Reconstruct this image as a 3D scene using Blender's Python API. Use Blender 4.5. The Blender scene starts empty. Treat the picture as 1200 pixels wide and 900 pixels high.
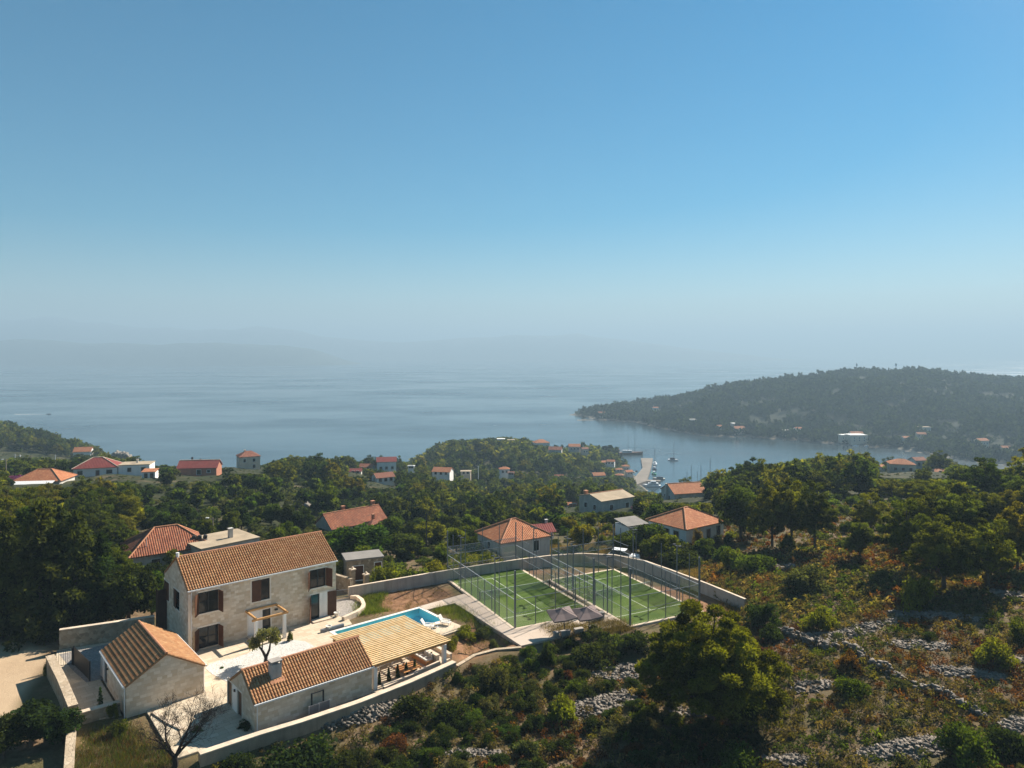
import bpy, math, random
import numpy as np
from mathutils import Vector, Matrix

SC = bpy.context.scene
COL = SC.collection
R = math.radians
random.seed(7)
RNG = np.random.default_rng(7)

# ------------------------------------------------------------------ camera, sky, sun, exposure
F, HY, CZ = 832.0, 412.0, 100.0          # focal length in photo pixels, horizon row, eye height above the sea
cam = bpy.data.cameras.new('camera')
cam.sensor_width = 36.0
cam.lens = F / 1200.0 * 36.0
cam.shift_y = -(450.0 - HY) / 1200.0
cam.clip_start, cam.clip_end = 0.5, 150000.0
camo = bpy.data.objects.new('camera', cam)
camo.location = (0, 0, CZ)
camo.rotation_euler = (R(90), 0, 0)
COL.objects.link(camo)
SC.camera = camo

SUN_AZ, SUN_EL = 46.5, 38.0              # azimuth measured from +X towards +Y
world = bpy.data.worlds.new('World')
SC.world = world
world.use_nodes = True
wt = world.node_tree
wt.nodes.clear()
sky = wt.nodes.new('ShaderNodeTexSky')
sky.sky_type = 'NISHITA'
sky.sun_disc = False
sky.sun_elevation = R(SUN_EL)
sky.sun_rotation = R(90 - SUN_AZ)
sky.altitude = 100.0
sky.air_density = 1.0
sky.dust_density = 0.25
sky.ozone_density = 2.2
bg = wt.nodes.new('ShaderNodeBackground')
bg.inputs['Strength'].default_value = 0.037
wo = wt.nodes.new('ShaderNodeOutputWorld')
hsv = wt.nodes.new('ShaderNodeHueSaturation')
hsv.inputs['Saturation'].default_value = 1.9
hsv.inputs['Hue'].default_value = 0.484
wt.links.new(sky.outputs[0], hsv.inputs['Color'])
wt.links.new(hsv.outputs[0], bg.inputs['Color'])
wt.links.new(bg.outputs[0], wo.inputs['Surface'])

sl = bpy.data.lights.new('sun', 'SUN')
sl.energy = 5.0
sl.angle = R(0.53)
sl.color = (1.0, 0.92, 0.80)
so = bpy.data.objects.new('sun', sl)
sdir = Vector((math.cos(R(SUN_AZ)) * math.cos(R(SUN_EL)), math.sin(R(SUN_AZ)) * math.cos(R(SUN_EL)), math.sin(R(SUN_EL))))
so.rotation_euler = sdir.to_track_quat('Z', 'Y').to_euler()
so.location = (200, 200, 300)
COL.objects.link(so)

vs = SC.view_settings
vs.view_transform = 'Standard'
vs.look = 'None'
vs.exposure = 1.33
vs.gamma = 1.0
vs.use_curve_mapping = False
SC.cycles.use_denoising = True
SC.cycles.max_bounces = 6
SC.cycles.diffuse_bounces = 4
SC.cycles.glossy_bounces = 2
SC.cycles.transmission_bounces = 3
SC.cycles.volume_bounces = 0
SC.cycles.transparent_max_bounces = 24
SC.cycles.sample_clamp_indirect = 6.0

HAZE_DENSITY = 0.00032
HAZE_COLOR = (0.43, 0.605, 0.75, 1)
HAZE_ANISO = 0.1

# ------------------------------------------------------------------ small helpers
def G(px, py, z):
    """where the sight line of a photo pixel meets the level z"""
    d = (CZ - z) * F / (py - HY)
    return ((px - 600.0) * d / F, d)
def XX(px, d): return (px - 600.0) * d / F
def ZV(py, d): return CZ - (py - HY) * d / F

def tag(o, label=None, cat=None, group=None, kind=None):
    if label: o['label'] = label
    if cat: o['category'] = cat
    if group: o['group'] = group
    if kind: o['kind'] = kind
    return o

def thing(name, label, cat, loc=(0, 0, 0), rz=0.0, group=None):
    o = bpy.data.objects.new(name, None)
    o.empty_display_size = 0.3
    COL.objects.link(o)
    o.location = loc
    o.rotation_euler = (0, 0, rz)
    return tag(o, label, cat, group)

def copy_tree(o, parent=None):
    c = o.copy()
    COL.objects.link(c)
    if parent is not None:
        c.parent = parent
    for ch in list(o.children):
        copy_tree(ch, c)
    return c

class MB:
    """collects shapes and links them as one mesh; UVs are box-projected in metres unless given"""
    def __init__(self):
        self.v, self.f, self.uv = [], [], []
    def quad(self, a, b, c, d, uv=None):
        i = len(self.v)
        self.v += [tuple(a), tuple(b), tuple(c), tuple(d)]
        self.f.append((i, i + 1, i + 2, i + 3)); self.uv.append(uv)
    def tri(self, a, b, c, uv=None):
        i = len(self.v)
        self.v += [tuple(a), tuple(b), tuple(c)]
        self.f.append((i, i + 1, i + 2)); self.uv.append(uv)
    def poly(self, pts, uv=None):
        i = len(self.v)
        self.v += [tuple(p) for p in pts]
        self.f.append(tuple(range(i, i + len(pts)))); self.uv.append(uv)
    def hexa(self, p):
        """eight corners: bottom ring 0-3 counter-clockwise, top ring 4-7"""
        self.quad(p[3], p[2], p[1], p[0]); self.quad(p[4], p[5], p[6], p[7])
        for k in range(4):
            n = (k + 1) % 4
            self.quad(p[k], p[n], p[n + 4], p[k + 4])
        return self
    def box(self, x0, x1, y0, y1, z0, z1):
        return self.hexa([(x0, y0, z0), (x1, y0, z0), (x1, y1, z0), (x0, y1, z0), (x0, y0, z1), (x1, y0, z1), (x1, y1, z1), (x0, y1, z1)])
    def beam(self, a, b, w, h):
        """a bar of width w, height h from a to b"""
        a, b = Vector(a), Vector(b)
        t = (b - a).normalized()
        up = Vector((0, 0, 1)) if abs(t.z) < 0.95 else Vector((1, 0, 0))
        s = t.cross(up).normalized() * (w / 2)
        u = s.cross(t).normalized() * (h / 2)
        ring = [s * -1 - u, s - u, s + u, s * -1 + u]
        A = [a + r for r in ring]; B = [b + r for r in ring]
        self.quad(A[0], A[3], A[2], A[1]); self.quad(*B)
        for k in range(4):
            n = (k + 1) % 4
            self.quad(A[k], A[n], B[n], B[k])
        return self
    def tube(self, pts, rad, n=7, cap=True):
        pts = [Vector(p) for p in pts]
        if not hasattr(rad, '__len__'): rad = [rad] * len(pts)
        base = len(self.v)
        for i, p in enumerate(pts):
            t = (pts[min(i + 1, len(pts) - 1)] - pts[max(i - 1, 0)]).normalized()
            a = Vector((1, 0, 0)) if abs(t.x) < 0.8 else Vector((0, 1, 0))
            s = t.cross(a).normalized(); u = t.cross(s)
            for k in range(n):
                an = 2 * math.pi * k / n
                self.v.append(tuple(p + (s * math.cos(an) + u * math.sin(an)) * rad[i]))
        for i in range(len(pts) - 1):
            for k in range(n):
                n2 = (k + 1) % n
                self.f.append((base + i * n + k, base + i * n + n2, base + (i + 1) * n + n2, base + (i + 1) * n + k)); self.uv.append(None)
        if cap:
            self.f.append(tuple(base + k for k in range(n))[::-1]); self.uv.append(None)
            e = base + (len(pts) - 1) * n
            self.f.append(tuple(e + k for k in range(n))); self.uv.append(None)
        return self
    def lathe(self, prof, cx=0, cy=0, n=12):
        base = len(self.v)
        for r, z in prof:
            for k in range(n):
                an = 2 * math.pi * k / n
                self.v.append((cx + r * math.cos(an), cy + r * math.sin(an), z))
        for i in range(len(prof) - 1):
            for k in range(n):
                n2 = (k + 1) % n
                self.f.append((base + i * n + k, base + i * n + n2, base + (i + 1) * n + n2, base + (i + 1) * n + k)); self.uv.append(None)
        e = base + (len(prof) - 1) * n
        self.f.append(tuple(base + k for k in range(n))[::-1]); self.uv.append(None)
        self.f.append(tuple(e + k for k in range(n))); self.uv.append(None)
        return self
    def prism(self, pts, z0, z1):
        """a plan polygon (counter-clockwise) raised from z0 to z1"""
        ar = sum(pts[i][0] * pts[(i + 1) % len(pts)][1] - pts[(i + 1) % len(pts)][0] * pts[i][1] for i in range(len(pts)))
        if ar < 0: pts = pts[::-1]
        self.poly([(p[0], p[1], z1) for p in pts])
        n = len(pts)
        for i in range(n):
            a, b = pts[i], pts[(i + 1) % n]
            self.quad((a[0], a[1], z0), (b[0], b[1], z0), (b[0], b[1], z1), (a[0], a[1], z1))
        return self
    def mesh(self, name, m):
        me = bpy.data.meshes.new(name)
        me.from_pydata(self.v, [], self.f)
        me.update()
        ul = me.uv_layers.new(name='UVMap')
        data = np.zeros(len(me.loops) * 2, dtype=np.float32)
        V = self.v
        li = 0
        for fi, p in enumerate(self.f):
            u = self.uv[fi]
            if u is None:
                a, b, c = Vector(V[p[0]]), Vector(V[p[1]]), Vector(V[p[2]])
                nn = (b - a).cross(c - a)
                if abs(nn.z) > 1.2 * max(abs(nn.x), abs(nn.y)):
                    u = [(V[k][0], V[k][1]) for k in p]
                elif abs(nn.x) > abs(nn.y):
                    u = [(V[k][1], V[k][2]) for k in p]
                else:
                    u = [(V[k][0], V[k][2]) for k in p]
            for q in u:
                data[li] = q[0]; data[li + 1] = q[1]; li += 2
        ul.data.foreach_set('uv', data)
        if m is not None: me.materials.append(m)
        return me
    def build(self, name, m, parent=None, loc=None, rz=None, smooth=False):
        me = self.mesh(name, m)
        if smooth:
            me.polygons.foreach_set('use_smooth', [True] * len(me.polygons))
        o = bpy.data.objects.new(name, me)
        COL.objects.link(o)
        if parent is not None: o.parent = parent
        if loc is not None: o.location = loc
        if rz is not None: o.rotation_euler = (0, 0, rz)
        return o

def np_mesh(name, verts, quads, m, attrs=None, tris=False):
    """a mesh straight from numpy arrays; attrs: {name: (type, per-vertex array)}"""
    k = 3 if tris else 4
    me = bpy.data.meshes.new(name)
    me.vertices.add(len(verts)); me.loops.add(len(quads) * k); me.polygons.add(len(quads))
    me.vertices.foreach_set('co', np.ascontiguousarray(verts, dtype=np.float32).ravel())
    me.loops.foreach_set('vertex_index', np.ascontiguousarray(quads, dtype=np.int32).ravel())
    me.polygons.foreach_set('loop_start', np.arange(0, len(quads) * k, k, dtype=np.int32))
    try: me.polygons.foreach_set('loop_total', np.full(len(quads), k, dtype=np.int32))
    except Exception: pass
    for an, (ty, arr) in (attrs or {}).items():
        a = me.attributes.new(an, ty, 'POINT')
        a.data.foreach_set('color' if ty == 'FLOAT_COLOR' else 'value', np.ascontiguousarray(arr, dtype=np.float32).ravel())
    me.update(calc_edges=True)
    if m is not None: me.materials.append(m)
    return me

def obj(name, me, parent=None, loc=None, rz=None):
    o = bpy.data.objects.new(name, me)
    COL.objects.link(o)
    if parent is not None: o.parent = parent
    if loc is not None: o.location = loc
    if rz is not None: o.rotation_euler = (0, 0, rz)
    return o

# ------------------------------------------------------------------ materials
class NT:
    def __init__(self, name):
        self.m = bpy.data.materials.new(name)
        self.m.use_nodes = True
        self.t = self.m.node_tree
        self.t.nodes.clear()
        self.out = self.t.nodes.new('ShaderNodeOutputMaterial')
    def n(self, typ, **kw):
        nd = self.t.nodes.new(typ)
        for k, v in kw.items():
            if k in nd.inputs: self.put(nd.inputs[k], v)
            else: setattr(nd, k, v)
        return nd
    def put(self, sock, v):
        if isinstance(v, bpy.types.NodeSocket): self.t.links.new(v, sock)
        elif isinstance(v, bpy.types.Node): self.t.links.new(v.outputs[0], sock)
        else:
            if hasattr(sock.default_value, '__len__') and len(sock.default_value) == 4 and len(v) == 3: v = (*v, 1)
            sock.default_value = v
    def noise(self, vec, scale, detail=3.0, rough=0.55):
        nd = self.n('ShaderNodeTexNoise', Scale=scale, Detail=detail, Roughness=rough)
        if vec is not None: self.put(nd.inputs['Vector'], vec)
        return nd.outputs['Fac']
    def ramp(self, fac, stops):
        nd = self.n('ShaderNodeValToRGB')
        el = nd.color_ramp.elements
        while len(el) < len(stops): el.new(0.5)
        for e, (p, c) in zip(el, stops):
            e.position = p; e.color = (*c, 1) if len(c) == 3 else c
        self.put(nd.inputs[0], fac)
        return nd.outputs[0]
    def mix(self, fac, a, b, mode='MIX'):
        nd = self.n('ShaderNodeMix', data_type='RGBA', blend_type=mode)
        self.put(nd.inputs[0], fac); self.put(nd.inputs[6], a); self.put(nd.inputs[7], b)
        return nd.outputs[2]
    def math(self, op, a, b=0.0, clamp=False):
        nd = self.n('ShaderNodeMath', operation=op, use_clamp=clamp)
        self.put(nd.inputs[0], a); self.put(nd.inputs[1], b)
        return nd.outputs[0]
    def coord(self, which='Object'):
        return self.n('ShaderNodeTexCoord').outputs[which]
    def attr(self, name):
        return self.n('ShaderNodeAttribute', attribute_name=name)
    def bump(self, h, strength=0.4, dist=0.02):
        return self.n('ShaderNodeBump', Height=h, Strength=strength, Distance=dist).outputs[0]
    def finish(self, color, rough=0.8, normal=None, metallic=0.0, spec=0.3, **kw):
        p = self.n('ShaderNodeBsdfPrincipled')
        self.put(p.inputs['Base Color'], color); self.put(p.inputs['Roughness'], rough)
        self.put(p.inputs['Metallic'], metallic); self.put(p.inputs['Specular IOR Level'], spec)
        if normal is not None: self.put(p.inputs['Normal'], normal)
        for k, v in kw.items(): self.put(p.inputs[k], v)
        self.t.links.new(p.outputs[0], self.out.inputs['Surface'])
        return self.m

def simple(name, c, rough=0.75, vary=0.25, scale=1.5, bump=0.0, metallic=0.0, spec=0.3, fine=12.0, streak=0.0):
    t = NT(name)
    co = t.coord()
    n1 = t.noise(co, scale, 4); n2 = t.noise(co, fine, 3)
    k = t.math('ADD', t.math('MULTIPLY', n1, 0.65), t.math('MULTIPLY', n2, 0.35))
    lo = tuple(x * (1 - vary) for x in c); hi = tuple(min(x * (1 + vary), 0.92) for x in c)
    colr = t.ramp(k, [(0.3, lo), (0.7, hi)])
    if streak:
        mp = t.n('ShaderNodeMapping'); t.put(mp.inputs['Vector'], co); mp.inputs['Scale'].default_value = (1.6, 1.6, 0.16)
        colr = t.mix(t.ramp(t.noise(mp.outputs[0], 1.0, 4, 0.65), [(0.48, (0, 0, 0)), (0.72, (streak,) * 3)]), colr, tuple(x * 0.5 for x in c))
    nr = t.bump(n2, bump, 0.02) if bump else None
    return t.finish(colr, rough, nr, metallic, spec)

def stone_mat(name, cols, mortar, bw=0.5, bh=0.25, rubble=False, bumpy=0.5):
    """coursed limestone: bricks of uneven tone, with mortar joints; rubble: voronoi cells"""
    t = NT(name)
    uv = t.coord('UV')
    nz = t.n('ShaderNodeTexNoise', Scale=2.2, Detail=2.0); t.put(nz.inputs['Vector'], uv)
    d = t.n('ShaderNodeVectorMath', operation='SCALE'); t.put(d.inputs[0], nz.outputs['Color']); d.inputs['Scale'].default_value = 0.06 if not rubble else 0.12
    vec = t.n('ShaderNodeVectorMath', operation='ADD'); t.put(vec.inputs[0], uv); t.put(vec.inputs[1], d.outputs[0])
    if rubble:
        v1 = t.n('ShaderNodeTexVoronoi', Scale=1.0 / bw, feature='F1'); t.put(v1.inputs['Vector'], vec)
        v2 = t.n('ShaderNodeTexVoronoi', Scale=1.0 / bw, feature='DISTANCE_TO_EDGE'); t.put(v2.inputs['Vector'], vec)
        sep = t.n('ShaderNodeSeparateColor'); t.put(sep.inputs[0], v1.outputs['Color'])
        cell = sep.outputs[0]
        joint = t.ramp(v2.outputs['Distance'], [(0.02, (1, 1, 1)), (0.08, (0, 0, 0))])
    else:
        b = t.n('ShaderNodeTexBrick', Scale=1.0)
        b.offset = 0.43; b.squash = 0.75; b.squash_frequency = 3
        t.put(b.inputs['Vector'], vec)
        b.inputs['Color1'].default_value = (0, 0, 0, 1); b.inputs['Color2'].default_value = (1, 1, 1, 1)
        b.inputs['Mortar'].default_value = (0.5, 0.5, 0.5, 1)
        b.inputs['Mortar Size'].default_value = 0.012; b.inputs['Brick Width'].default_value = bw; b.inputs['Row Height'].default_value = bh
        b.inputs['Mortar Smooth'].default_value = 0.3
        cell = b.outputs['Color']; joint = b.outputs['Fac']
    co = t.ramp(cell, [(i / (len(cols) - 1), c) for i, c in enumerate(cols)])
    fine = t.noise(t.coord(), 5.0, 4); big = t.noise(t.coord(), 0.35, 3)
    co = t.mix(t.math('MULTIPLY', fine, 0.3), co, tuple(x * 0.7 for x in cols[0]), 'MIX')
    co = t.mix(t.ramp(big, [(0.42, (0, 0, 0)), (0.7, (0.35, 0.35, 0.35))]), co, tuple(x * 0.75 for x in mortar))
    co = t.mix(t.math('MULTIPLY', joint, 0.6), co, mortar)
    h = t.math('ADD', t.math('MULTIPLY', t.math('SUBTRACT', 1.0, joint), 0.7), t.math('MULTIPLY', fine, 0.5))
    return t.finish(co, 0.9, t.bump(h, bumpy, 0.03), 0, 0.15)

def tile_mat(name, cols, pu=0.26, pv=0.38, bumpy=0.0, dirt=0.3):
    """clay tiles from UVs in metres: every tile its own tone; with bumpy the round profile too"""
    t = NT(name)
    uv = t.coord('UV')
    sep = t.n('ShaderNodeSeparateXYZ'); t.put(sep.inputs[0], uv)
    cu = t.math('DIVIDE', sep.outputs[0], pu); cv = t.math('DIVIDE', sep.outputs[1], pv)
    cmb = t.n('ShaderNodeCombineXYZ'); t.put(cmb.inputs[0], t.math('FLOOR', cu)); t.put(cmb.inputs[1], t.math('FLOOR', cv))
    wn = t.n('ShaderNodeTexWhiteNoise', noise_dimensions='2D'); t.put(wn.inputs['Vector'], cmb.outputs[0])
    co = t.ramp(wn.outputs['Value'], [(i / (len(cols) - 1), c) for i, c in enumerate(cols)])
    big = t.noise(t.coord(), 0.5, 4)
    co = t.mix(t.ramp(big, [(0.4, (0, 0, 0)), (0.75, (dirt, dirt, dirt))]), co, tuple(x * 0.45 for x in cols[0]))
    lich = t.noise(t.coord(), 1.7, 5, 0.7)
    co = t.mix(t.ramp(lich, [(0.55, (0, 0, 0)), (0.78, (0.5, 0.5, 0.5))]), co, (0.20, 0.16, 0.11))
    nr = None
    if bumpy:
        fu = t.math('FRACT', cu); fv = t.math('FRACT', cv)
        prof = t.math('SINE', t.math('MULTIPLY', fu, math.pi))
        h = t.math('ADD', prof, t.math('MULTIPLY', t.math('SUBTRACT', 1.0, fv), 0.6))
        nr = t.bump(h, bumpy, 0.08)
    return t.finish(co, 0.85, nr, 0, 0.2)

def leaf_mat(name, use_attr=False, hue=0.03):
    t = NT(name)
    if use_attr:
        base = t.attr('col').outputs['Color']
    else:
        oi = t.n('ShaderNodeObjectInfo')
        base = oi.outputs['Color']
    tint = t.attr('tint').outputs['Fac']
    val = t.math('ADD', t.math('MULTIPLY', tint, 1.25), 0.27)
    hs = t.n('ShaderNodeHueSaturation')
    t.put(hs.inputs['Color'], base); t.put(hs.inputs['Value'], val)
    if not use_attr:
        t.put(hs.inputs['Hue'], t.math('ADD', t.math('MULTIPLY', oi.outputs['Random'], 2 * hue), 0.5 - hue))
    dif = t.n('ShaderNodeBsdfDiffuse'); t.put(dif.inputs['Color'], hs.outputs[0])
    tr = t.n('ShaderNodeBsdfTranslucent')
    t.put(tr.inputs['Color'], t.mix(1.0, hs.outputs[0], (1.7, 1.6, 0.40), 'MULTIPLY'))
    mx = t.n('ShaderNodeMixShader'); mx.inputs[0].default_value = 0.42
    t.t.links.new(dif.outputs[0], mx.inputs[1]); t.t.links.new(tr.outputs[0], mx.inputs[2])
    t.t.links.new(mx.outputs[0], t.out.inputs['Surface'])
    return t.m

def see_through(name, c, alpha, rough=0.1, gloss=True):
    t = NT(name)
    tr = t.n('ShaderNodeBsdfTransparent')
    if gloss:
        s = t.n('ShaderNodeBsdfGlossy'); t.put(s.inputs['Color'], c); s.inputs['Roughness'].default_value = rough
    else:
        s = t.n('ShaderNodeBsdfDiffuse'); t.put(s.inputs['Color'], c)
    mx = t.n('ShaderNodeMixShader'); mx.inputs[0].default_value = alpha
    t.t.links.new(tr.outputs[0], mx.inputs[1]); t.t.links.new(s.outputs[0], mx.inputs[2])
    t.t.links.new(mx.outputs[0], t.out.inputs['Surface'])
    return t.m

M = {}
LIME = [(0.56, 0.44, 0.31), (0.70, 0.585, 0.45), (0.82, 0.72, 0.595), (0.61, 0.475, 0.335), (0.78, 0.67, 0.53)]
M['limestone'] = stone_mat('limestone_wall', LIME, (0.46, 0.37, 0.27), 0.52, 0.27)
M['rubble_wall'] = stone_mat('rubble_stone_wall', [(0.20, 0.15, 0.10), (0.46, 0.36, 0.25), (0.28, 0.21, 0.14), (0.52, 0.43, 0.32)], (0.30, 0.24, 0.17), 0.34, 0.3, True, 0.8)
M['rubble_top'] = stone_mat('rubble_wall_top', [(0.36, 0.27, 0.18), (0.58, 0.46, 0.33), (0.44, 0.34, 0.23), (0.62, 0.52, 0.39)], (0.36, 0.28, 0.20), 0.3, 0.3, True, 0.8)
M['coping'] = simple('stone_coping', (0.60, 0.48, 0.36), 0.9, 0.3, 1.2, 0.5)
M['concrete'] = simple('grey_concrete', (0.36, 0.32, 0.28), 0.9, 0.22, 0.5, 0.3, streak=0.6)
M['render_wall'] = simple('sandy_render', (0.40, 0.28, 0.19), 0.95, 0.25, 0.8, 0.3, streak=0.6)
M['plaster'] = simple('white_plaster', (0.78, 0.75, 0.71), 0.85, 0.08, 0.7, streak=0.22)
M['plaster_grey'] = simple('weathered_plaster', (0.50, 0.47, 0.42), 0.9, 0.25, 0.6, streak=0.5)
M['plaster_cream'] = simple('cream_plaster', (0.62, 0.50, 0.38), 0.9, 0.2, 0.6)
M['brick'] = simple('raw_brick', (0.36, 0.15, 0.09), 0.9, 0.25, 1.0)
M['surround'] = simple('pale_window_surround', (0.70, 0.64, 0.56), 0.8, 0.08)
M['roof_new'] = tile_mat('new_clay_tiles', [(0.29, 0.135, 0.058), (0.36, 0.185, 0.082), (0.33, 0.155, 0.068), (0.41, 0.235, 0.11), (0.30, 0.135, 0.058)], 0.27, 0.40)
M['roof_old'] = tile_mat('old_clay_tiles', [(0.23, 0.075, 0.038), (0.31, 0.105, 0.05), (0.20, 0.07, 0.04), (0.35, 0.14, 0.07)], 0.30, 0.42, 0.9, 0.5)
M['roof_orange'] = tile_mat('orange_clay_tiles', [(0.36, 0.125, 0.055), (0.45, 0.17, 0.075), (0.38, 0.14, 0.06), (0.50, 0.22, 0.10)], 0.30, 0.42, 0.9, 0.3)
M['roof_red'] = tile_mat('red_roof_sheets', [(0.19, 0.04, 0.035), (0.23, 0.052, 0.042)], 0.4, 0.5, 0.6, 0.2)
M['roof_brown'] = tile_mat('brown_clay_tiles', [(0.20, 0.075, 0.05), (0.26, 0.10, 0.06), (0.30, 0.12, 0.07)], 0.3, 0.42, 0.9, 0.4)
M['roof_flat'] = simple('bare_concrete_roof', (0.36, 0.28, 0.19), 0.95, 0.3, 0.4, 0.3)
M['roof_slab'] = simple('grey_slab_roof', (0.22, 0.20, 0.18), 0.95, 0.25, 0.6, 0.3)
M['terracotta'] = simple('terracotta_ridge', (0.42, 0.19, 0.10), 0.85, 0.3, 3.0)
M['white_metal'] = simple('white_metal', (0.72, 0.71, 0.69), 0.5, 0.05)
M['dark_metal'] = simple('black_metal', (0.02, 0.021, 0.023), 0.5, 0.2)
M['grey_metal'] = simple('grey_steel', (0.16, 0.17, 0.19), 0.5, 0.15, 1.0, 0, 0.3, 0.4)
M['pale_metal'] = simple('galvanised_rail', (0.42, 0.43, 0.45), 0.45, 0.12, 1.0, 0, 0.3, 0.5)
M['shutter'] = simple('brown_shutter', (0.085, 0.033, 0.014), 0.65, 0.25, 2.0)
M['corten'] = simple('rusty_steel', (0.05, 0.022, 0.014), 0.8, 0.3)
M['timber'] = simple('oiled_timber', (0.50, 0.27, 0.10), 0.7, 0.22, 2.0)
M['slat'] = simple('pale_timber_slat', (0.62, 0.42, 0.20), 0.7, 0.22, 2.0)
M['table_wood'] = simple('orange_table_wood', (0.50, 0.23, 0.08), 0.6, 0.2, 2.0)
M['grey_wood'] = simple('weathered_pole', (0.22, 0.18, 0.14), 0.9, 0.3, 2.0)
M['fabric_white'] = simple('white_fabric', (0.58, 0.55, 0.50), 0.9, 0.05)
M['fabric_taupe'] = simple('taupe_fabric', (0.19, 0.14, 0.13), 0.95, 0.1)
M['bark'] = simple('tree_bark', (0.085, 0.06, 0.042), 0.95, 0.35, 2.5, 0.5)
M['bark_grey'] = simple('bare_grey_bark', (0.026, 0.020, 0.016), 0.95, 0.3, 2.5, 0.4)
M['rock'] = simple('pale_limestone_rock', (0.21, 0.185, 0.155), 0.95, 0.4, 0.8, 0.7)
M['rock_stone'] = simple('loose_limestone', (0.18, 0.152, 0.124), 0.95, 0.5, 0.9, 0.4, fine=4.0)
M['line_white'] = simple('white_court_line', (0.55, 0.58, 0.48), 0.9, 0.08)
M['quay_stone'] = simple('quay_stone', (0.20, 0.17, 0.14), 0.95, 0.3, 0.1)
M['hull_white'] = simple('white_hull', (0.78, 0.78, 0.78), 0.35, 0.04)
M['hull_dark'] = simple('navy_hull', (0.03, 0.035, 0.05), 0.4, 0.1)
M['boat_wood'] = simple('varnished_wood', (0.20, 0.10, 0.05), 0.5, 0.2)
M['rubber'] = simple('black_rubber', (0.02, 0.02, 0.02), 0.9, 0.1)
M['green_paint'] = simple('green_paint', (0.06, 0.30, 0.14), 0.6, 0.1)
M['red_paint'] = simple('red_paint', (0.5, 0.06, 0.05), 0.6, 0.1)
M['blue_paint'] = simple('blue_paint', (0.08, 0.2, 0.45), 0.6, 0.1)
t = NT('dark_window_glass'); M['glass'] = t.finish(t.ramp(t.noise(t.coord(), 0.9, 2), [(0.35, (0.010, 0.011, 0.012)), (0.8, (0.05, 0.047, 0.044))]), 0.05, None, 0, 0.35)
M['court_glass'] = see_through('court_glass', (0.65, 0.72, 0.70), 0.10, 0.05)
M['mesh'] = see_through('wire_mesh', (0.26, 0.28, 0.30), 0.20, gloss=False)
M['leaf'] = leaf_mat('foliage')
M['leaf_mass'] = leaf_mat('foliage_mass', True)
# pool water
t = NT('pool_water')
M['pool_water'] = t.finish((0.10, 0.42, 0.50), 0.06, t.bump(t.noise(t.coord(), 3.0, 2), 0.12, 0.02), 0, 0.5)
M['pool_tile'] = simple('turquoise_pool_tile', (0.46, 0.80, 0.84), 0.5, 0.06)
t = NT('pool_water')
_tr = t.n('ShaderNodeBsdfTransparent'); _tr.inputs['Color'].default_value = (0.60, 0.91, 0.94, 1)
_gl = t.n('ShaderNodeBsdfGlossy'); _gl.inputs['Roughness'].default_value = 0.05
t.put(_gl.inputs['Normal'], t.bump(t.noise(t.coord(), 2.5, 2), 0.1, 0.02))
_mx = t.n('ShaderNodeMixShader'); _mx.inputs[0].default_value = 0.10
t.t.links.new(_tr.outputs[0], _mx.inputs[1]); t.t.links.new(_gl.outputs[0], _mx.inputs[2]); t.t.links.new(_mx.outputs[0], t.out.inputs['Surface'])
M['pool_water'] = t.m

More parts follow.
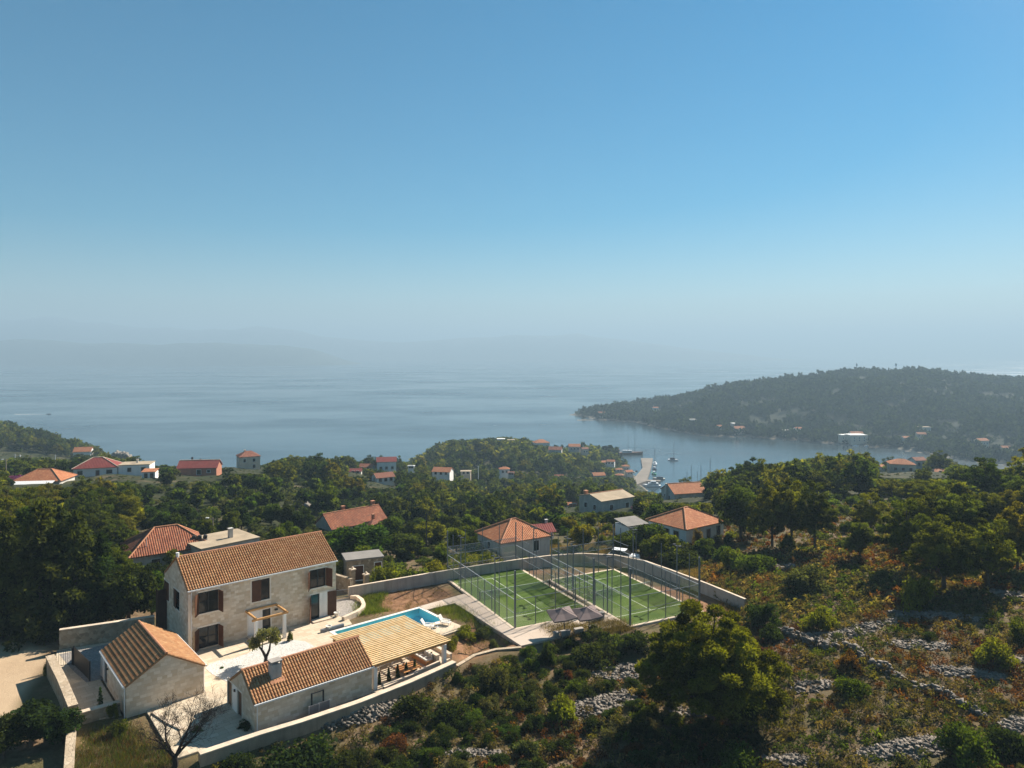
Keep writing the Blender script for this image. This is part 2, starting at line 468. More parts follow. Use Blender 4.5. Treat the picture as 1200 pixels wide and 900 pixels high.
# ------------------------------------------------------------------ the lie of the land
DD = [0, 30, 45, 60, 75, 90, 110, 140, 175, 215, 260, 320, 400, 480, 560, 650, 750, 880, 1000, 1150, 1350, 1600]
TAB = {
 -350: [70, 70, 70, 70, 70, 70, 69.5, 68, 66, 64, 60, 57, 57, 58, 50, 20, -8, -8, -8, -8, -8, -8],
    0: [70, 70, 70, 70, 70, 70, 69.5, 68, 65.5, 63.5, 57, 45, 45, 50, 36, -6, -8, -8, -8, -8, -8, -8],
  100: [70, 70, 70, 70, 70, 70, 69.2, 68, 65.5, 63.5, 56, 44, 40, 37, 14, -8, -8, -8, -8, -8, -8, -8],
  140: [70, 70, 70, 70, 70, 70, 69, 67.5, 65.5, 63.5, 56, 44, 34, 25, -4, -8, -8, -8, -8, -8, -8, -8],
  162: [69.6, 69.6, 69.6, 70, 70, 70, 69, 67.2, 65.2, 63.3, 56, 42, 18, -4, -8, -8, -8, -8, -8, -8, -8, -8],
  300: [68.6, 68.6, 69.0, 69.5, 70, 69.9, 69, 67, 64.3, 61.6, 57.6, 47, 20, -4, -8, -8, -8, -8, -8, -8, -8, -8],
  450: [68.6, 68.6, 69.0, 69.4, 69.8, 69.3, 67.5, 63, 59, 55.5, 51.5, 46, 33, 14, -3, -8, -8, -8, -8, -8, -8, -8],
  515: [68.8, 68.8, 69.1, 69.5, 69.9, 69.7, 68.5, 64, 58, 52.8, 47.2, 40.2, 31.5, 26.5, 26.5, 2, -8, -8, -8, -8, -8, -8],
  490: [68.7, 68.7, 69.0, 69.4, 69.8, 69.5, 68, 63.5, 58.4, 54, 49, 42.8, 32, 18, 4, -8, -8, -8, -8, -8, -8, -8],
  640: [69.2, 69.2, 69.3, 69.6, 69.9, 70, 69.6, 65.4, 58.5, 50.8, 43.4, 34.6, 28.6, 26.4, 27.5, 9.6, -8, -8, -8, -8, -8, -8],
  600: [69, 69, 69.2, 69.5, 69.9, 70, 69.5, 65, 57, 50, 43, 35, 29, 28.5, 31.5, 12, -8, -8, -8, -8, -8, -8],
  655: [69.3, 69.3, 69.3, 69.6, 69.9, 70, 69.6, 65.6, 59, 51.2, 43.6, 34.4, 27.8, 24.6, 24.5, 8.4, -8, -8, -3, 2.5, -8, -8],
  680: [69.4, 69.4, 69.4, 69.6, 69.9, 70, 69.6, 66, 60, 52, 44, 34, 27, 23, 21, 7, -8, -8, -2, 5, -8, -8],
  720: [69.5, 69.5, 69.6, 69.8, 70, 70, 69.8, 66.5, 61, 53, 43, 31, 20, 12, 7, 1, -8, -8, -5, 8, -8, -8],
  745: [69.6, 69.6, 69.7, 69.9, 70, 70, 69.8, 66.8, 62, 54, 43, 30, 17, 6, 1, -5, -8, -8, -1, 15, -8, -8],
  770: [69.7, 69.7, 69.8, 70, 70.2, 70.2, 69.9, 67, 62.5, 55, 43, 29, 12, -3, -8, -8, -8, -8, 6, 22, -8, -8],
  830: [69.8, 69.8, 69.9, 70.2, 70.6, 70.6, 70.2, 67.6, 63, 56, 49, 35, 12, -5, -8, -8, -8, 2, 22, 40, -6, -8],
  900: [70, 70, 70.4, 71, 72, 72.3, 71.8, 69, 65, 59.5, 53, 43, 18, -5, -8, -8, -7, 8, 35, 57, 20, -8],
 1050: [70.6, 70.6, 71.5, 73, 74, 74.3, 73.5, 71, 67, 61.5, 55, 46, 22, -4, -8, -7, 3, 24, 49, 70, 52, -8],
 1200: [71.2, 71.2, 72.4, 74, 75.4, 75.8, 75, 72.5, 68, 62, 55, 45, 24, 3, -3, 3, 16, 32, 45, 49, 38, -8],
 1550: [72, 72, 73, 75, 76.5, 77, 76.5, 74, 70, 65, 58, 48, 33, 18, 14, 18, 27, 37, 44, 47, 38, -8],
}
_px = np.array(sorted(TAB)); _lg = np.log(np.maximum(np.array(DD, float), 20.0))
_NC, _ND = 381, 420
_gc = np.linspace(-350, 1550, _NC); _gd = np.linspace(math.log(20.0), math.log(1600.0), _ND)
_T = np.array([np.interp(np.exp(_gd), DD, TAB[p]) for p in _px])            # columns of the table over depth
_Z = np.array([np.interp(_gc, _px, _T[:, j]) for j in range(_ND)]).T
def _blur(a, k, ax):
    w = np.exp(-0.5 * (np.arange(-3 * k, 3 * k + 1) / k) ** 2); w /= w.sum()
    p = [(0, 0), (0, 0)]; p[ax] = (3 * k, 3 * k)
    b = np.pad(a, p, mode='edge')
    return np.apply_along_axis(lambda r: np.convolve(r, w, 'valid'), ax, b)
_Z = _blur(_blur(_Z, 4, 0), 5, 1)

def vnoise(x, y, s, seed=0):
    """smooth value noise in -1..1, cell size s"""
    x = np.asarray(x, float) / s + 1000.3 + seed * 17.7; y = np.asarray(y, float) / s + 1000.7 + seed * 9.1
    xi = np.floor(x).astype(np.int64); yi = np.floor(y).astype(np.int64)
    fx = x - xi; fy = y - yi
    fx = fx * fx * (3 - 2 * fx); fy = fy * fy * (3 - 2 * fy)
    def h(a, b):
        n = (a * 374761393 + b * 668265263 + seed * 974711) & 0x7fffffff
        n = ((n ^ (n >> 13)) * 1274126177) & 0x7fffffff
        return ((n ^ (n >> 16)) & 0xffff) / 32767.5 - 1.0
    return (h(xi, yi) * (1 - fx) + h(xi + 1, yi) * fx) * (1 - fy) + (h(xi, yi + 1) * (1 - fx) + h(xi + 1, yi + 1) * fx) * fy

def inside(poly, x, y):
    """signed distance to a plan polygon: positive inside"""
    x = np.asarray(x, float); y = np.asarray(y, float)
    d2 = np.full(x.shape, 1e18); inn = np.zeros(x.shape, bool)
    n = len(poly)
    for i in range(n):
        ax, ay = poly[i]; bx, by = poly[(i + 1) % n]
        ex, ey = bx - ax, by - ay
        tt = np.clip(((x - ax) * ex + (y - ay) * ey) / (ex * ex + ey * ey + 1e-12), 0, 1)
        d2 = np.minimum(d2, (x - ax - tt * ex) ** 2 + (y - ay - tt * ey) ** 2)
        c = ((ay > y) != (by > y))
        with np.errstate(divide='ignore', invalid='ignore'):
            inn ^= c & (x < (bx - ax) * (y - ay) / (by - ay + 1e-30) + ax)
    d = np.sqrt(d2)
    return np.where(inn, d, -d)
def sstep(a, b, v):
    q = np.clip((v - a) / (b - a), 0, 1)
    return q * q * (3 - 2 * q)

YARD = 70.5
ANG = 40.5
U = np.array([math.cos(R(ANG)), math.sin(R(ANG))]); V = np.array([-U[1], U[0]])
A0 = np.array([-31.7, 69.5])                   # near front corner of the villa
def EST(u, v): return tuple(A0 + U * u + V * v)
# the walled yard, the road, the soil beds (plan polygons)
BACKWALL = [(-19.6, 85.0), (-10.8, 90.2), (-5, 93.4), (0.75, 96.3), (5.2, 98.2), (10, 99.2), (14.4, 98.4), (18.0, 95.6), (20.6, 91.6), (23.7, 86.4), (26.6, 80.9)]
FRONTWALL = [(-22.6, 51.3), (-19.2, 54.0), (-16.6, 55.8), (-12.7, 58.9), (-9.0, 62.5), (-5.4, 66.5)]
LEFTWALL = [(-42.7, 65.6), (-38.6, 60.9), (-34.8, 56.3)]
LOWERWALL = [(-34.8, 56.3), (-32.6, 52.4), (-29.8, 47.6), (-28.6, 45.4)]
APRON_PX = [(490.7, 711), (544, 696), (607.3, 735.3), (700.7, 718), (724, 724.5), (735, 732), (683, 741), (656, 746.7), (610.7, 757), (586.7, 741.3), (533, 707), (498.7, 715)]
APRON = [G(x, y, YARD) for x, y in APRON_PX]
YARDPOLY = [(-43.5, 66), (-34.8, 56.3), (-29.5, 50), (-22.6, 51.3), (-19.2, 54.0), (-12.7, 58.9), (-5.4, 66.5), (-1.5, 69.5), APRON[8], APRON[6], APRON[5], (20.5, 73.5), (26.6, 80.9), (23.7, 86.4), (18, 95.6), (14.4, 98.4), (5.2, 98.2), (-10.8, 90.2), (-19.6, 85.0), (-24, 84), (-38, 76), (-45.4, 70.5)]
ROADPOLY = [(-90, 58), (-62, 50), (-46, 51.5), (-41.0, 57.5), (-44.0, 66), (-45.6, 69.6), (-50, 72.5), (-58, 74), (-75, 73), (-100, 70)]
SOIL_NW = [(-17.0, 80.2), (-11.5, 81.5), (-7.6, 86.2), (-9.4, 90.6), (-14.5, 87.4), (-18.5, 84.6)]
SOIL_S = [(-5.2, 68.2), (-1.4, 70.2), G(609, 757, 70), G(586, 742, 70), G(556, 722, 70), (-6.0, 74.2)]
GARDEN_W = [(-34.0, 55.2), (-31.2, 56.9), (-24.5, 52.8), (-24.0, 50.0), (-30.0, 46.0)]

COURTPOLY = [APRON[4], APRON[5], APRON[6], APRON[7], APRON[8], (3, 78), (12, 92), (20, 88), (22.5, 78), (13, 73.4)]
POOLPOLY = [(-7.6 + U[0] * a + V[0] * b, 78.0 + U[1] * a + V[1] * b) for a, b in ((-10.85, -0.25), (0.2, -0.25), (0.2, 4.95), (-10.85, 4.95))]

def HT(x, y):
    x = np.asarray(x, float); y = np.asarray(y, float)
    d = np.clip(y, 21.0, 1590.0)
    c = np.clip((x / d * F + 600.0 + 350.0) / 1900.0 * (_NC - 1), 0, _NC - 1.001)
    r = np.clip((np.log(d) - math.log(20.0)) / (math.log(1600.0) - math.log(20.0)) * (_ND - 1), 0, _ND - 1.001)
    ci = c.astype(int); ri = r.astype(int); fc = c - ci; fr = r - ri
    z = (_Z[ci, ri] * (1 - fc) + _Z[ci + 1, ri] * fc) * (1 - fr) + (_Z[ci, ri + 1] * (1 - fc) + _Z[ci + 1, ri + 1] * fc) * fr
    amp = np.interp(d, [30, 100, 300, 1000], [0.22, 0.45, 1.3, 3.2])
    sc = sstep(-6, 6, z)
    z = z + amp * sc * (0.55 * vnoise(x, y, 9, 1) + 0.35 * vnoise(x, y, 3.7, 2)) + sc * np.interp(d, [150, 400, 1000], [0, 2.0, 6.0]) * vnoise(x, y, 60, 3)
    if np.any(d < 115):
        k = sstep(-1.2, 0.3, inside(YARDPOLY, x, y))
        z = z * (1 - k) + (YARD - 0.16) * k
        k = sstep(-5.0, 0.2, inside(COURTPOLY, x, y))
        z = np.maximum(z, z * (1 - k) + (YARD - 0.16) * k)
        k = sstep(-4.0, 0.2, inside(ROADPOLY, x, y))
        z = z * (1 - k) + (YARD - 0.35 + 0.05 * vnoise(x, y, 2.5, 5)) * k
        for p, dz in ((SOIL_NW, 69.75), (SOIL_S, 69.65), (GARDEN_W, 70.0)):
            k = sstep(-0.1, 1.6, inside(p, x, y))
            z = z * (1 - k) + (dz + 0.09 * vnoise(x, y, 1.1, 6) + 0.05 * vnoise(x, y, 0.5, 7)) * k
        z = np.where(inside(POOLPOLY, x, y) > 0, YARD - 1.9, z)
    return z
_HC, _YC = {}, {}
def H1(x, y):
    z = _HC.get((x, y))
    return z if z is not None else HS(x, y)
def yard_dist(x, y):
    """how far inside the walled yard, the road or the aprons (negative: outside)"""
    return np.maximum(np.maximum(inside(YARDPOLY, x, y), inside(ROADPOLY, x, y) - 0.3), inside(COURTPOLY, x, y) - 0.2)

# ground sheet: a fan of quads about the viewpoint, finer near by
_C, _Dn = 620, 640
_c = np.linspace(-330, 1530, _C); _d = np.exp(np.linspace(math.log(24.0), math.log(1590.0), _Dn))
_dd, _cc = np.meshgrid(_d, _c, indexing='ij')
_gx = (_cc - 600) / F * _dd; _gy = _dd
_gz = HT(_gx, _gy)
_gl = _gz.tolist()
_l24, _lsp, _csp = math.log(24.0), (math.log(1590.0) - math.log(24.0)) / (_Dn - 1), 1860.0 / (_C - 1)
def HS(x, y):
    """the ground sheet's own level at one point"""
    r = min(max((math.log(max(y, 24.0)) - _l24) / _lsp, 0.0), _Dn - 1.001); c = min(max((x / max(y, 24.0) * F + 930.0) / _csp, 0.0), _C - 1.001)
    i, j = int(r), int(c); a, b_ = r - i, c - j
    p, q = _gl[i], _gl[i + 1]
    return (p[j] * (1 - b_) + p[j + 1] * b_) * (1 - a) + (q[j] * (1 - b_) + q[j + 1] * b_) * a
def HG(x, y):
    """the same for arrays"""
    r = np.clip((np.log(np.maximum(y, 24.0)) - _l24) / _lsp, 0, _Dn - 1.001); c = np.clip((x / np.maximum(y, 24.0) * F + 930.0) / _csp, 0, _C - 1.001)
    i = r.astype(int); j = c.astype(int); a = r - i; b_ = c - j
    return (_gz[i, j] * (1 - b_) + _gz[i, j + 1] * b_) * (1 - a) + (_gz[i + 1, j] * (1 - b_) + _gz[i + 1, j + 1] * b_) * a
_verts = np.stack([_gx, _gy, _gz], -1).reshape(-1, 3)
_i = np.arange(_Dn - 1)[:, None] * _C + np.arange(_C - 1)[None, :]
_quads = np.stack([_i, _i + 1, _i + _C + 1, _i + _C], -1).reshape(-1, 4)
_fx, _fy = _gx.ravel(), _gy.ravel()
_road = sstep(-1.2, 0.6, inside(ROADPOLY, _fx, _fy) + 0.5 * vnoise(_fx, _fy, 1.7, 11))
_soil = np.zeros(len(_fx))
for _p in (SOIL_NW, SOIL_S, [(26, 82), (22, 92), (29, 97), (34, 90), (31, 80)], [(1, 100), (3, 112), (12, 112), (16, 104), (10, 100)], [(-2, 97), (24, 88), (26, 81), (23, 78), (13, 95)]):
    _soil = np.maximum(_soil, sstep(-1.0, 1.0, inside(_p, _fx, _fy) + 1.0 * vnoise(_fx, _fy, 2.1, 12)))
_straw = sstep(-1.0, 1.2, inside(GARDEN_W, _fx, _fy) + 0.6 * vnoise(_fx, _fy, 1.3, 13))
_wood = np.clip(sstep(95, 150, _fy + 14 * vnoise(_fx, _fy, 14, 14)), 0, 1)
_far = sstep(600, 680, _fy)
_cliff = sstep(1.3, 0.5, _gz.ravel() + 0.7 * vnoise(_fx, _fy, 12, 15))
t = NT('ground')
co = t.coord()
n1 = t.noise(co, 0.22, 5, 0.6); n2 = t.noise(co, 1.6, 5, 0.65); n3 = t.noise(co, 9.0, 4, 0.7)
dry = t.ramp(n2, [(0.30, (0.10, 0.062, 0.036)), (0.48, (0.155, 0.10, 0.058)), (0.60, (0.20, 0.14, 0.085)), (0.75, (0.13, 0.105, 0.05))])
scrub = t.ramp(n3, [(0.3, (0.055, 0.05, 0.022)), (0.55, (0.10, 0.085, 0.035)), (0.75, (0.17, 0.13, 0.07))])
base = t.mix(t.ramp(n1, [(0.38, (0, 0, 0)), (0.62, (1, 1, 1))]), dry, scrub)
wood = t.ramp(t.noise(co, 0.12, 5, 0.7), [(0.36, (0.020, 0.026, 0.010)), (0.55, (0.040, 0.042, 0.018)), (0.66, (0.10, 0.078, 0.045)), (0.80, (0.20, 0.16, 0.11))])
base = t.mix(t.attr('wood').outputs['Fac'], base, wood)
base = t.mix(t.attr('far').outputs['Fac'], base, t.ramp(t.noise(co, 0.03, 5, 0.7), [(0.40, (0.016, 0.022, 0.010)), (0.60, (0.026, 0.031, 0.015)), (0.76, (0.050, 0.043, 0.028))]))
soil = t.ramp(t.math('ADD', t.math('MULTIPLY', n2, 0.5), t.math('MULTIPLY', n3, 0.5)), [(0.32, (0.12, 0.06, 0.033)), (0.5, (0.22, 0.115, 0.062)), (0.62, (0.30, 0.17, 0.09)), (0.75, (0.38, 0.27, 0.16))])
base = t.mix(t.attr('soil').outputs['Fac'], base, soil)
straw = t.ramp(n3, [(0.3, (0.12, 0.075, 0.036)), (0.6, (0.25, 0.17, 0.085)), (0.8, (0.13, 0.13, 0.045))])
base = t.mix(t.attr('straw').outputs['Fac'], base, straw)
road = t.ramp(t.math('ADD', t.math('MULTIPLY', n1, 0.5), t.math('MULTIPLY', n3, 0.5)), [(0.3, (0.36, 0.25, 0.155)), (0.7, (0.50, 0.37, 0.24))])
base = t.mix(t.attr('road').outputs['Fac'], base, road)
base = t.mix(t.attr('shore').outputs['Fac'], base, t.ramp(n1, [(0.3, (0.10, 0.085, 0.065)), (0.7, (0.24, 0.205, 0.16))]))
M['ground'] = t.finish(base, 0.95, t.bump(t.math('ADD', n3, n2), 0.6, 0.08), 0, 0.1)
gme = np_mesh('terrain', _verts, _quads, M['ground'], {'wood': ('FLOAT', _wood), 'soil': ('FLOAT', _soil), 'road': ('FLOAT', _road), 'straw': ('FLOAT', _straw), 'shore': ('FLOAT', _cliff), 'far': ('FLOAT', _far)})
gme.polygons.foreach_set('use_smooth', [True] * len(gme.polygons))
tag(obj('terrain', gme), kind='structure')

# the sea: one sheet to the horizon
t = NT('sea_water')
co = t.coord()
mp = t.n('ShaderNodeMapping'); t.put(mp.inputs['Vector'], co); mp.inputs['Scale'].default_value = (0.6, 1.0, 1.0)
w1 = t.noise(mp.outputs[0], 0.35, 3, 0.6); w2 = t.noise(mp.outputs[0], 0.03, 3, 0.6)
patch = t.noise(mp.outputs[0], 0.004, 4, 0.6)
nr = t.bump(t.math('ADD', w1, t.math('MULTIPLY', w2, 1.5)), 0.20, 0.6)
rough = t.math('ADD', t.math('MULTIPLY', t.ramp(patch, [(0.4, (0, 0, 0)), (0.65, (1, 1, 1))]), 0.18), 0.12)
M['sea'] = t.finish((0.030, 0.048, 0.056), rough, nr, 0, 0.5)
sm = MB()
sm.quad((-24000, -1500, 0), (24000, -1500, 0), (24000, 30000, 0), (-24000, 30000, 0))
tag(sm.build('sea', M['sea']), kind='structure')

# far ridges across the water
def ridge(name, d, prof, m, depth):
    pts = []
    n = 160
    x0, x1 = prof[0][0], prof[-1][0]
    vs_, qs = [], []
    rows = 9
    for i in range(n):
        px = x0 + (x1 - x0) * i / (n - 1)
        top = np.interp(px, [p[0] for p in prof], [p[1] for p in prof])
        z = max(CZ + (HY - top) * d / F, -2)
        for j in range(rows):
            f = j / (rows - 1)
            hh = math.sin(math.pi * f) ** 0.8
            dd = d + (f - 0.5) * depth
            xx = XX(px, d)
            zz = -4 + (z + 4) * hh
            zz += hh * min(1.0, max(0.0, z - 4) / 90) * (8 + z * 0.05) * float(vnoise(xx, dd, 260, 21)) + hh * min(1.0, max(0.0, z - 4) / 60) * 4 * float(vnoise(xx, dd, 90, 22))
            vs_.append((xx, dd, zz))
    for i in range(n - 1):
        for j in range(rows - 1):
            a = i * rows + j
            qs.append((a, a + rows, a + rows + 1, a + 1))
    o = obj(name, np_mesh(name, np.array(vs_), np.array(qs), m))
    return tag(o, kind='structure')
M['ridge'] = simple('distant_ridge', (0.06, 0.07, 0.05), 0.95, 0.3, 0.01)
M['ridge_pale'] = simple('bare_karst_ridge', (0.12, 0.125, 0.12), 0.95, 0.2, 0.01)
ridge('island_hill', 5600, [(-560, 404), (-200, 402), (0, 400.5), (60, 399.5), (130, 401), (200, 404), (250, 402.5), (290, 402), (330, 405), (370, 412), (420, 428)], M['ridge'], 900)
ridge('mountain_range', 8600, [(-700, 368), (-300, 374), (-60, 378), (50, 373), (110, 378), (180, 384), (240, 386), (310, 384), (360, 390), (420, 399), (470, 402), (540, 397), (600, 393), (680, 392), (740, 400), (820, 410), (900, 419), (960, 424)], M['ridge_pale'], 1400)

# the air: an even, pale haze over the whole bay
hz = MB()
hz.box(-23500, 23500, -900, 29000, -12, 540)
t = NT('haze')
pv = t.n('ShaderNodeVolumePrincipled')
pv.inputs['Color'].default_value = HAZE_COLOR
pv.inputs['Density'].default_value = HAZE_DENSITY
pv.inputs['Anisotropy'].default_value = HAZE_ANISO
t.t.links.new(pv.outputs[0], t.out.inputs['Volume'])
tag(hz.build('haze', t.m), kind='stuff')

# ------------------------------------------------------------------ walls with openings, tiled roofs, windows
def wall_plane(mb, o, e, W, H, opens, nrm, depth=0.22):
    """a wall face from o along e (unit), height H, with real openings (t0, z0, t1, z1) and reveals going inwards"""
    o, e, n = Vector(o), Vector(e), Vector(nrm)
    up = Vector((0, 0, 1))
    ts = sorted({0.0, W, *[q for a in opens for q in (a[0], a[2])]})
    zs = sorted({0.0, H, *[q for a in opens for q in (a[1], a[3])]})
    P = lambda tt, zz, dd=0.0: o + e * tt + up * zz - n * dd
    flip = e.cross(up).dot(n) < 0
    def q(a, b, c, d, uv):
        if flip: mb.quad(d, c, b, a, uv[::-1])
        else: mb.quad(a, b, c, d, uv)
    for i in range(len(ts) - 1):
        for j in range(len(zs) - 1):
            cx, cz = (ts[i] + ts[i + 1]) / 2, (zs[j] + zs[j + 1]) / 2
            if any(a[0] < cx < a[2] and a[1] < cz < a[3] for a in opens): continue
            uv = [(ts[i], zs[j]), (ts[i + 1], zs[j]), (ts[i + 1], zs[j + 1]), (ts[i], zs[j + 1])]
            q(P(ts[i], zs[j]), P(ts[i + 1], zs[j]), P(ts[i + 1], zs[j + 1]), P(ts[i], zs[j + 1]), uv)
    for t0, z0, t1, z1 in opens:
        uv = [(0, 0), (depth, 0), (depth, 1), (0, 1)]
        q(P(t0, z0), P(t0, z0, depth), P(t0, z1, depth), P(t0, z1), uv)
        q(P(t1, z0, depth), P(t1, z0), P(t1, z1), P(t1, z1, depth), uv)
        q(P(t0, z1), P(t0, z1, depth), P(t1, z1, depth), P(t1, z1), uv)
        q(P(t0, z0, depth), P(t0, z0), P(t1, z0), P(t1, z0, depth), uv)

def tile_grid(mb, p0, e, L, s, S, n, pu=0.245, pv=0.37, amp=0.10, nu=6, nv=2, thick=0.10):
    """round clay tiles as real relief on a slope: p0 lower corner, e along the eave, s up the slope, n outwards"""
    p0, e, s, n = Vector(p0), Vector(e), Vector(s), Vector(n)
    cols = max(1, round(L / pu)); rows = max(1, round(S / pv))
    pu, pv = L / cols, S / rows
    us = np.linspace(0, L, cols * nu + 1)
    vl = []
    for r in range(rows):
        for k in range(nv + 1):
            f = k / nv
            vl.append((r * pv + f * pv * (0.999 if k == nv else 1), (1 - f) * 0.045, r * pv + min(f, 0.98) * pv))
    base = len(mb.v)
    for vv, lift, _ in vl:
        for u in us:
            ph = (u / pu) % 1.0
            c = abs(math.sin(math.pi * ph))
            h = amp * (c ** 0.7) - amp * 0.4 + lift
            mb.v.append(tuple(p0 + e * float(u) + s * vv + n * h))
    nU = len(us)
    flip = e.cross(s).dot(n) < 0
    for i in range(len(vl) - 1):
        for j in range(nU - 1):
            a = base + i * nU + j
            f = (a, a + 1, a + nU + 1, a + nU)
            u0, u1 = (us[j] / pu + 0.002) * 0.27, (us[j + 1] / pu - 0.002) * 0.27
            v0, v1 = vl[i][2] / pv * 0.40, vl[i + 1][2] / pv * 0.40
            if i % (nv + 1) == nv: v0 = v1
            uv = [(u0, v0), (u1, v0), (u1, v1), (u0, v1)]
            mb.f.append(f[::-1] if flip else f); mb.uv.append(uv[::-1] if flip else uv)
    # the deck under the tiles
    a, b, c, d = p0 - n * 0.02, p0 + e * L - n * 0.02, p0 + e * L + s * S - n * 0.02, p0 + s * S - n * 0.02
    k = -n * thick
    mb.hexa([a + k, b + k, c + k, d + k, a, b, c, d] if not flip else [b + k, a + k, d + k, c + k, b, a, d, c])

class House:
    """a stone house in its own frame: x along the front, y to the back, front near corner at 0,0"""
    def __init__(s, name, label, cat, ox, oy, z, ang, W, D, H, rise, wallm, roofm, axis='x', opens=None, over=0.12, group=None, relief=True, footing=1.0):
        s.root = thing(name, label, cat, (ox, oy, z), R(ang), group)
        s.W, s.D, s.H, s.rise, s.axis = W, D, H, rise, axis
        opens = opens or {}
        s.opens = opens
        mb = MB()
        wall_plane(mb, (0, 0, 0), (1, 0, 0), W, H, opens.get('front', []), (0, -1, 0))
        wall_plane(mb, (0, D, 0), (1, 0, 0), W, H, opens.get('back', []), (0, 1, 0))
        wall_plane(mb, (0, 0, 0), (0, 1, 0), D, H, opens.get('near', []), (-1, 0, 0))
        wall_plane(mb, (W, 0, 0), (0, 1, 0), D, H, opens.get('far', []), (1, 0, 0))
        mb.box(0.01, W - 0.01, 0.01, D - 0.01, -footing, -0.001)
        top = H + rise - 0.05
        if axis == 'x':
            for x, f in ((0, -1), (W, 1)):
                p = [(x, 0, H), (x, D, H), (x, D / 2, top)]
                uv = [(q[1], q[2]) for q in p]
                mb.tri(*(p if f > 0 else p[::-1]), uv=uv if f > 0 else uv[::-1])
        else:
            for y, f in ((0, -1), (D, 1)):
                p = [(0, y, H), (W, y, H), (W / 2, y, top)]
                uv = [(q[0], q[2]) for q in p]
                mb.tri(*(p if f < 0 else p[::-1]), uv=uv if f < 0 else uv[::-1])
        s.wall = mb.build('wall', wallm, s.root)
        rf = MB()
        g = over
        half = (D if axis == 'x' else W) / 2
        sl = Vector((half, rise)).normalized()
        run = (half + g) / sl.x
        e0 = H - g * rise / half + 0.06
        L = (W if axis == 'x' else D) + 2 * g
        for sg in (0, 1):
            if axis == 'x':
                if sg == 0: p0, sv, nv_ = (-g, -g, e0), (0, sl.x, sl.y), (0, -sl.y, sl.x)
                else: p0, sv, nv_ = (-g, D + g, e0), (0, -sl.x, sl.y), (0, sl.y, sl.x)
                ev = (1, 0, 0)
            else:
                if sg == 0: p0, sv, nv_ = (-g, -g, e0), (sl.x, 0, sl.y), (-sl.y, 0, sl.x)
                else: p0, sv, nv_ = (W + g, -g, e0), (-sl.x, 0, sl.y), (sl.y, 0, sl.x)
                ev = (0, 1, 0)
            if relief: tile_grid(rf, p0, ev, L, sv, run, nv_)
            else:
                p0, ev_, sv, nn = Vector(p0), Vector(ev), Vector(sv), Vector(nv_)
                q = [p0, p0 + ev_ * L, p0 + ev_ * L + sv * run, p0 + sv * run]
                uv = [(0, 0), (L, 0), (L, run), (0, run)]
                if ev_.cross(sv).dot(nn) < 0: q, uv = q[::-1], uv[::-1]
                rf.quad(*q, uv=uv)
                rf.hexa([k - nn * 0.14 for k in q] + [k - nn * 0.012 for k in q])
        s.roof = rf.build('roof', roofm, s.root)
        rg = MB()
        n = int(L / 0.42)
        zt = H + rise + 0.08
        for i in range(n):
            a = -g + L * i / n; b = -g + L * (i + 1.08) / n
            if axis == 'x': rg.tube([(a, D / 2, zt - 0.02), (b, D / 2, zt)], [0.13, 0.105], 8)
            else: rg.tube([(W / 2, a, zt - 0.02), (W / 2, b, zt)], [0.13, 0.105], 8)
        rg.build('ridge_cap', M['terracotta'], s.roof)
    def frame_on(s, side):
        """origin, along-vector and outward normal of a side"""
        return {'front': (Vector((0, 0, 0)), Vector((1, 0, 0)), Vector((0, -1, 0))), 'near': (Vector((0, 0, 0)), Vector((0, 1, 0)), Vector((-1, 0, 0))),
                'far': (Vector((s.W, 0, 0)), Vector((0, 1, 0)), Vector((1, 0, 0))), 'back': (Vector((0, s.D, 0)), Vector((1, 0, 0)), Vector((0, 1, 0)))}[side]
    def slab(s, side, t0, t1, z0, z1, d0, d1):
        """a box against a side: t along, z up, from d0 to d1 metres outside the wall face"""
        o, e, n = s.frame_on(side)
        q = [o + e * t0 + n * d0, o + e * t1 + n * d0, o + e * t1 + n * d1, o + e * t0 + n * d1]
        if (q[1] - q[0]).cross(q[3] - q[0]).z < 0: q = [q[1], q[0], q[3], q[2]]
        return [Vector((p.x, p.y, z0)) for p in q] + [Vector((p.x, p.y, z1)) for p in q]
    def window(s, side, op, kind='window', leaves=2, bars=1, surround=True, shutters=(None, None), door_part=None, shm=None):
        t0, z0, t1, z1 = op
        root = None
        fr = MB()
        if surround:
            w = 0.14
            for a in ((t0 - w, t0, z0 - (w if z0 > 0.2 else 0), z1 + w), (t1, t1 + w, z0 - (w if z0 > 0.2 else 0), z1 + w), (t0, t1, z1, z1 + w)) + (((t0, t1, z0 - w, z0),) if z0 > 0.2 else ()):
                fr.hexa(s.slab(side, *a, -0.10, 0.025))
            root = fr.build(kind, M['surround'], s.root)
        fm = MB()
        b = 0.07
        for a in ((t0, t0 + b, z0, z1), (t1 - b, t1, z0, z1), (t0 + b, t1 - b, z1 - b, z1), (t0 + b, t1 - b, z0, z0 + b)):
            fm.hexa(s.slab(side, *a, -0.20, -0.12))
        for k in range(1, leaves):
            c = t0 + (t1 - t0) * k / leaves
            fm.hexa(s.slab(side, c - 0.05, c + 0.05, z0 + b, z1 - b, -0.195, -0.115))
        for k in range(1, bars + 1):
            c = z0 + (z1 - z0) * k / (bars + 1)
            fm.hexa(s.slab(side, t0 + b, t1 - b, c - 0.025, c + 0.025, -0.19, -0.125))
        if root is None: root = fm.build(kind, M['dark_metal'], s.root)
        else: fm.build('frame', M['dark_metal'], root)
        pm = MB(); pm.hexa(s.slab(side, t0 + 0.02, t1 - 0.02, z0 + 0.02, z1 - 0.02, -0.23, -0.165))
        pm.build('pane', M['glass'], root)
        o, e, n = s.frame_on(side)
        wd = (t1 - t0) / 2
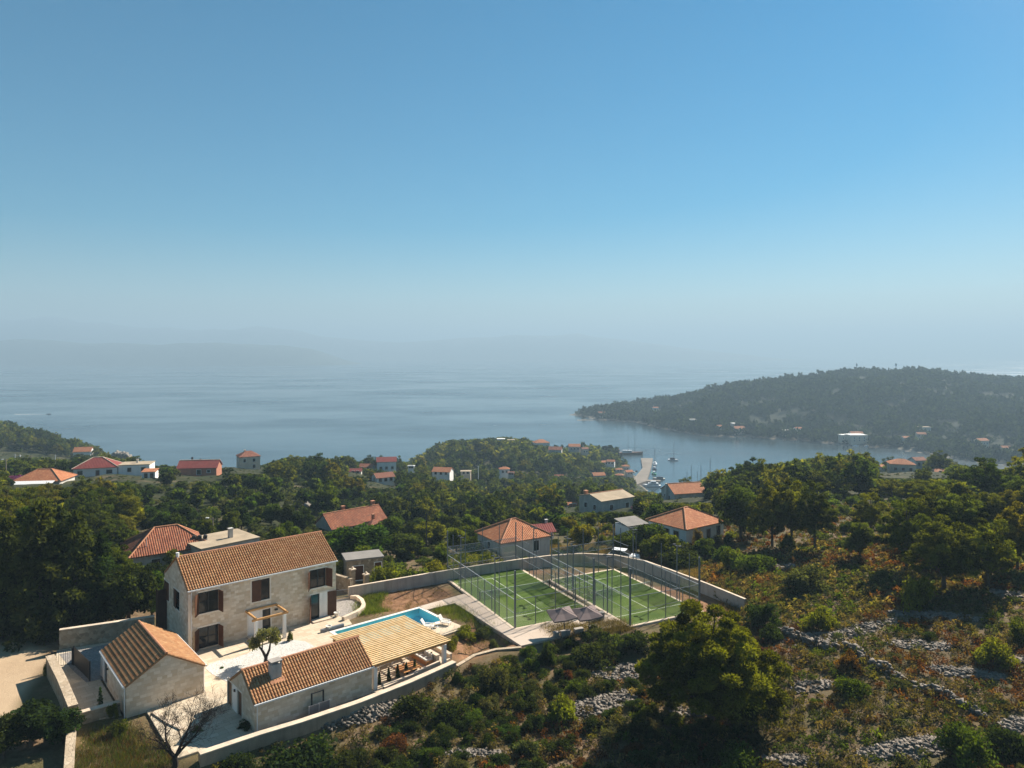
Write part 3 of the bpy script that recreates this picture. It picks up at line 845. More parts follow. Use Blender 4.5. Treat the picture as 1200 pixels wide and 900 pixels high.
        for k, an in enumerate(shutters):
            if an is None: continue
            hinge = o + e * (t0 if k == 0 else t1) + n * 0.03
            dv = e * (1 if k == 0 else -1)
            dirv = dv * math.cos(R(an)) + n * math.sin(R(an))
            end = hinge + dirv * wd
            th = dirv.cross(Vector((0, 0, 1))).normalized() * 0.022
            q = [hinge - th, end - th, end + th, hinge + th]
            if (q[1] - q[0]).cross(q[3] - q[0]).z < 0: q = q[::-1]
            sh = MB(); sh.hexa([Vector((p.x, p.y, z0)) for p in q] + [Vector((p.x, p.y, z1 - 0.02)) for p in q])
            for j in range(1, 6):   # ledges of the boards
                zz = z0 + (z1 - z0) * j / 6
                q2 = [hinge - th * 1.35 + dirv * 0.03, end - th * 1.35 - dirv * 0.03, end + th * 1.35 - dirv * 0.03, hinge + th * 1.35 + dirv * 0.03]
                if (q2[1] - q2[0]).cross(q2[3] - q2[0]).z < 0: q2 = q2[::-1]
                sh.hexa([Vector((p.x, p.y, zz)) for p in q2] + [Vector((p.x, p.y, zz + 0.03)) for p in q2])
            sh.build('shutter', shm or M['shutter'], root)
        return root
    def gutter(s, side, down=()):
        o, e, n = s.frame_on(side)
        L = s.W if side in ('front', 'back') else s.D
        g = MB()
        a = o + n * 0.20 + Vector((0, 0, s.H - 0.08)) - e * 0.12; b = a + e * (L + 0.24)
        g.beam(a, b, 0.13, 0.12)
        gp = g.build('gutter', M['white_metal'], s.root)
        for t_ in down:
            p = MB()
            q = o + e * t_ + n * 0.09
            p.tube([q + Vector((0, 0, 0.05)), q + Vector((0, 0, s.H - 0.25)), q + n * 0.11 + Vector((0, 0, s.H - 0.12))], 0.05, 8)
            p.build('downpipe', M['white_metal'], s.root)
    def part(s, name, m, pieces, parent=None):
        mb = MB()
        for pc in pieces: mb.hexa(pc)
        return mb.build(name, m, parent or s.root)
    def chimney(s, x, y, z, w, d, h, m, cap=True, capm=None):
        c = MB(); c.box(x - w / 2, x + w / 2, y - d / 2, y + d / 2, z, z + h)
        ch = c.build('chimney', m, s.roof)
        if cap:
            k = MB()
            for sx in (-1, 1):
                for sy in (-1, 1):
                    cx, cy = x + sx * (w / 2 - 0.06), y + sy * (d / 2 - 0.06)
                    k.box(cx - 0.05, cx + 0.05, cy - 0.05, cy + 0.05, z + h, z + h + 0.18)
            k.box(x - w / 2 - 0.05, x + w / 2 + 0.05, y - d / 2 - 0.05, y + d / 2 + 0.05, z + h + 0.182, z + h + 0.27)
            k.build('chimney_cap', capm or M['concrete'], s.root)
        return ch

def on_line(px, O, e):
    """distance along the plan line O + e t that a photo column meets"""
    k = (px - 600.0) / F
    return (k * O[1] - O[0]) / (e[0] - k * e[1])

# ------------------------------------------------------------------ the villa
VW, VD, VH = 15.7, 7.9, 6.1
def vo(zx0, zyt, zyb, zx1, O=A0, e=U, sc=4.736, ox=170, oy=600, zb=None):
    """opening on the villa front from its outline in the photo"""
    px0, px1 = ox + zx0 / sc, ox + zx1 / sc
    t0, t1 = on_line(px0, O, e), on_line(px1, O, e)
    d = O[1] + e[1] * t0
    return [t0, (ZV(oy + zyb / sc, d) - YARD) if zb is None else zb, t1, ZV(oy + zyt / sc, d) - YARD]
w1 = vo(298, 450, 568, 408); w2 = vo(298, 645, 768, 408, zb=0.06); w3 = vo(592, 385, 502, 692)
w4 = vo(916, 325, 428, 1004); w5 = vo(921, 462, 0, 1013, zb=0.06); dr = vo(573, 562, 0, 696, zb=0.06)
w2[2] = w1[2]; w2[0] = w1[0]
g1 = vo(108, 388, 512, 134, A0, V); g2 = vo(160, 425, 548, 192, A0, V)
g1 = [min(g1[0], g1[2]), g1[1], max(g1[0], g1[2]), g1[3]]; g2 = [min(g2[0], g2[2]), g2[1], max(g2[0], g2[2]), g2[3]]
for g_ in (g1, g2): g_[1], g_[3] = 3.3, 5.15
villa = House('stone_villa', 'two-storey limestone villa with a tiled gable roof and brown shutters beside the pool', 'house', A0[0], A0[1], YARD, ANG, VW, VD, VH, 2.35,
              M['limestone'], M['roof_new'], 'x', {'front': [w1, w2, w3, w4, w5, dr], 'near': [g1, g2]})
villa.window('front', w1, shutters=(128, 98))
villa.window('front', w2, shutters=(128, 98), kind='french_window')
villa.window('front', w3, leaves=2, bars=0, shutters=(3, None))
villa.window('front', w4, shutters=(126, 110))
r5 = villa.window('front', w5, leaves=2, bars=0, shutters=(122, 168), kind='french_window')
villa.part('wall_panel', M['plaster'], [villa.slab('front', (w5[0] + w5[2]) / 2 + 0.03, w5[2] - 0.01, w5[1], w5[3] - 0.01, -0.15, -0.02)], r5)
rd = villa.window('front', dr, leaves=3, bars=0, kind='front_door')
villa.part('wall_panel', M['plaster'], [villa.slab('front', dr[0] + 0.01, dr[0] + (dr[2] - dr[0]) * 0.64, dr[1], dr[3] - 0.01, -0.15, -0.02)], rd)
villa.window('near', g1, leaves=1, bars=1, shutters=(3, 3))
villa.window('near', g2, leaves=1, bars=1, shutters=(None, 3))
villa.gutter('front', (0.28,))
villa.part('quoin', M['surround'], [villa.slab('front', 0.0, 0.0 + (0.42 if i % 2 else 0.28), 0.3 * i, 0.3 * i + 0.29, 0.004, 0.016) for i in range(19)])
for w_ in (dr, w5): villa.part('door_step', M['coping'], [villa.slab('front', w_[0] - 0.15, w_[2] + 0.15, 0.0, 0.13, 0.03, 1.0)])
villa.part('wall_lamp', M['dark_metal'], [villa.slab('front', dr[2] + 0.45, dr[2] + 0.75, dr[3] - 0.35, dr[3] - 0.2, 0.0, 0.14)])
vp = MB(); vp.tube([(0.1, VD / 2, VH + 2.3), (0.1, VD / 2, VH + 2.85)], 0.16, 10); vp.build('vent_pipe', M['white_metal'], villa.roof)
vp = MB(); vp.tube([(0.5, VD * 0.86, VH + 0.5), (0.5, VD * 0.86, VH + 1.1)], 0.07, 8); vp.build('vent_pipe', M['white_metal'], villa.roof)
cs = MB(); cs.box(-0.9, -0.02, VD - 0.5, VD - 0.42, 0, 4.4); cs.box(-0.9, -0.84, VD - 0.42, VD + 0.3, 0, 4.4)
tag(cs.build('steel_screen', M['corten'], None, (A0[0], A0[1], YARD), R(ANG)), 'tall dark rusty steel screen against the back corner of the villa gable', 'screen')

# timber frame over the front door
k = thing('door_pergola', 'open square timber frame on two white posts over the front door of the villa', 'pergola', (A0[0], A0[1], YARD), R(ANG))
pe0 = on_line(287.5, A0, U); pe1 = on_line(323.5, A0, U); pd = 2.55; pz = 2.75
for x in (pe0 + 0.05, pe1 - 0.05):
    b = MB(); b.beam((x, -0.03, pz), (x, -pd - 0.25, pz), 0.16, 0.2); b.build('beam', M['timber'], k)
b = MB(); b.beam((pe0 - 0.25, -pd, pz - 0.203), (pe1 + 0.25, -pd, pz - 0.203), 0.16, 0.2); b.build('beam', M['timber'], k)
b = MB(); b.beam((pe0 + 0.14, -0.12, pz - 0.003), (pe1 - 0.14, -0.12, pz - 0.003), 0.14, 0.18); b.build('beam', M['timber'], k)
for x in (pe0 + 0.15, pe1 - 0.15):
    b = MB(); b.box(x - 0.15, x + 0.15, -pd - 0.15, -pd + 0.15, 0, pz - 0.305); b.build('post', M['plaster'], k)

# ------------------------------------------------------------------ the garage and the pavilion
GO = np.array([-31.2, 57.4])
def loc_t(px, O, e): return on_line(px, O, e)
gd = [loc_t(125.5, GO, V), 0.05, loc_t(120.5, GO, V), 2.05]; gd = [min(gd[0], gd[2]), 0.05, max(gd[0], gd[2]) + 0.75, 2.1]
garage = House('stone_garage', 'small limestone outbuilding with an asymmetric-lit brown tiled gable roof by the gate'.replace('asymmetric-lit ', ''), 'outbuilding', GO[0], GO[1], YARD - 0.2, ANG, 6.0, 9.0, 2.65, 1.8,
               M['limestone'], M['roof_new'], 'y', {'near': [gd]})
rr = garage.window('near', gd, leaves=2, bars=0, kind='door')
garage.part('wall_panel', M['plaster'], [garage.slab('near', (gd[0] + gd[2]) / 2 + 0.03, gd[2] - 0.01, gd[1], gd[3] - 0.01, -0.15, -0.02)], rr)
garage.gutter('near', (0.12,)); garage.gutter('far', (0.15,))
garage.part('wall_lamp', M['dark_metal'], [garage.slab('near', gd[0] - 0.5, gd[0] - 0.36, 1.7, 1.85, 0, 0.14)])

PO = np.array([-19.9, 54.95])
q0, q1 = sorted((loc_t(296, PO, V), loc_t(281.5, PO, V)))
pdoor = [loc_t(289.5, PO, V), 0.05]; pw_a = sorted((loc_t(283.5, PO, V), loc_t(278.5, PO, V))); pw_b = sorted((loc_t(272.0, PO, V), loc_t(267.0, PO, V)))
pav = House('stone_pavilion', 'long low limestone pavilion with a ribbed tiled roof and stubby chimney beside the front wall', 'outbuilding', PO[0], PO[1], YARD - 0.1, ANG, 10.2, 5.3, 2.35, 1.65,
            M['limestone'], M['roof_new'], 'x', {'near': [[pw_a[0], 0.05, pw_a[1], 2.1], [pw_b[0], 0.05, pw_b[1], 2.1]]})
for a in (pw_a, pw_b):
    r_ = pav.window('near', [a[0], 0.05, a[1], 2.1], leaves=1, bars=0, kind='door', surround=True)
    pav.part('door_leaf', M['shutter'], [pav.slab('near', a[0] + 0.09, a[1] - 0.09, 0.14, 2.02, -0.15, -0.06)], r_)
pav.part('wall_lamp', M['dark_metal'], [pav.slab('near', pw_a[1] + 0.45, pw_a[1] + 0.62, 1.75, 1.92, 0, 0.14)])
pav.part('wall_panel', M['plaster'], [pav.slab('near', pw_a[1] + 0.145, pw_b[0] - 0.145, 0.02, 2.2, 0.0, 0.02)])
pav.gutter('front', (0.15,))
cx = loc_t(326, PO + V * 0.9, U)
pav.chimney(cx, 1.55, 2.6, 0.85, 0.7, 1.75, M['plaster_grey'])
pav.part('flashing', M['terracotta'], [[Vector(p) for p in ((cx - 0.6, 0.85, 2.98), (cx + 0.6, 0.85, 2.98), (cx + 0.6, 1.2, 3.2), (cx - 0.6, 1.2, 3.2), (cx - 0.6, 0.85, 3.03), (cx + 0.6, 0.85, 3.03), (cx + 0.6, 1.2, 3.25), (cx - 0.6, 1.2, 3.25))]], pav.roof)
# the black trellis and steel panel standing against the pavilion's long wall
tx0 = loc_t(358, PO, U); tx1 = loc_t(381, PO, U)
k = thing('garden_trellis', 'black iron arch and grey sheet stand leaning at the long wall of the pavilion', 'trellis', (PO[0], PO[1], YARD - 0.2), R(ANG))
for x in (tx0 + 0.35, tx1 - 0.35):
    b = MB(); b.box(x - 0.05, x + 0.05, -0.45, -0.35, 0, 2.0); b.build('post', M['dark_metal'], k)
b = MB(); b.beam((tx0 + 0.3, -0.4, 1.95), (tx1 - 0.3, -0.4, 1.95), 0.08, 0.06); b.build('crossbar', M['dark_metal'], k)
b = MB(); b.box(tx0, tx1 + 0.1, -0.62, -0.58, 0.1, 1.1); b.build('sheet', M['grey_metal'], k)
for x in (tx0, (tx0 + tx1) / 2, tx1 + 0.1):
    b = MB(); b.box(x - 0.03, x + 0.03, -0.68, -0.625, 0, 1.15); b.build('stake', M['pale_metal'], k)

# ------------------------------------------------------------------ paving, gravel, aprons
t = NT('limestone_paving')
uv = t.coord('Object')
rot = t.n('ShaderNodeMapping'); t.put(rot.inputs['Vector'], uv); rot.inputs['Rotation'].default_value = (0, 0, R(-ANG))
b = t.n('ShaderNodeTexBrick', Scale=1.0); b.offset = 0.37; b.squash = 0.7; b.squash_frequency = 3
t.put(b.inputs['Vector'], rot.outputs[0])
b.inputs['Color1'].default_value = (0.46, 0.37, 0.265, 1); b.inputs['Color2'].default_value = (0.60, 0.51, 0.385, 1); b.inputs['Mortar'].default_value = (0.34, 0.27, 0.20, 1)
b.inputs['Mortar Size'].default_value = 0.016; b.inputs['Brick Width'].default_value = 0.95; b.inputs['Row Height'].default_value = 0.55
n = t.noise(uv, 1.3, 4)
M['paving'] = t.finish(t.mix(t.math('MULTIPLY', n, 0.5), b.outputs['Color'], (0.54, 0.42, 0.29)), 0.85, t.bump(b.outputs['Fac'], -0.3, 0.02), 0, 0.2)
t = NT('concrete_apron')
uv = t.coord('Object')
rot = t.n('ShaderNodeMapping'); t.put(rot.inputs['Vector'], uv); rot.inputs['Rotation'].default_value = (0, 0, R(62.3))
b = t.n('ShaderNodeTexBrick', Scale=1.0); b.offset = 0.0
t.put(b.inputs['Vector'], rot.outputs[0])
b.inputs['Color1'].default_value = (0.50, 0.41, 0.33, 1); b.inputs['Color2'].default_value = (0.54, 0.45, 0.37, 1); b.inputs['Mortar'].default_value = (0.36, 0.29, 0.23, 1)
b.inputs['Mortar Size'].default_value = 0.012; b.inputs['Brick Width'].default_value = 2.4; b.inputs['Row Height'].default_value = 2.4
M['apron'] = t.finish(t.mix(t.math('MULTIPLY', t.noise(uv, 0.7, 5), 0.55), b.outputs['Color'], (0.38, 0.27, 0.19)), 0.9, None, 0, 0.2)
def gravel(name, a, bcol):
    t = NT(name)
    v = t.n('ShaderNodeTexVoronoi', Scale=9.0); t.put(v.inputs['Vector'], t.coord())
    sp = t.n('ShaderNodeSeparateColor'); t.put(sp.inputs[0], v.outputs['Color'])
    return t.finish(t.ramp(t.math('ADD', t.math('MULTIPLY', sp.outputs[0], 0.7), t.math('MULTIPLY', t.noise(t.coord(), 0.8, 4), 0.3)), [(0.1, a), (0.9, bcol)]), 0.95, t.bump(v.outputs['Distance'], 0.8, 0.05), 0, 0.15)
M['white_gravel'] = gravel('white_gravel', (0.42, 0.40, 0.37), (0.62, 0.60, 0.55))
M['grey_gravel'] = gravel('grey_gravel', (0.20, 0.18, 0.165), (0.34, 0.31, 0.28))

def sheet(name, pts, z0, z1, m, kind='structure'):
    mb = MB(); mb.prism(pts, z0, z1)
    return tag(mb.build(name, m), kind=kind)
# courtyard paving: from the gate past the garage and between the houses to the pool
court_pts = [EST(-3.6, 4.5), EST(-3.6, -9.0), EST(-6.0, -9.2), EST(-6.2, -18.5), EST(-2.2, -18.6), (-22.3, 52.6), (-19.5, 54.6), EST(12.6, -17.1), EST(12.6, -10.6), EST(23.4, -10.6), EST(23.4, -9.25), EST(12.85, -9.25), EST(12.85, -3.8), EST(15.7, -3.8), EST(16.4, -1.2), EST(16.0, 1.0), EST(-0.3, 0.6), EST(-0.5, 4.5)]
sheet('courtyard_paving', court_pts, YARD - 0.3, YARD, M['paving'])
lane = [(-42.3, 65.2), (-38.2, 60.6), (-34.5, 56.6), (-31.8, 57.8), (-37.8, 64.8), (-38.2, 73.8), (-45.0, 70.2)]
sheet('gate_paving', lane, YARD - 0.4, YARD - 0.06, M['paving'])
sheet('parking_paving', [(-44.2, 69.3), (-40.6, 65.7), (-38.0, 63.4), (-33.4, 66.6), (-32.0, 69.0), (-37.3, 74.4)], YARD - 0.4, YARD - 0.05, M['grey_gravel'])
gp = [(240.5, 783), (246, 778), (258, 774), (272, 772), (290, 766), (306, 757), (325, 752.2), (345, 750), (358, 752), (369, 757.5), (352, 764), (330, 775), (305, 800), (280, 806), (262, 797), (248, 790)]
sheet('gravel_bed', [G(x, y, YARD) for x, y in gp], YARD - 0.1, YARD + 0.02, M['white_gravel'])
dv = [(390, 703), (412, 700.5), (420, 702), (423.5, 707), (423, 713), (417, 718), (404, 723.5), (397, 722), (388, 712)]
sheet('gravel_drive', [G(x, y, YARD) for x, y in dv], YARD - 0.2, YARD + 0.01, M['grey_gravel'])
sheet('concrete_apron', APRON, YARD - 0.55, YARD + 0.03, M['apron'])
# curved stone kerb wall round the drive
def wall_run(name, label, pts, zb, zt, th, m, capm=None, cap=0.07, over=0.04, cat='wall', label_cap=None, zts=None):
    """a wall along a plan line; zb, zt the foot and top levels (zts: a top level per point)"""
    n = len(pts); P = [Vector(p) for p in pts]
    L, Rr = [], []
    for i in range(n):
        a = (P[i] - P[max(i - 1, 0)]); c = (P[min(i + 1, n - 1)] - P[i])
        a = a.normalized() if a.length > 1e-6 else c.normalized(); c = c.normalized() if c.length > 1e-6 else a
        tt = (a + c).normalized(); nn = Vector((-tt.y, tt.x)) / max(0.4, tt.dot(c))
        L.append(nn); Rr.append(-nn)
    def run(mb, w, z0, z1):
        acc = 0.0
        for i in range(n - 1):
            a, c = P[i], P[i + 1]
            l0, l1, r0, r1 = a + L[i] * w, c + L[i + 1] * w, a - L[i] * w, c - L[i + 1] * w
            zz0, zz1 = z1[i], z1[i + 1]
            seg = (c - a).length
            for (s0, s1, fl) in ((l0, l1, True), (r0, r1, False)):
                q = [(s0.x, s0.y, z0[i]), (s1.x, s1.y, z0[i + 1]), (s1.x, s1.y, zz1), (s0.x, s0.y, zz0)]
                uv = [(acc, z0[i]), (acc + seg, z0[i + 1]), (acc + seg, zz1), (acc, zz0)]
                mb.quad(*(q[::-1] if fl else q), uv=uv[::-1] if fl else uv)
            mb.quad((r0.x, r0.y, zz0), (r1.x, r1.y, zz1), (l1.x, l1.y, zz1), (l0.x, l0.y, zz0), uv=[(acc, 0), (acc + seg, 0), (acc + seg, 2 * w), (acc, 2 * w)])
            acc += seg
        for i, s in ((0, 1), (n - 1, -1)):
            l, r = P[i] + L[i] * w, P[i] - L[i] * w
            q = [(l.x, l.y, z0[i]), (r.x, r.y, z0[i]), (r.x, r.y, z1[i]), (l.x, l.y, z1[i])]
            mb.quad(*(q if s > 0 else q[::-1]), uv=[(0, 0), (2 * w, 0), (2 * w, 1), (0, 1)])
    zts = zts or [zt] * n
    zbs = [zb] * n if not hasattr(zb, '__len__') else zb
    mb = MB(); run(mb, th / 2, zbs, zts)
    if capm is None:
        return tag(mb.build(name, m), label, cat)
    root = tag(mb.build(name, m), label, cat)
    cb = MB(); run(cb, th / 2 + over, [z + 0.003 for z in zts], [z + cap for z in zts])
    cb.build('coping', capm, root)
    return root
wall_run('curved_wall', 'low curved sandstone edging wall round the grey gravel drive', [G(x, y, YARD + 0.4) for x, y in ((411, 697.5), (418.5, 698), (424, 702), (426.3, 707.5), (424, 712), (418, 716), (410, 719.5), (402, 723))], YARD - 0.4, YARD + 0.4, 0.42, M['coping'])
wall_run('concrete_wall', 'long grey concrete boundary wall curving behind the two padel courts', BACKWALL, YARD - 1.5, YARD + 1.28, 0.28, M['concrete'], M['coping'], 0.05, 0.01)
wall_run('garden_wall', 'sandy rendered front boundary wall with a pale coping below the pavilion', FRONTWALL, YARD - 1.6, YARD + 0.42, 0.5, M['render_wall'], M['coping'], 0.09)
wall_run('retaining_wall', 'low earthy retaining wall between the garden corner and the court terrace', [(-5.2, 66.9), G(556, 774, 69.9), G(581, 766.5, 70.0), G(611, 758.5, YARD)], YARD - 2.0, YARD - 0.55, 0.30, M['render_wall'], M['rubble_top'], 0.05, zts=[70.38, 70.42, 70.46, 70.5])
wall_run('entrance_wall', 'tall coursed stone wall along the back of the entrance drive', [(-45.0, 70.6), (-41.0, 72.5), (-37.4, 74.3)], YARD - 1, YARD + 1.8, 0.4, M['rubble_wall'], M['coping'], 0.08)
wall_run('roadside_wall', 'thick rubble stone wall with light capping between the road and the garage', LEFTWALL, YARD - 1.6, YARD + 1.35, 0.62, M['rubble_wall'], M['rubble_top'], 0.1)
wall_run('lower_roadside_wall', 'stone wall stepping down beside the dry garden at the bottom corner', LOWERWALL, YARD - 3, YARD + 0.6, 0.55, M['rubble_wall'], M['rubble_top'], 0.1, zts=[YARD + 0.95, YARD + 0.5, YARD - 0.1, YARD - 0.5])
wall_run('cross_wall', 'rubble wall joining the roadside wall to the garage corner', [(-34.4, 56.5), (-32.2, 58.3)], YARD - 1.3, YARD + 0.75, 0.45, M['rubble_wall'], M['coping'], 0.08)
wall_run('bottom_wall', 'short rough stone wall at the lower edge beside the bushes', [(-36.5, 47.5), (-33.2, 48.7), (-31.6, 49.2)], YARD - 3.5, YARD - 0.6, 0.5, M['rubble_wall'], M['coping'], 0.08)
wall_run('step_wall', 'low paving edge wall running from the garage corner towards the bare tree', [EST(-5.6, -10.4), EST(-5.2, -12.6), EST(-4.6, -14.6)], YARD - 1.0, YARD + 0.12, 0.4, M['coping'])
# villa screen fence, iron gate, far gate
def rails(name, label, cat, a, b, z, h, n, m, solid=False, frame=0.06):
    k = thing(name, label, cat, (a[0], a[1], z), math.atan2(b[1] - a[1], b[0] - a[0]))
    L = math.hypot(b[0] - a[0], b[1] - a[1])
    for x in (0.0, L):
        p = MB(); p.box(x - frame, x + frame, -frame, frame, 0, h + 0.06); p.build('post', m, k)
    for zz in (0.12, h):
        p = MB(); p.beam((frame, 0, zz), (L - frame, 0, zz), 0.04, 0.05); p.build('rail', m, k)
    p = MB()
    if solid:
        for i in range(n): p.box(frame + (L - 2 * frame) * i / n + 0.006, frame + (L - 2 * frame) * (i + 1) / n - 0.006, -0.016, 0.016, 0.15, h - 0.03)
        p.build('board_panel', m, k)
    else:
        for i in range(1, n): p.box(L * i / n - 0.014, L * i / n + 0.014, -0.014, 0.014, 0.145, h - 0.025)
        p.build('bar_panel', m, k)
    return k
rails('board_fence', 'solid black board fence from the entrance gate to the garage corner', 'fence', (-41.3, 66.9), (-37.9, 63.7), YARD - 0.06, 1.75, 24, M['dark_metal'], True)
rails('entrance_gate', 'black barred iron gate between the stone walls at the road', 'gate', (-42.9, 66.2), (-41.5, 67.0), YARD - 0.06, 1.5, 9, M['dark_metal'])
rails('drive_gate', 'low grey barred gate at the far end of the gravel drive', 'gate', G(390, 702.5, YARD), G(410.5, 700, YARD), YARD, 1.0, 16, M['grey_metal'])
for i, (px, py, h, lab) in enumerate(((413, 684, 1.9, 'taller stone gate pillar with a ball cap near the old shed'), (429, 685, 1.35, 'shorter stone gate pillar with a pointed cap in front of the old shed'))):
    x, y = G(px, py, YARD + 0.2)
    y += 1.2; x = XX(px, y)
    k = thing('gate_pillar', lab, 'pillar', (x, y, YARD - 0.3), R(ANG))
    p = MB(); p.box(-0.28, 0.28, -0.28, 0.28, 0, h); p.build('shaft', M['rubble_wall'], k)
    p = MB(); p.box(-0.36, 0.36, -0.36, 0.36, h + 0.002, h + 0.12); p.lathe([(0.06, h + 0.121), (0.15, h + 0.2), (0.16, h + 0.3), (0.08, h + 0.4), (0.01, h + 0.42)], n=10); p.build('cap', M['coping'], k)

# ------------------------------------------------------------------ pool, deck, big pergola, terrace furniture
PQ = np.array([-7.6, 78.0])                    # near far-end corner of the pool
PU, PV = U, V
def PL(u, v): return tuple(PQ + PU * u + PV * v)
pool = thing('swimming_pool', 'long turquoise swimming pool with pale coping beside the slatted pergola', 'pool', (PQ[0], PQ[1], YARD), R(ANG))
pl, pw, pdep = 10.6, 4.7, 0.95
b = MB()
b.quad((-pl, 0, -pdep), (0, 0, -pdep), (0, pw, -pdep), (-pl, pw, -pdep))
b.quad((-pl, pw, -pdep), (0, pw, -pdep), (0, pw, 0), (-pl, pw, 0)); b.quad((0, 0, -pdep), (-pl, 0, -pdep), (-pl, 0, 0), (0, 0, 0))
b.quad((0, pw, -pdep), (0, 0, -pdep), (0, 0, 0), (0, pw, 0)); b.quad((-pl, 0, -pdep), (-pl, pw, -pdep), (-pl, pw, 0), (-pl, 0, 0))
b.build('basin', M['pool_tile'], pool)
b = MB(); b.quad((-pl + .002, 0.002, -0.08), (-.002, 0.002, -0.08), (-.002, pw - .002, -0.08), (-pl + .002, pw - .002, -0.08)); b.build('water', M['pool_water'], pool)
b = MB(); b.box(-pl, 0.35, pw, pw + 0.4, -0.5, 0.03); b.box(0.002, 0.35, 0.0, pw - .002, -0.5, 0.027); b.box(-pl - 0.4, -pl, 0, pw + 0.4, -0.5, 0.03)
b.build('coping', M['surround'], pool)
b = MB()
for i in range(3): b.box(-pl + 0.002 + 0.4 * i, -pl + 0.4 * (i + 1), 0.01, 1.6, -pdep + .004, -0.25 - 0.35 * i)
b.build('pool_steps', M['pool_tile'], pool)
# deck on the near side of the pool
dk = thing('pool_deck', 'raised pale stone sun deck at the end of the pool above the shrubs', 'deck', (PQ[0], PQ[1], YARD), R(ANG))
b = MB(); b.prism([(-9.5, -0.002), (0.35, -0.002), (0.62, -3.45), (-3.1, -3.5), (-9.5, -3.5)], -0.14, 0.028); b.build('deck_slab', M['paving'], dk)
b = MB(); b.prism([(-9.3, -0.1), (0.0, -0.1), (0.25, -3.1), (-3.1, -3.2), (-9.3, -3.2)], -1.6, -0.142); b.build('deck_base', M['concrete'], dk)
# pergola of thin slats
PG = np.array([-11.97, 61.7])
pg = thing('slatted_pergola', 'large square pergola roofed with pale timber slats over the outdoor terrace', 'pergola', (PG[0], PG[1], YARD), R(ANG))
pgw, pgd, pgz = 7.8, 7.9, 2.35
for x in (0.22, pgw - 0.22):
    for y in (0.3, pgd - 0.3):
        b = MB(); b.box(x - 0.17, x + 0.17, y - 0.17, y + 0.17, -0.4, pgz - 0.42); b.build('post', M['plaster'], pg)
for y in (0.3, pgd / 2, pgd - 0.3):
    b = MB(); b.beam((-0.1, y, pgz - 0.30), (pgw + 0.1, y, pgz - 0.30), 0.16, 0.22); b.build('beam', M['timber'], pg)
for i in range(7):
    x = 0.1 + (pgw - 0.2) * i / 6
    b = MB(); b.beam((x, -0.15, pgz - 0.115), (x, pgd + 0.1, pgz - 0.115), 0.08, 0.14); b.build('rafter', M['timber'], pg)
ns = 23
for i in range(ns):
    y = -0.1 + (pgd + 0.1) * i / (ns - 1)
    b = MB(); b.beam((-0.25 - 0.0, y, pgz), (pgw + 0.25, y, pgz), 0.20, 0.06); b.build('slat', M['slat'], pg)
# under it: low planter walls, sofa, table, benches
def PGL(u, v): return tuple(PG + U * u + V * v)
wall_run('planter_wall', 'low limestone planter wall behind the cushioned terrace bench', [PGL(7.3, 0.9), PGL(7.3, 5.2)], YARD - 0.5, YARD + 0.75, 0.35, M['limestone'], M['coping'], 0.06)
wall_run('planter_wall', 'outer limestone planter wall along the soil beside the pergola post', [PGL(9.0, 1.2), PGL(9.0, 5.0), PGL(7.6, 5.2)], YARD - 1.2, YARD + 0.30, 0.3, M['limestone'], M['coping'], 0.06)
wall_run('planter_wall', 'pale parapet wall of the terrace facing the front boundary wall', [PGL(0.6, -0.55), PGL(7.2, 0.5)], YARD - 0.5, YARD + 0.35, 0.25, M['limestone'], M['coping'], 0.05)
sheet('terrace_paving', [PGL(0.2, -0.4), PGL(8.8, 1.0), PGL(8.9, 5.1), PGL(7.0, 8.2), PGL(-0.3, 8.2), PGL(-0.3, 0.0)], YARD - 0.3, YARD + 0.012, M['paving'])
k = thing('sofa_bench', 'built-in timber bench with white seat cushions along the planter wall', 'bench', (*PGL(6.55, 1.2), YARD + 0.01), R(ANG))
b = MB(); b.box(-0.4, 0.45, 0, 3.8, 0, 0.36); b.build('bench_base', M['table_wood'], k)
for i in range(4):
    b = MB(); b.box(-0.36, 0.40, 0.05 + 0.72 * i, 0.72 + 0.72 * i, 0.362, 0.50); b.build('cushion', M['fabric_white'], k)
for i in range(4):
    b = MB(); b.box(0.28, 0.42, 0.1 + 0.72 * i, 0.68 + 0.72 * i, 0.504, 0.86); b.build('back_cushion', M['fabric_white'], k)
k = thing('coffee_table', 'low square table with an orange slatted wooden top under the pergola', 'table', (*PGL(4.3, 1.3), YARD + 0.01), R(ANG + 4))
b = MB()
for i in range(9): b.box(-1.0, 1.0, -0.8 + 0.18 * i, -0.8 + 0.18 * i + 0.165, 0.38, 0.43)
b.build('tabletop', M['table_wood'], k)
for x in (-0.85, 0.85):
    for y in (-0.65, 0.65):
        b = MB(); b.box(x - 0.05, x + 0.05, y - 0.05, y + 0.05, 0, 0.378); b.build('leg', M['table_wood'], k)
def white_bench(u, v, rz, label, w=1.7):
    k = thing('terrace_bench', label, 'bench', (*PGL(u, v), YARD + 0.01), R(ANG + rz), 'white benches under the pergola')
    b = MB(); b.box(-w / 2, w / 2, -0.32, 0.32, 0.40, 0.52); b.build('seat', M['fabric_white'], k)
    for x in (-w / 2 + 0.1, w / 2 - 0.1):
        for y in (-0.24, 0.24):
            b = MB(); b.box(x - 0.04, x + 0.04, y - 0.04, y + 0.04, 0, 0.398); b.build('leg', M['white_metal'], k)
white_bench(4.9, 4.0, 0, 'white bench under the pergola, the one farther from the pavilion')
white_bench(3.0, 3.5, 8, 'white bench under the pergola, the one nearer the pavilion')
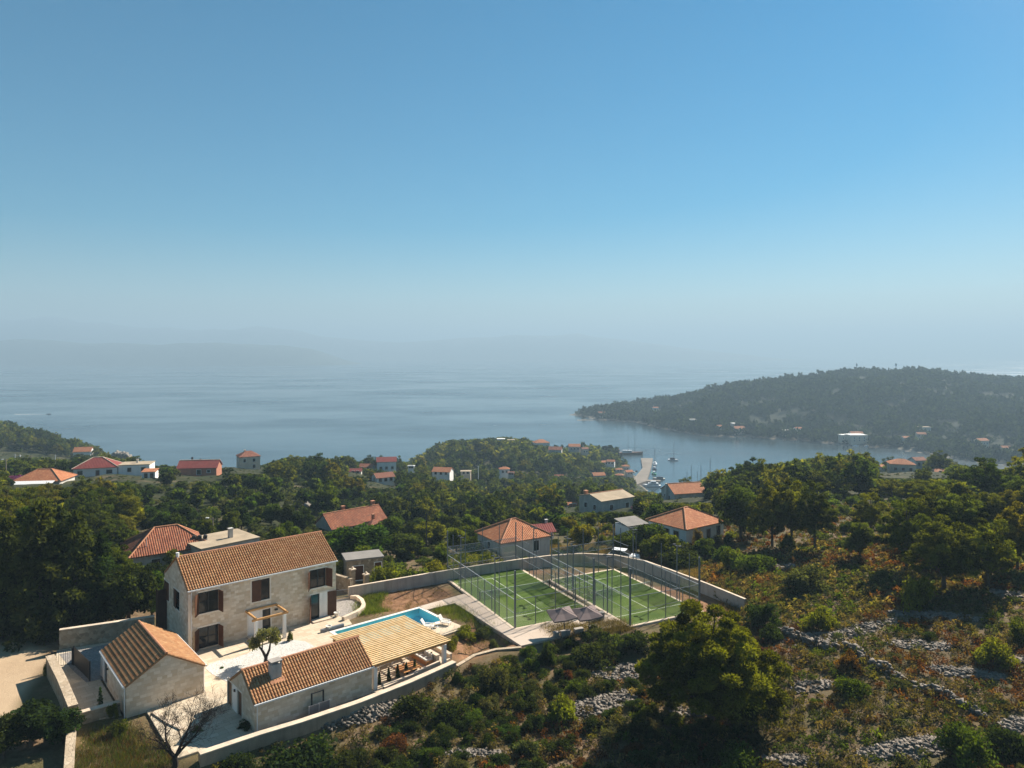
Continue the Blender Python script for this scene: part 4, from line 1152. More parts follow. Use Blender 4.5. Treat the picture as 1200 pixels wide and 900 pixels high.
# two white loungers on the deck
def lounger(u, v, rz, label):
    x, y = PL(u, v)
    k = thing('deck_chair', label, 'deck chair', (x, y, YARD + 0.03), R(ANG + rz), 'white deck chairs')
    k.scale = (0.85, 0.85, 0.85)
    b = MB(); b.box(-0.36, 0.36, -0.75, 0.35, 0.34, 0.42); b.build('seat', M['fabric_white'], k)
    b = MB(); b.hexa([Vector(p) for p in ((-0.36, 0.35, 0.36), (0.36, 0.35, 0.36), (0.36, 0.45, 0.36), (-0.36, 0.45, 0.36), (-0.36, 0.85, 1.1), (0.36, 0.85, 1.1), (0.36, 0.95, 1.1), (-0.36, 0.95, 1.1))]); b.build('backrest', M['fabric_white'], k)
    for xx in (-0.33, 0.33):
        for yy, hh in ((-0.65, 0.338), (0.25, 0.338)):
            b = MB(); b.box(xx - 0.035, xx + 0.035, yy - 0.035, yy + 0.035, 0, hh); b.build('leg', M['white_metal'], k)
        b = MB(); b.box(xx - 0.05, xx + 0.05, -0.55, 0.5, 0.56, 0.61); b.box(xx - 0.03, xx + 0.03, -0.5, -0.44, 0.422, 0.558); b.build('armrest', M['white_metal'], k)
lounger(-2.6, -1.0, 40, 'white deck chair on the sun deck, the one nearer the pergola')
lounger(-0.6, -1.3, 25, 'white deck chair on the sun deck, the one at the far corner of the pool')
k = thing('side_table', 'small white side table between the two deck chairs by the pool', 'table', (*PL(-1.6, -1.3), YARD + 0.03), R(ANG))
b = MB(); b.lathe([(0.28, 0.42), (0.28, 0.46)], n=14); b.build('tabletop', M['white_metal'], k)
b = MB(); b.lathe([(0.16, 0), (0.16, 0.02), (0.03, 0.04), (0.03, 0.418)], n=10); b.build('pedestal', M['white_metal'], k)
for i, (px, py, lab) in enumerate(((394.5, 722.5, 'pale stone flower pot on the paving by the gravel drive'), (385, 738.5, 'pale stone flower pot near the end of the pool'))):
    x, y = G(px, py, YARD)
    b = MB(); b.lathe([(0.16, 0), (0.22, 0.1), (0.30, 0.42), (0.33, 0.48), (0.27, 0.48), (0.24, 0.40), (0.05, 0.38)], n=12)
    tag(b.build('flower_pot', M['surround'], None, (x, y, YARD)), lab, 'flower pot', 'stone pots on the courtyard')
b = MB(); b.box(0, 2.6, -0.14, 0.14, 0, 0.32)
x, y = G(376, 741.5, YARD); tag(b.build('low_bench', M['grey_metal'], None, (x, y, YARD), R(ANG)), 'long low dark bench block between the pool end and the paving', 'bench')

# ------------------------------------------------------------------ the two padel courts
t = NT('artificial_turf')
uv = t.coord('Object')
n1 = t.noise(uv, 0.22, 2, 0.4); n2 = t.noise(uv, 3.0, 4, 0.7)
ck = t.n('ShaderNodeTexChecker', Scale=0.20); t.put(ck.inputs['Vector'], uv)
tc = t.ramp(t.math('ADD', t.math('ADD', t.math('MULTIPLY', n1, 0.5), t.math('MULTIPLY', n2, 0.25)), t.math('MULTIPLY', ck.outputs['Fac'], 0.10)), [(0.30, (0.050, 0.092, 0.014)), (0.65, (0.098, 0.142, 0.026))])
M['turf'] = t.finish(tc, 0.95, t.bump(n2, 0.3, 0.02), 0, 0.1)
def court(ox, oy, aw, L, W, word, near_posts):
    """x across, y from the far end towards the viewer"""
    ang = aw
    z = YARD + 0.05
    ct = thing('padel_court', f'green artificial turf padel court with white lines, {word}', 'padel court', (ox, oy, z), R(ang), 'padel courts')
    # local axes: x across (to the viewer's right), y = -length towards the viewer
    b = MB(); b.box(-0.35, W + 0.35, -L - 0.35, 0.35, -1.5, 0.0); b.build('plinth', M['coping'], ct)
    b = MB(); b.box(0, W, -L, 0, 0.0025, 0.012); b.build('turf', M['turf'], ct)
    ym = -L / 2
    s = L / 20.0
    for nm, (x0, x1, y0, y1) in {'a': (0.05, W - 0.05, ym + 6.95 * s - 0.035, ym + 6.95 * s + 0.035), 'b': (0.05, W - 0.05, ym - 6.95 * s - 0.035, ym - 6.95 * s + 0.035), 'c': (W / 2 - 0.035, W / 2 + 0.035, ym - 6.95 * s + 0.055, ym + 6.95 * s - 0.055)}.items():
        b = MB(); b.box(x0, x1, y0, y1, 0.013, 0.018); b.build('line', M['line_white'], ct)
    fe = thing('court_fence', f'steel and glass fence with tall grey posts round {word}', 'fence', (ox, oy, z), R(ang), 'padel court fences')
    def post(x, y, h, w=0.07):
        b = MB(); b.box(x - w / 2, x + w / 2, y - w / 2, y + w / 2, 0.001, h); b.build('post', M['grey_metal'], fe)
    nl = 10
    for sx in (0, W):
        for i in range(1, nl):
            y = -L * i / nl
            tall = i in (1, 9) or (sx == 0 and i in (8,)) or (sx > 0 and i in (3, 6))
            post(sx, y, 6.0 if tall else 3.0)
        post(sx, 0, 6.1, 0.12); post(sx, -L, 6.1, 0.16)
        b = MB(); b.beam((sx, -0.08, 2.97), (sx, -L + 0.08, 2.97), 0.05, 0.05); b.build('top_rail', M['pale_metal'], fe)
        b = MB(); b.beam((sx, -0.08, 1.5), (sx, -L + 0.08, 1.5), 0.03, 0.03); b.build('middle_rail', M['pale_metal'], fe)
        b = MB(); b.beam((sx, -0.06, 4.0), (sx, -L * 0.2, 4.0), 0.05, 0.05); b.build('upper_rail', M['grey_metal'], fe)
        for i in range(nl):
            y0, y1 = -L * i / nl - 0.05, -L * (i + 1) / nl + 0.05
            m = M['court_glass'] if i < 2 or i > 7 else M['mesh']
            b = MB(); b.box(sx - 0.008, sx + 0.008, y1, y0, 0.08, 2.93); b.build('glass_panel' if i < 2 or i > 7 else 'mesh_panel', m, fe)
        b = MB(); b.box(sx - 0.006, sx + 0.006, -L + 0.1, -0.1, 3.02, 3.98)
    for sy in (0, -L):
        nw = 4
        for i in range(1, nw):
            x = W * i / nw
            post(x, sy, 6.0 if sy == 0 else (3.0 if i != 2 else 5.2))
        for i in range(nw):
            x0, x1 = W * i / nw + 0.05, W * (i + 1) / nw - 0.05
            b = MB(); b.box(x0, x1, sy - 0.008, sy + 0.008, 0.08, 2.93); b.build('glass_panel', M['court_glass'], fe)
        b = MB(); b.beam((0.08, sy, 2.97), (W - 0.08, sy, 2.97), 0.05, 0.05); b.build('top_rail', M['grey_metal'], fe)
        b = MB(); b.beam((0.08, sy, 1.5), (W - 0.08, sy, 1.5), 0.035, 0.035); b.build('middle_rail', M['grey_metal'], fe)
        if sy == 0:
            b = MB(); b.beam((0.08, sy, 4.0), (W - 0.08, sy, 4.0), 0.05, 0.05); b.build('upper_rail', M['grey_metal'], fe)
            b = MB(); b.box(0.08, W - 0.08, sy - 0.006, sy + 0.006, 3.02, 3.96); b.build('mesh_panel', M['mesh'], fe)
    nt = thing('padel_net', f'low padel net stretched between two posts across {word}', 'net', (ox, oy, z + 0.012), R(ang), 'padel nets')
    for x in (0.25, W - 0.25):
        b = MB(); b.box(x - 0.05, x + 0.05, ym - 0.05, ym + 0.05, 0, 1.02); b.build('post', M['dark_metal'], nt)
    b = MB(); b.box(0.31, W - 0.31, ym - 0.006, ym + 0.006, 0.02, 0.84); b.build('mesh_panel', M['mesh'], nt)
    b = MB(); b.box(0.31, W - 0.31, ym - 0.02, ym + 0.02, 0.845, 0.91); b.build('top_tape', M['line_white'], nt)
    lab = {0: 'far', 1: 'near'}
    for sx, sw in ((-0.16, 'pool'), (W + 0.16, 'hill')):
        for i, f in enumerate((0.25, 0.76)):
            p = Matrix.Rotation(R(ang), 3, 'Z') @ Vector((sx, -L * f, 0))
            k = thing('floodlight', f'{"farther" if i == 0 else "nearer"} floodlight mast on the {sw} side of {word}', 'floodlight', (ox + p.x, oy + p.y, z), R(ang), 'court floodlights')
            b = MB(); b.box(-0.05, 0.05, -0.05, 0.05, 0, 6.3); b.build('pole', M['grey_metal'], k)
            b = MB(); b.beam((0, -0.55, 6.33), (0, 0.55, 6.33), 0.06, 0.06); b.build('crossbar', M['grey_metal'], k)
            for yy in (-0.5, 0.5):
                b = MB(); b.box(-0.18, 0.22, yy - 0.16, yy + 0.16, 6.365, 6.46); b.build('lamp', M['dark_metal'], k)
court(-8.4, 92.5, 27.4, 18.95, 10.05, 'the court nearer the pool', [])
court(5.1, 91.6, 26.6, 17.0, 9.6, 'the court nearer the white house', [])

# parasols and blocks on the near apron
def parasol(px, py, topx, topy, label):
    x, y = G(px, py, YARD + 0.03)
    k = thing('parasol', label, 'parasol', (x, y, YARD + 0.03), R(15), 'taupe parasols by the courts')
    b = MB(); b.tube([(0, 0, 0.05), (0, 0, 2.35)], 0.045, 8); b.build('pole', M['dark_metal'], k)
    b = MB(); b.lathe([(0.35, 0), (0.35, 0.05), (0.06, 0.07)], n=12); b.build('base', M['concrete'], k)
    b = MB(); h = 1.28
    cor = [(-h, -h, 2.25), (h, -h, 2.25), (h, h, 2.25), (-h, h, 2.25)]
    ap = Vector((0, 0, 2.85))
    for i in range(4):
        a, c = Vector(cor[i]), Vector(cor[(i + 1) % 4])
        for j in range(4):
            p, q = a.lerp(c, j / 4), a.lerp(c, (j + 1) / 4)
            p = p + Vector((0, 0, -0.10 * math.sin(math.pi * j / 4) ** 2 + 0.0)); q = q + Vector((0, 0, -0.10 * math.sin(math.pi * (j + 1) / 4) ** 2))
            sink = Vector((0, 0, -0.06))
            pm, qm = p.lerp(ap, 0.55) + sink, q.lerp(ap, 0.55) + sink
            b.quad(p, q, qm, pm); b.tri(pm, qm, ap)
            b.quad(q - Vector((0, 0, 0.14)), q, p, p - Vector((0, 0, 0.14)))
    cn = b.build('canopy', M['fabric_taupe'], k)
    dx = XX(topx, y) - x
    cn.location = (dx * 0.6, -0.35, 0)
    cn.rotation_euler = (R(7), R(-5), 0)
    for i in range(4):
        b = MB(); b.beam((dx * 0.6, -0.35, 2.72), (cor[i][0] * 0.93 + dx * 0.6, cor[i][1] * 0.93 - 0.35, 2.24), 0.03, 0.03); b.build('rib', M['dark_metal'], k)
parasol(661.3, 741, 656, 727, 'square taupe parasol on the apron, the one nearer the pool')
parasol(690.3, 739.5, 685, 719, 'square taupe parasol on the apron, the one beside the court corner post')
for i, (px, py, w, lab) in enumerate(((651.5, 746, 0.55, 'smallest concrete seat block at the apron edge'), (662.5, 744.5, 1.0, 'tilted-looking concrete seat block below the first parasol'.replace('tilted-looking ', 'wide ')), (678, 741.5, 0.95, 'concrete seat block between the two parasol poles'), (694.5, 738.5, 0.8, 'concrete seat block under the second parasol'), (703.5, 726, 0.8, 'taller concrete block against the court corner post'))):
    x, y = G(px, py, YARD + 0.03)
    b = MB(); hh = 0.42 if i < 4 else 0.75
    b.box(-w / 2, w / 2, -0.22, 0.22, 0.0, hh); b.box(-w / 2 - 0.03, w / 2 + 0.03, -0.25, 0.25, hh + 0.002, hh + 0.07)
    tag(b.build('seat_block', M['concrete'], None, (x, y, YARD + 0.03), R(20)), lab, 'seat block', 'concrete blocks on the apron')

# ------------------------------------------------------------------ the houses round about
def plain_house(name, label, x, y, z, ang, W, D, H, rise, roof, wallm, roofm, wins=(), chims=(), group=None, cat='house', over=0.35, foot=2.5, ridge_at=None, relief=False):
    """a house about its centre: walls, roof (gable along x, hip, pyramid, flat, mono), windows (side, t 0..1, sill, width, height, kind)"""
    k = thing(name, label, cat, (x, y, z), R(ang), group)
    w, d = W / 2, D / 2
    b = MB(); b.box(-w, w, -d, d, -foot, H)
    if roof == 'gable':
        for sx in (-1, 1):
            p = [(sx * w, -d, H), (sx * w, d, H), (sx * w, 0, H + rise - 0.03)]
            b.tri(*(p if sx > 0 else p[::-1]))
    b.build('wall', wallm, k)
    rb = MB()
    g = over
    def face(p, e, s):
        p = [Vector(q) for q in p]; e, s = Vector(e), Vector(s)
        rb.poly(p, uv=[(q.dot(e), (q - p[0]).dot(s)) for q in p])
    hz_ = H + 0.1
    if roof in ('gable',):
        sl = Vector((d, rise)).normalized(); drop = g * rise / d
        for sy in (-1, 1):
            a = [(-w - g, sy * (d + g), hz_ - drop), (w + g, sy * (d + g), hz_ - drop), (w + g, 0, hz_ + rise), (-w - g, 0, hz_ + rise)]
            if sy > 0: a = [a[1], a[0], a[3], a[2]]
            face(a, (1, 0, 0), (0, -sy * sl.x, sl.y))
            q = a; lo = [(v_[0], v_[1], v_[2] - 0.14) for v_ in q]
            for i in range(4):
                n_ = (i + 1) % 4
                rb.quad(lo[i], lo[n_], q[n_], q[i])
            rb.quad(*lo[::-1])
    elif roof in ('hip', 'pyramid'):
        r = 0.0 if roof == 'pyramid' else max(0.0, (w - d))
        if ridge_at is not None: r = ridge_at
        E = [(-w - g, -d - g, hz_ - g * 0.4), (w + g, -d - g, hz_ - g * 0.4), (w + g, d + g, hz_ - g * 0.4), (-w - g, d + g, hz_ - g * 0.4)]
        A_, B_ = (-r - 0.01, 0, H + rise), (r + 0.01, 0, H + rise)
        s1 = Vector((0, d + g, rise)).normalized(); s2 = Vector((w + g - r, 0, rise)).normalized()
        face([E[0], E[1], B_, A_], (1, 0, 0), (0, s1.y, s1.z)); face([E[2], E[3], A_, B_], (1, 0, 0), (0, -s1.y, s1.z))
        face([E[1], E[2], B_], (0, 1, 0), (-s2.x, 0, s2.z)); face([E[3], E[0], A_], (0, 1, 0), (s2.x, 0, s2.z))
        lo = [(p[0], p[1], p[2] - 0.12) for p in E]
        for i in range(4):
            n_ = (i + 1) % 4
            rb.quad(lo[i], lo[n_], E[n_], E[i])
        rb.quad(*lo[::-1])
    elif roof == 'flat':
        rb.box(-w - g, w + g, -d - g, d + g, H + 0.002, H + 0.22)
    elif roof == 'mono':
        rb.hexa([Vector(p) for p in ((-w - g, -d - g, H + 0.01), (w + g, -d - g, H + 0.01), (w + g, d + g, H + rise), (-w - g, d + g, H + rise), (-w - g, -d - g, H + 0.15), (w + g, -d - g, H + 0.15), (w + g, d + g, H + rise + 0.15), (-w - g, d + g, H + rise + 0.15))])
    ro = rb.build('roof', roofm, k)
    if roof in ('hip', 'pyramid', 'gable') and W > 6.5 and y < 260:
        cb = MB()
        def line(a, c):
            cb.tube([Vector(a) + Vector((0, 0, 0.03)), Vector(c) + Vector((0, 0, 0.03))], 0.11, 6)
        if roof == 'gable': line((-w - g, 0, hz_ + rise), (w + g, 0, hz_ + rise))
        else:
            for q in (E[0], E[3]): line(q, A_)
            for q in (E[1], E[2]): line(q, B_)
            if r > 0.1: line(A_, B_)
        cb.build('ridge_cap', M['terracotta'] if roofm != M['roof_red'] else M['plaster_cream'], ro)
    for wi in wins:
        side, f, z0, ww, hh = wi[:5]
        kind = wi[5] if len(wi) > 5 else 'window'
        L = W if side in ('front', 'back') else D
        t_ = -L / 2 + L * f
        fr, pn = MB(), MB()
        def slab(mb, a0, a1, zz0, zz1, d0, d1):
            if side == 'front': mb.box(a0, a1, -d - d1, -d - d0, zz0, zz1)
            elif side == 'back': mb.box(a0, a1, d + d0, d + d1, zz0, zz1)
            elif side == 'near': mb.box(-w - d1, -w - d0, a0, a1, zz0, zz1)
            else: mb.box(w + d0, w + d1, a0, a1, zz0, zz1)
        u = 0.09
        slab(fr, t_ - ww / 2 - u, t_ - ww / 2, z0 - u, z0 + hh + u, 0.002, 0.09); slab(fr, t_ + ww / 2, t_ + ww / 2 + u, z0 - u, z0 + hh + u, 0.002, 0.09)
        slab(fr, t_ - ww / 2, t_ + ww / 2, z0 + hh, z0 + hh + u, 0.002, 0.09); slab(fr, t_ - ww / 2, t_ + ww / 2, z0 - u, z0, 0.002, 0.13)
        fo = fr.build(kind, M['plaster'] if wallm is not M['plaster'] else M['plaster_grey'], k)
        slab(pn, t_ - ww / 2, t_ + ww / 2, z0, z0 + hh, 0.003, 0.02)
        pn.build('pane' if kind == 'window' else 'door_leaf', M['glass'] if kind == 'window' else M['shutter'], fo)
    for (cx_, cy_, cz_, cw, chh, cm) in chims:
        c = MB(); c.box(cx_ - cw / 2, cx_ + cw / 2, cy_ - cw / 2, cy_ + cw / 2, cz_, cz_ + chh); c.box(cx_ - cw / 2 - 0.07, cx_ + cw / 2 + 0.07, cy_ - cw / 2 - 0.07, cy_ + cw / 2 + 0.07, cz_ + chh + 0.002, cz_ + chh + 0.12)
        c.build('chimney', cm, ro)
    return k

HOUSES = []           # plan footprints kept clear of plants: (x, y, radius)
def keep(x, y, r): HOUSES.append((x, y, r))
# (the greenery later keeps off these)
def rot2(ang, a, b):
    c, s_ = math.cos(R(ang)), math.sin(R(ang))
    return a * c - b * s_, a * s_ + b * c
def by_corner(cx, cy, ang, W, D):
    a, b = rot2(ang, W / 2, D / 2)
    keep(cx + a, cy + b, max(W, D) * 0.62)
    return cx + a, cy + b

# tan hip-roofed house behind the villa, and the flat-roofed one beside it
x, y = by_corner(-52.0, 97.2, 36, 9.8, 8.0)
k = plain_house('hip_roofed_house', 'low house with a broad brick-red hip roof beside the dark trees behind the villa', x, y, 69.0, 36, 9.8, 8.0, 3.0, 2.6, 'hip', M['plaster_grey'], M['roof_old'], [('front', 0.3, 0.9, 1.1, 1.2), ('front', 0.75, 0.9, 1.1, 1.2)], over=0.5, ridge_at=1.5)
p = MB(); p.tube([(-3.0, -3.0, 3.2), (-3.0, -3.0, 5.0)], 0.05, 6); p.build('roof_pole', M['pale_metal'], k)
x, y = by_corner(-43.4, 99.2, 47, 8.4, 6.8)
k = plain_house('flat_roofed_house', 'house with a flat tan concrete roof and one chimney behind the villa', x, y, 69.4, 47, 8.6, 7.2, 2.9, 0, 'flat', M['plaster_grey'], M['roof_flat'], [('front', 0.5, 0.9, 1.2, 1.2)], [(1.2, -0.8, 3.1, 0.55, 1.3, M['plaster_grey'])], over=0.1)
k2 = thing('water_heater', 'row of dark solar drums on a rack on the flat tan roof', 'water heater', (x - 3.2, y - 1.4, 69.4 + 3.12), R(20))
for i in range(3):
    b = MB(); b.tube([(0.75 * i, -0.35, 0.45), (0.75 * i, 0.35, 0.45)], 0.3, 10); b.build('tank', M['rubber'], k2)
b = MB(); b.box(-0.3, 1.8, -0.3, -0.25, 0, 0.15); b.box(-0.3, 1.8, 0.25, 0.3, 0, 0.15); b.build('rack', M['pale_metal'], k2)
# long red house with chimneys above the old garden
d = 138.0
x0, x1 = XX(389.4, 138), XX(453, 146.5)
ang = math.degrees(math.atan2(8.5, x1 - x0)); Wd = math.hypot(8.5, x1 - x0)
x, y = by_corner(x0, 138, ang, Wd, 6.6)
zc = ZV(620, 138) - 2.9
plain_house('long_red_house', 'long house with an old red tiled roof and three chimneys beyond the villa', x, y, zc, ang, Wd, 6.6, 2.9, 2.3, 'gable', M['plaster_grey'], M['roof_old'], [('near', 0.5, 1.0, 0.9, 1.1)], [(5.2, 0.4, 4.6, 0.7, 1.5, M['terracotta']), (-1.4, 1.0, 4.6, 0.6, 1.3, M['terracotta'])], over=0.25)
a, b_ = rot2(ang, 2.6, -4.0)
k = plain_house('dormer_annex', 'small dark tiled annex with a chimney in front of the long red house', x + a, y + b_, zc, ang, 2.6, 2.4, 2.6, 0.9, 'hip', M['plaster_grey'], M['roof_brown'], [('front', 0.6, 0.6, 0.7, 0.9)], [(0.3, 0.6, 3.0, 0.45, 1.3, M['terracotta'])], cat='outbuilding', over=0.2)
# old roofless-looking stone shed behind the gate pillars
x, y = XX(425, 97.5), 97.5
keep(x, y, 4)
plain_house('stone_shed', 'old flat-roofed stone shed with an arched dark opening behind the gate pillars', x, y, 69.2, 22, 4.9, 3.4, 2.7, 0, 'flat', M['rubble_wall'], M['roof_slab'], [('front', 0.86, 0.05, 0.9, 2.1, 'door'), ('front', 0.32, 0.05, 1.3, 1.9, 'door')], cat='shed', over=0.15)
wall_run('drystone_garden_wall', 'low rough wall of piled stones between the villa corner and the gate pillar', [(XX(392, 92), 92.0), (XX(402, 91), 91.0), (XX(412, 90), 90.0)], 69.0, 71.2, 0.5, M['rubble_wall'])
# hip house behind the courts
x, y = by_corner(-1.7, 101.9, 29, 8.4, 7.2)
plain_house('hip_roofed_house', 'cream house with an orange hip roof and one dark window right behind the courts', x, y, 69.8, 31, 8.4, 7.2, 2.8, 2.2, 'pyramid', M['plaster_grey'], M['roof_orange'], [('front', 0.70, 0.8, 1.0, 1.5), ('near', 0.5, 0.9, 1.0, 1.2)], over=0.35, ridge_at=0.4)
x, y = XX(632, 122), 122.0
keep(x, y, 5)
plain_house('small_pink_house', 'small pinkish house with dark red roof half hidden behind the orange hip roof', x, y, ZV(628, 122) - 0.7, 20, 4.0, 3.2, 1.8, 0.9, 'gable', M['plaster'], M['roof_red'], [('front', 0.3, 0.5, 0.8, 0.9), ('front', 0.75, 0.5, 0.8, 0.9)], [(1.5, 0.5, 2.2, 0.4, 1.0, M['plaster_grey'])])
# white hip-roofed house
x, y = by_corner(27.0, 110.0, 36, 9.2, 7.9)
k = plain_house('white_house', 'white cube-like house with a neat orange pyramid roof beyond the courts', x, y, 69.5, 36, 9.2, 7.8, 3.0, 2.1, 'pyramid', M['plaster'], M['roof_orange'], [('front', 0.25, 0.9, 0.9, 1.5), ('front', 0.58, 0.1, 0.95, 2.1, 'door'), ('front', 0.85, 0.9, 0.9, 1.5), ('near', 0.5, 0.9, 1.0, 1.4), ('near', 0.25, 0.9, 1.0, 1.4)], over=0.35, ridge_at=0.5)
d_ = MB(); d_.lathe([(0.02, 0), (0.22, 0.05), (0.38, 0.16), (0.40, 0.17)], n=14); dd_ = d_.build('satellite_dish', M['white_metal'], k); dd_.location = (4.95, 2.5, 2.6); dd_.rotation_euler = (R(70), 0, R(60))
x, y = XX(740, 121), 121.0
keep(x, y, 4)
plain_house('grey_roofed_shed', 'low white shed with a grey corrugated roof beside the white house', x, y, ZV(625, 121) - 0.3, 28, 4.2, 3.6, 2.0, 0.55, 'mono', M['plaster'], M['roof_slab'], [('front', 0.6, 0.3, 0.8, 1.5, 'door')], cat='shed', over=0.15)
# bigger pale-roofed house and the terracotta one towards the harbour
x, y = XX(713, 172), 176.0
keep(x, y, 8)
plain_house('pale_roofed_house', 'grey house with a wide tan low-pitched roof among trees above the harbour', x, y, ZV(603, 172), 33, 10.2, 8.5, 3.7, 1.0, 'gable', M['plaster_grey'], M['roof_flat'], [('front', 0.3, 1.2, 1.1, 1.3), ('front', 0.8, 1.2, 1.1, 1.3), ('near', 0.3, 1.2, 1.0, 1.2), ('near', 0.7, 1.2, 1.0, 1.2)], [(-4.0, 3.0, 3.9, 0.8, 1.0, M['terracotta'])], over=0.3)
x, y = XX(803, 214), 216.0
keep(x, y, 8)
plain_house('terracotta_house', 'white house with a wide terracotta gable roof and tall flue overlooking the bay', x, y, ZV(590, 214), 16, 10.6, 8.4, 3.6, 2.2, 'gable', M['plaster_grey'], M['roof_orange'], [('near', 0.4, 1.2, 1.0, 1.3), ('near', 0.7, 1.2, 1.0, 1.3), ('front', 0.8, 1.0, 1.1, 1.3)], [(-5.6, 0.2, -1.0, 0.7, 6.8, M['plaster_grey'])], over=0.3)
# the far left group on the crest
D_ = 190.0
x, y = XX(47, D_), D_ + 2
keep(x, y, 9)
k = plain_house('orange_hip_house', 'house with an orange hip roof and long white veranda next to purple flowers', x, y, ZV(573, D_), 8, 11.2, 8.6, 2.6, 2.5, 'hip', M['plaster_grey'], M['roof_orange'], [('front', 0.3, 0.2, 1.6, 1.6), ('front', 0.62, 0.2, 1.4, 1.6), ('front', 0.88, 0.5, 1.0, 1.2)], over=0.5, ridge_at=1.6)
b = MB(); b.hexa([Vector(p) for p in ((-5.8, -6.6, 2.0), (4.6, -6.6, 2.0), (4.6, -4.7, 2.55), (-5.8, -4.7, 2.55), (-5.8, -6.6, 2.12), (4.6, -6.6, 2.12), (4.6, -4.7, 2.67), (-5.8, -4.7, 2.67))]); b.build('awning', M['white_metal'], k)
for xx in (-5.6, -2.2, 1.2, 4.4):
    b = MB(); b.box(xx - 0.07, xx + 0.07, -6.55, -6.4, -1, 2.0); b.build('post', M['white_metal'], k)
D_ = 212.0
x, y = XX(108, D_), D_ + 3
keep(x, y, 9)
plain_house('white_hip_house', 'long white house with a dark red hip roof on the far left crest', x, y, ZV(559, D_), 20, 11.4, 7.6, 2.9, 2.6, 'hip', M['plaster'], M['roof_red'], [('front', 0.15, 1.0, 1.3, 1.1), ('front', 0.55, 0.1, 1.0, 2.0, 'door'), ('front', 0.82, 1.0, 1.5, 1.1), ('near', 0.3, 0.2, 0.9, 1.9, 'door'), ('near', 0.7, 1.0, 0.9, 1.2)], over=0.4, ridge_at=1.2)
x, y = XX(148, D_), D_ + 6
keep(x, y, 7)
plain_house('flat_white_house', 'white house with a flat stony roof and chimney adjoining the dark red hip roof', x, y, ZV(558, D_), 14, 8.6, 6.5, 2.8, 0, 'flat', M['plaster'], M['roof_flat'], [('front', 0.35, 0.9, 1.0, 1.2), ('front', 0.8, 0.9, 1.2, 1.2)], [(0, 0.5, 3.0, 0.5, 1.0, M['plaster_grey'])], over=0.15)
x, y = XX(176, 208), 208.0
keep(x, y, 4)
plain_house('pergola_hut', 'small white open hut with a low tiled roof beside the flat white house', x, y, ZV(560, 208), 10, 3.6, 3.0, 1.9, 0.5, 'mono', M['plaster'], M['roof_orange'], [('front', 0.3, 0.2, 0.9, 1.4), ('front', 0.75, 0.2, 0.9, 1.4)], cat='hut', over=0.2)
D_ = 226.0
x, y = XX(231, D_), D_ + 2
keep(x, y, 8)
plain_house('brick_house', 'unplastered red brick house with a long red roof on the crest above the sea', x, y, ZV(557, D_), 8, 11.8, 6.4, 2.6, 1.9, 'gable', M['brick'], M['roof_red'], [('front', 0.55, 0.4, 1.3, 1.5), ('front', 0.8, 1.0, 1.0, 0.8)], [(-2.6, 1.0, 3.4, 0.5, 1.9, M['hull_dark']), (-0.2, 1.4, 3.4, 0.45, 1.3, M['hull_dark'])], over=0.3)
D_ = 268.0
x, y = XX(291, D_), D_
keep(x, y, 7)
plain_house('stone_tower_house', 'tall unfinished two-storey house with patchy red roof alone on the crest', x, y, ZV(548, D_), 30, 7.4, 6.6, 4.6, 1.8, 'hip', M['plaster_cream'], M['roof_brown'], [('front', 0.25, 2.6, 0.9, 1.2), ('front', 0.7, 2.6, 0.9, 1.2), ('front', 0.7, 0.2, 1.0, 1.4), ('near', 0.5, 2.6, 0.9, 1.2)], [(-1.2, 0.4, 5.6, 0.6, 1.0, M['plaster_cream'])], over=0.25, ridge_at=1.0)
x, y = XX(98, 420), 420.0
plain_house('small_pink_house', 'tiny house with a pink roof on the wooded headland', x, y, H1(x, y) + 0.2, 15, 9.0, 6.5, 3.6, 2.2, 'gable', M['plaster'], M['roof_orange'], [('front', 0.5, 1.0, 1.5, 1.3)], group=None); keep(x, y, 6)
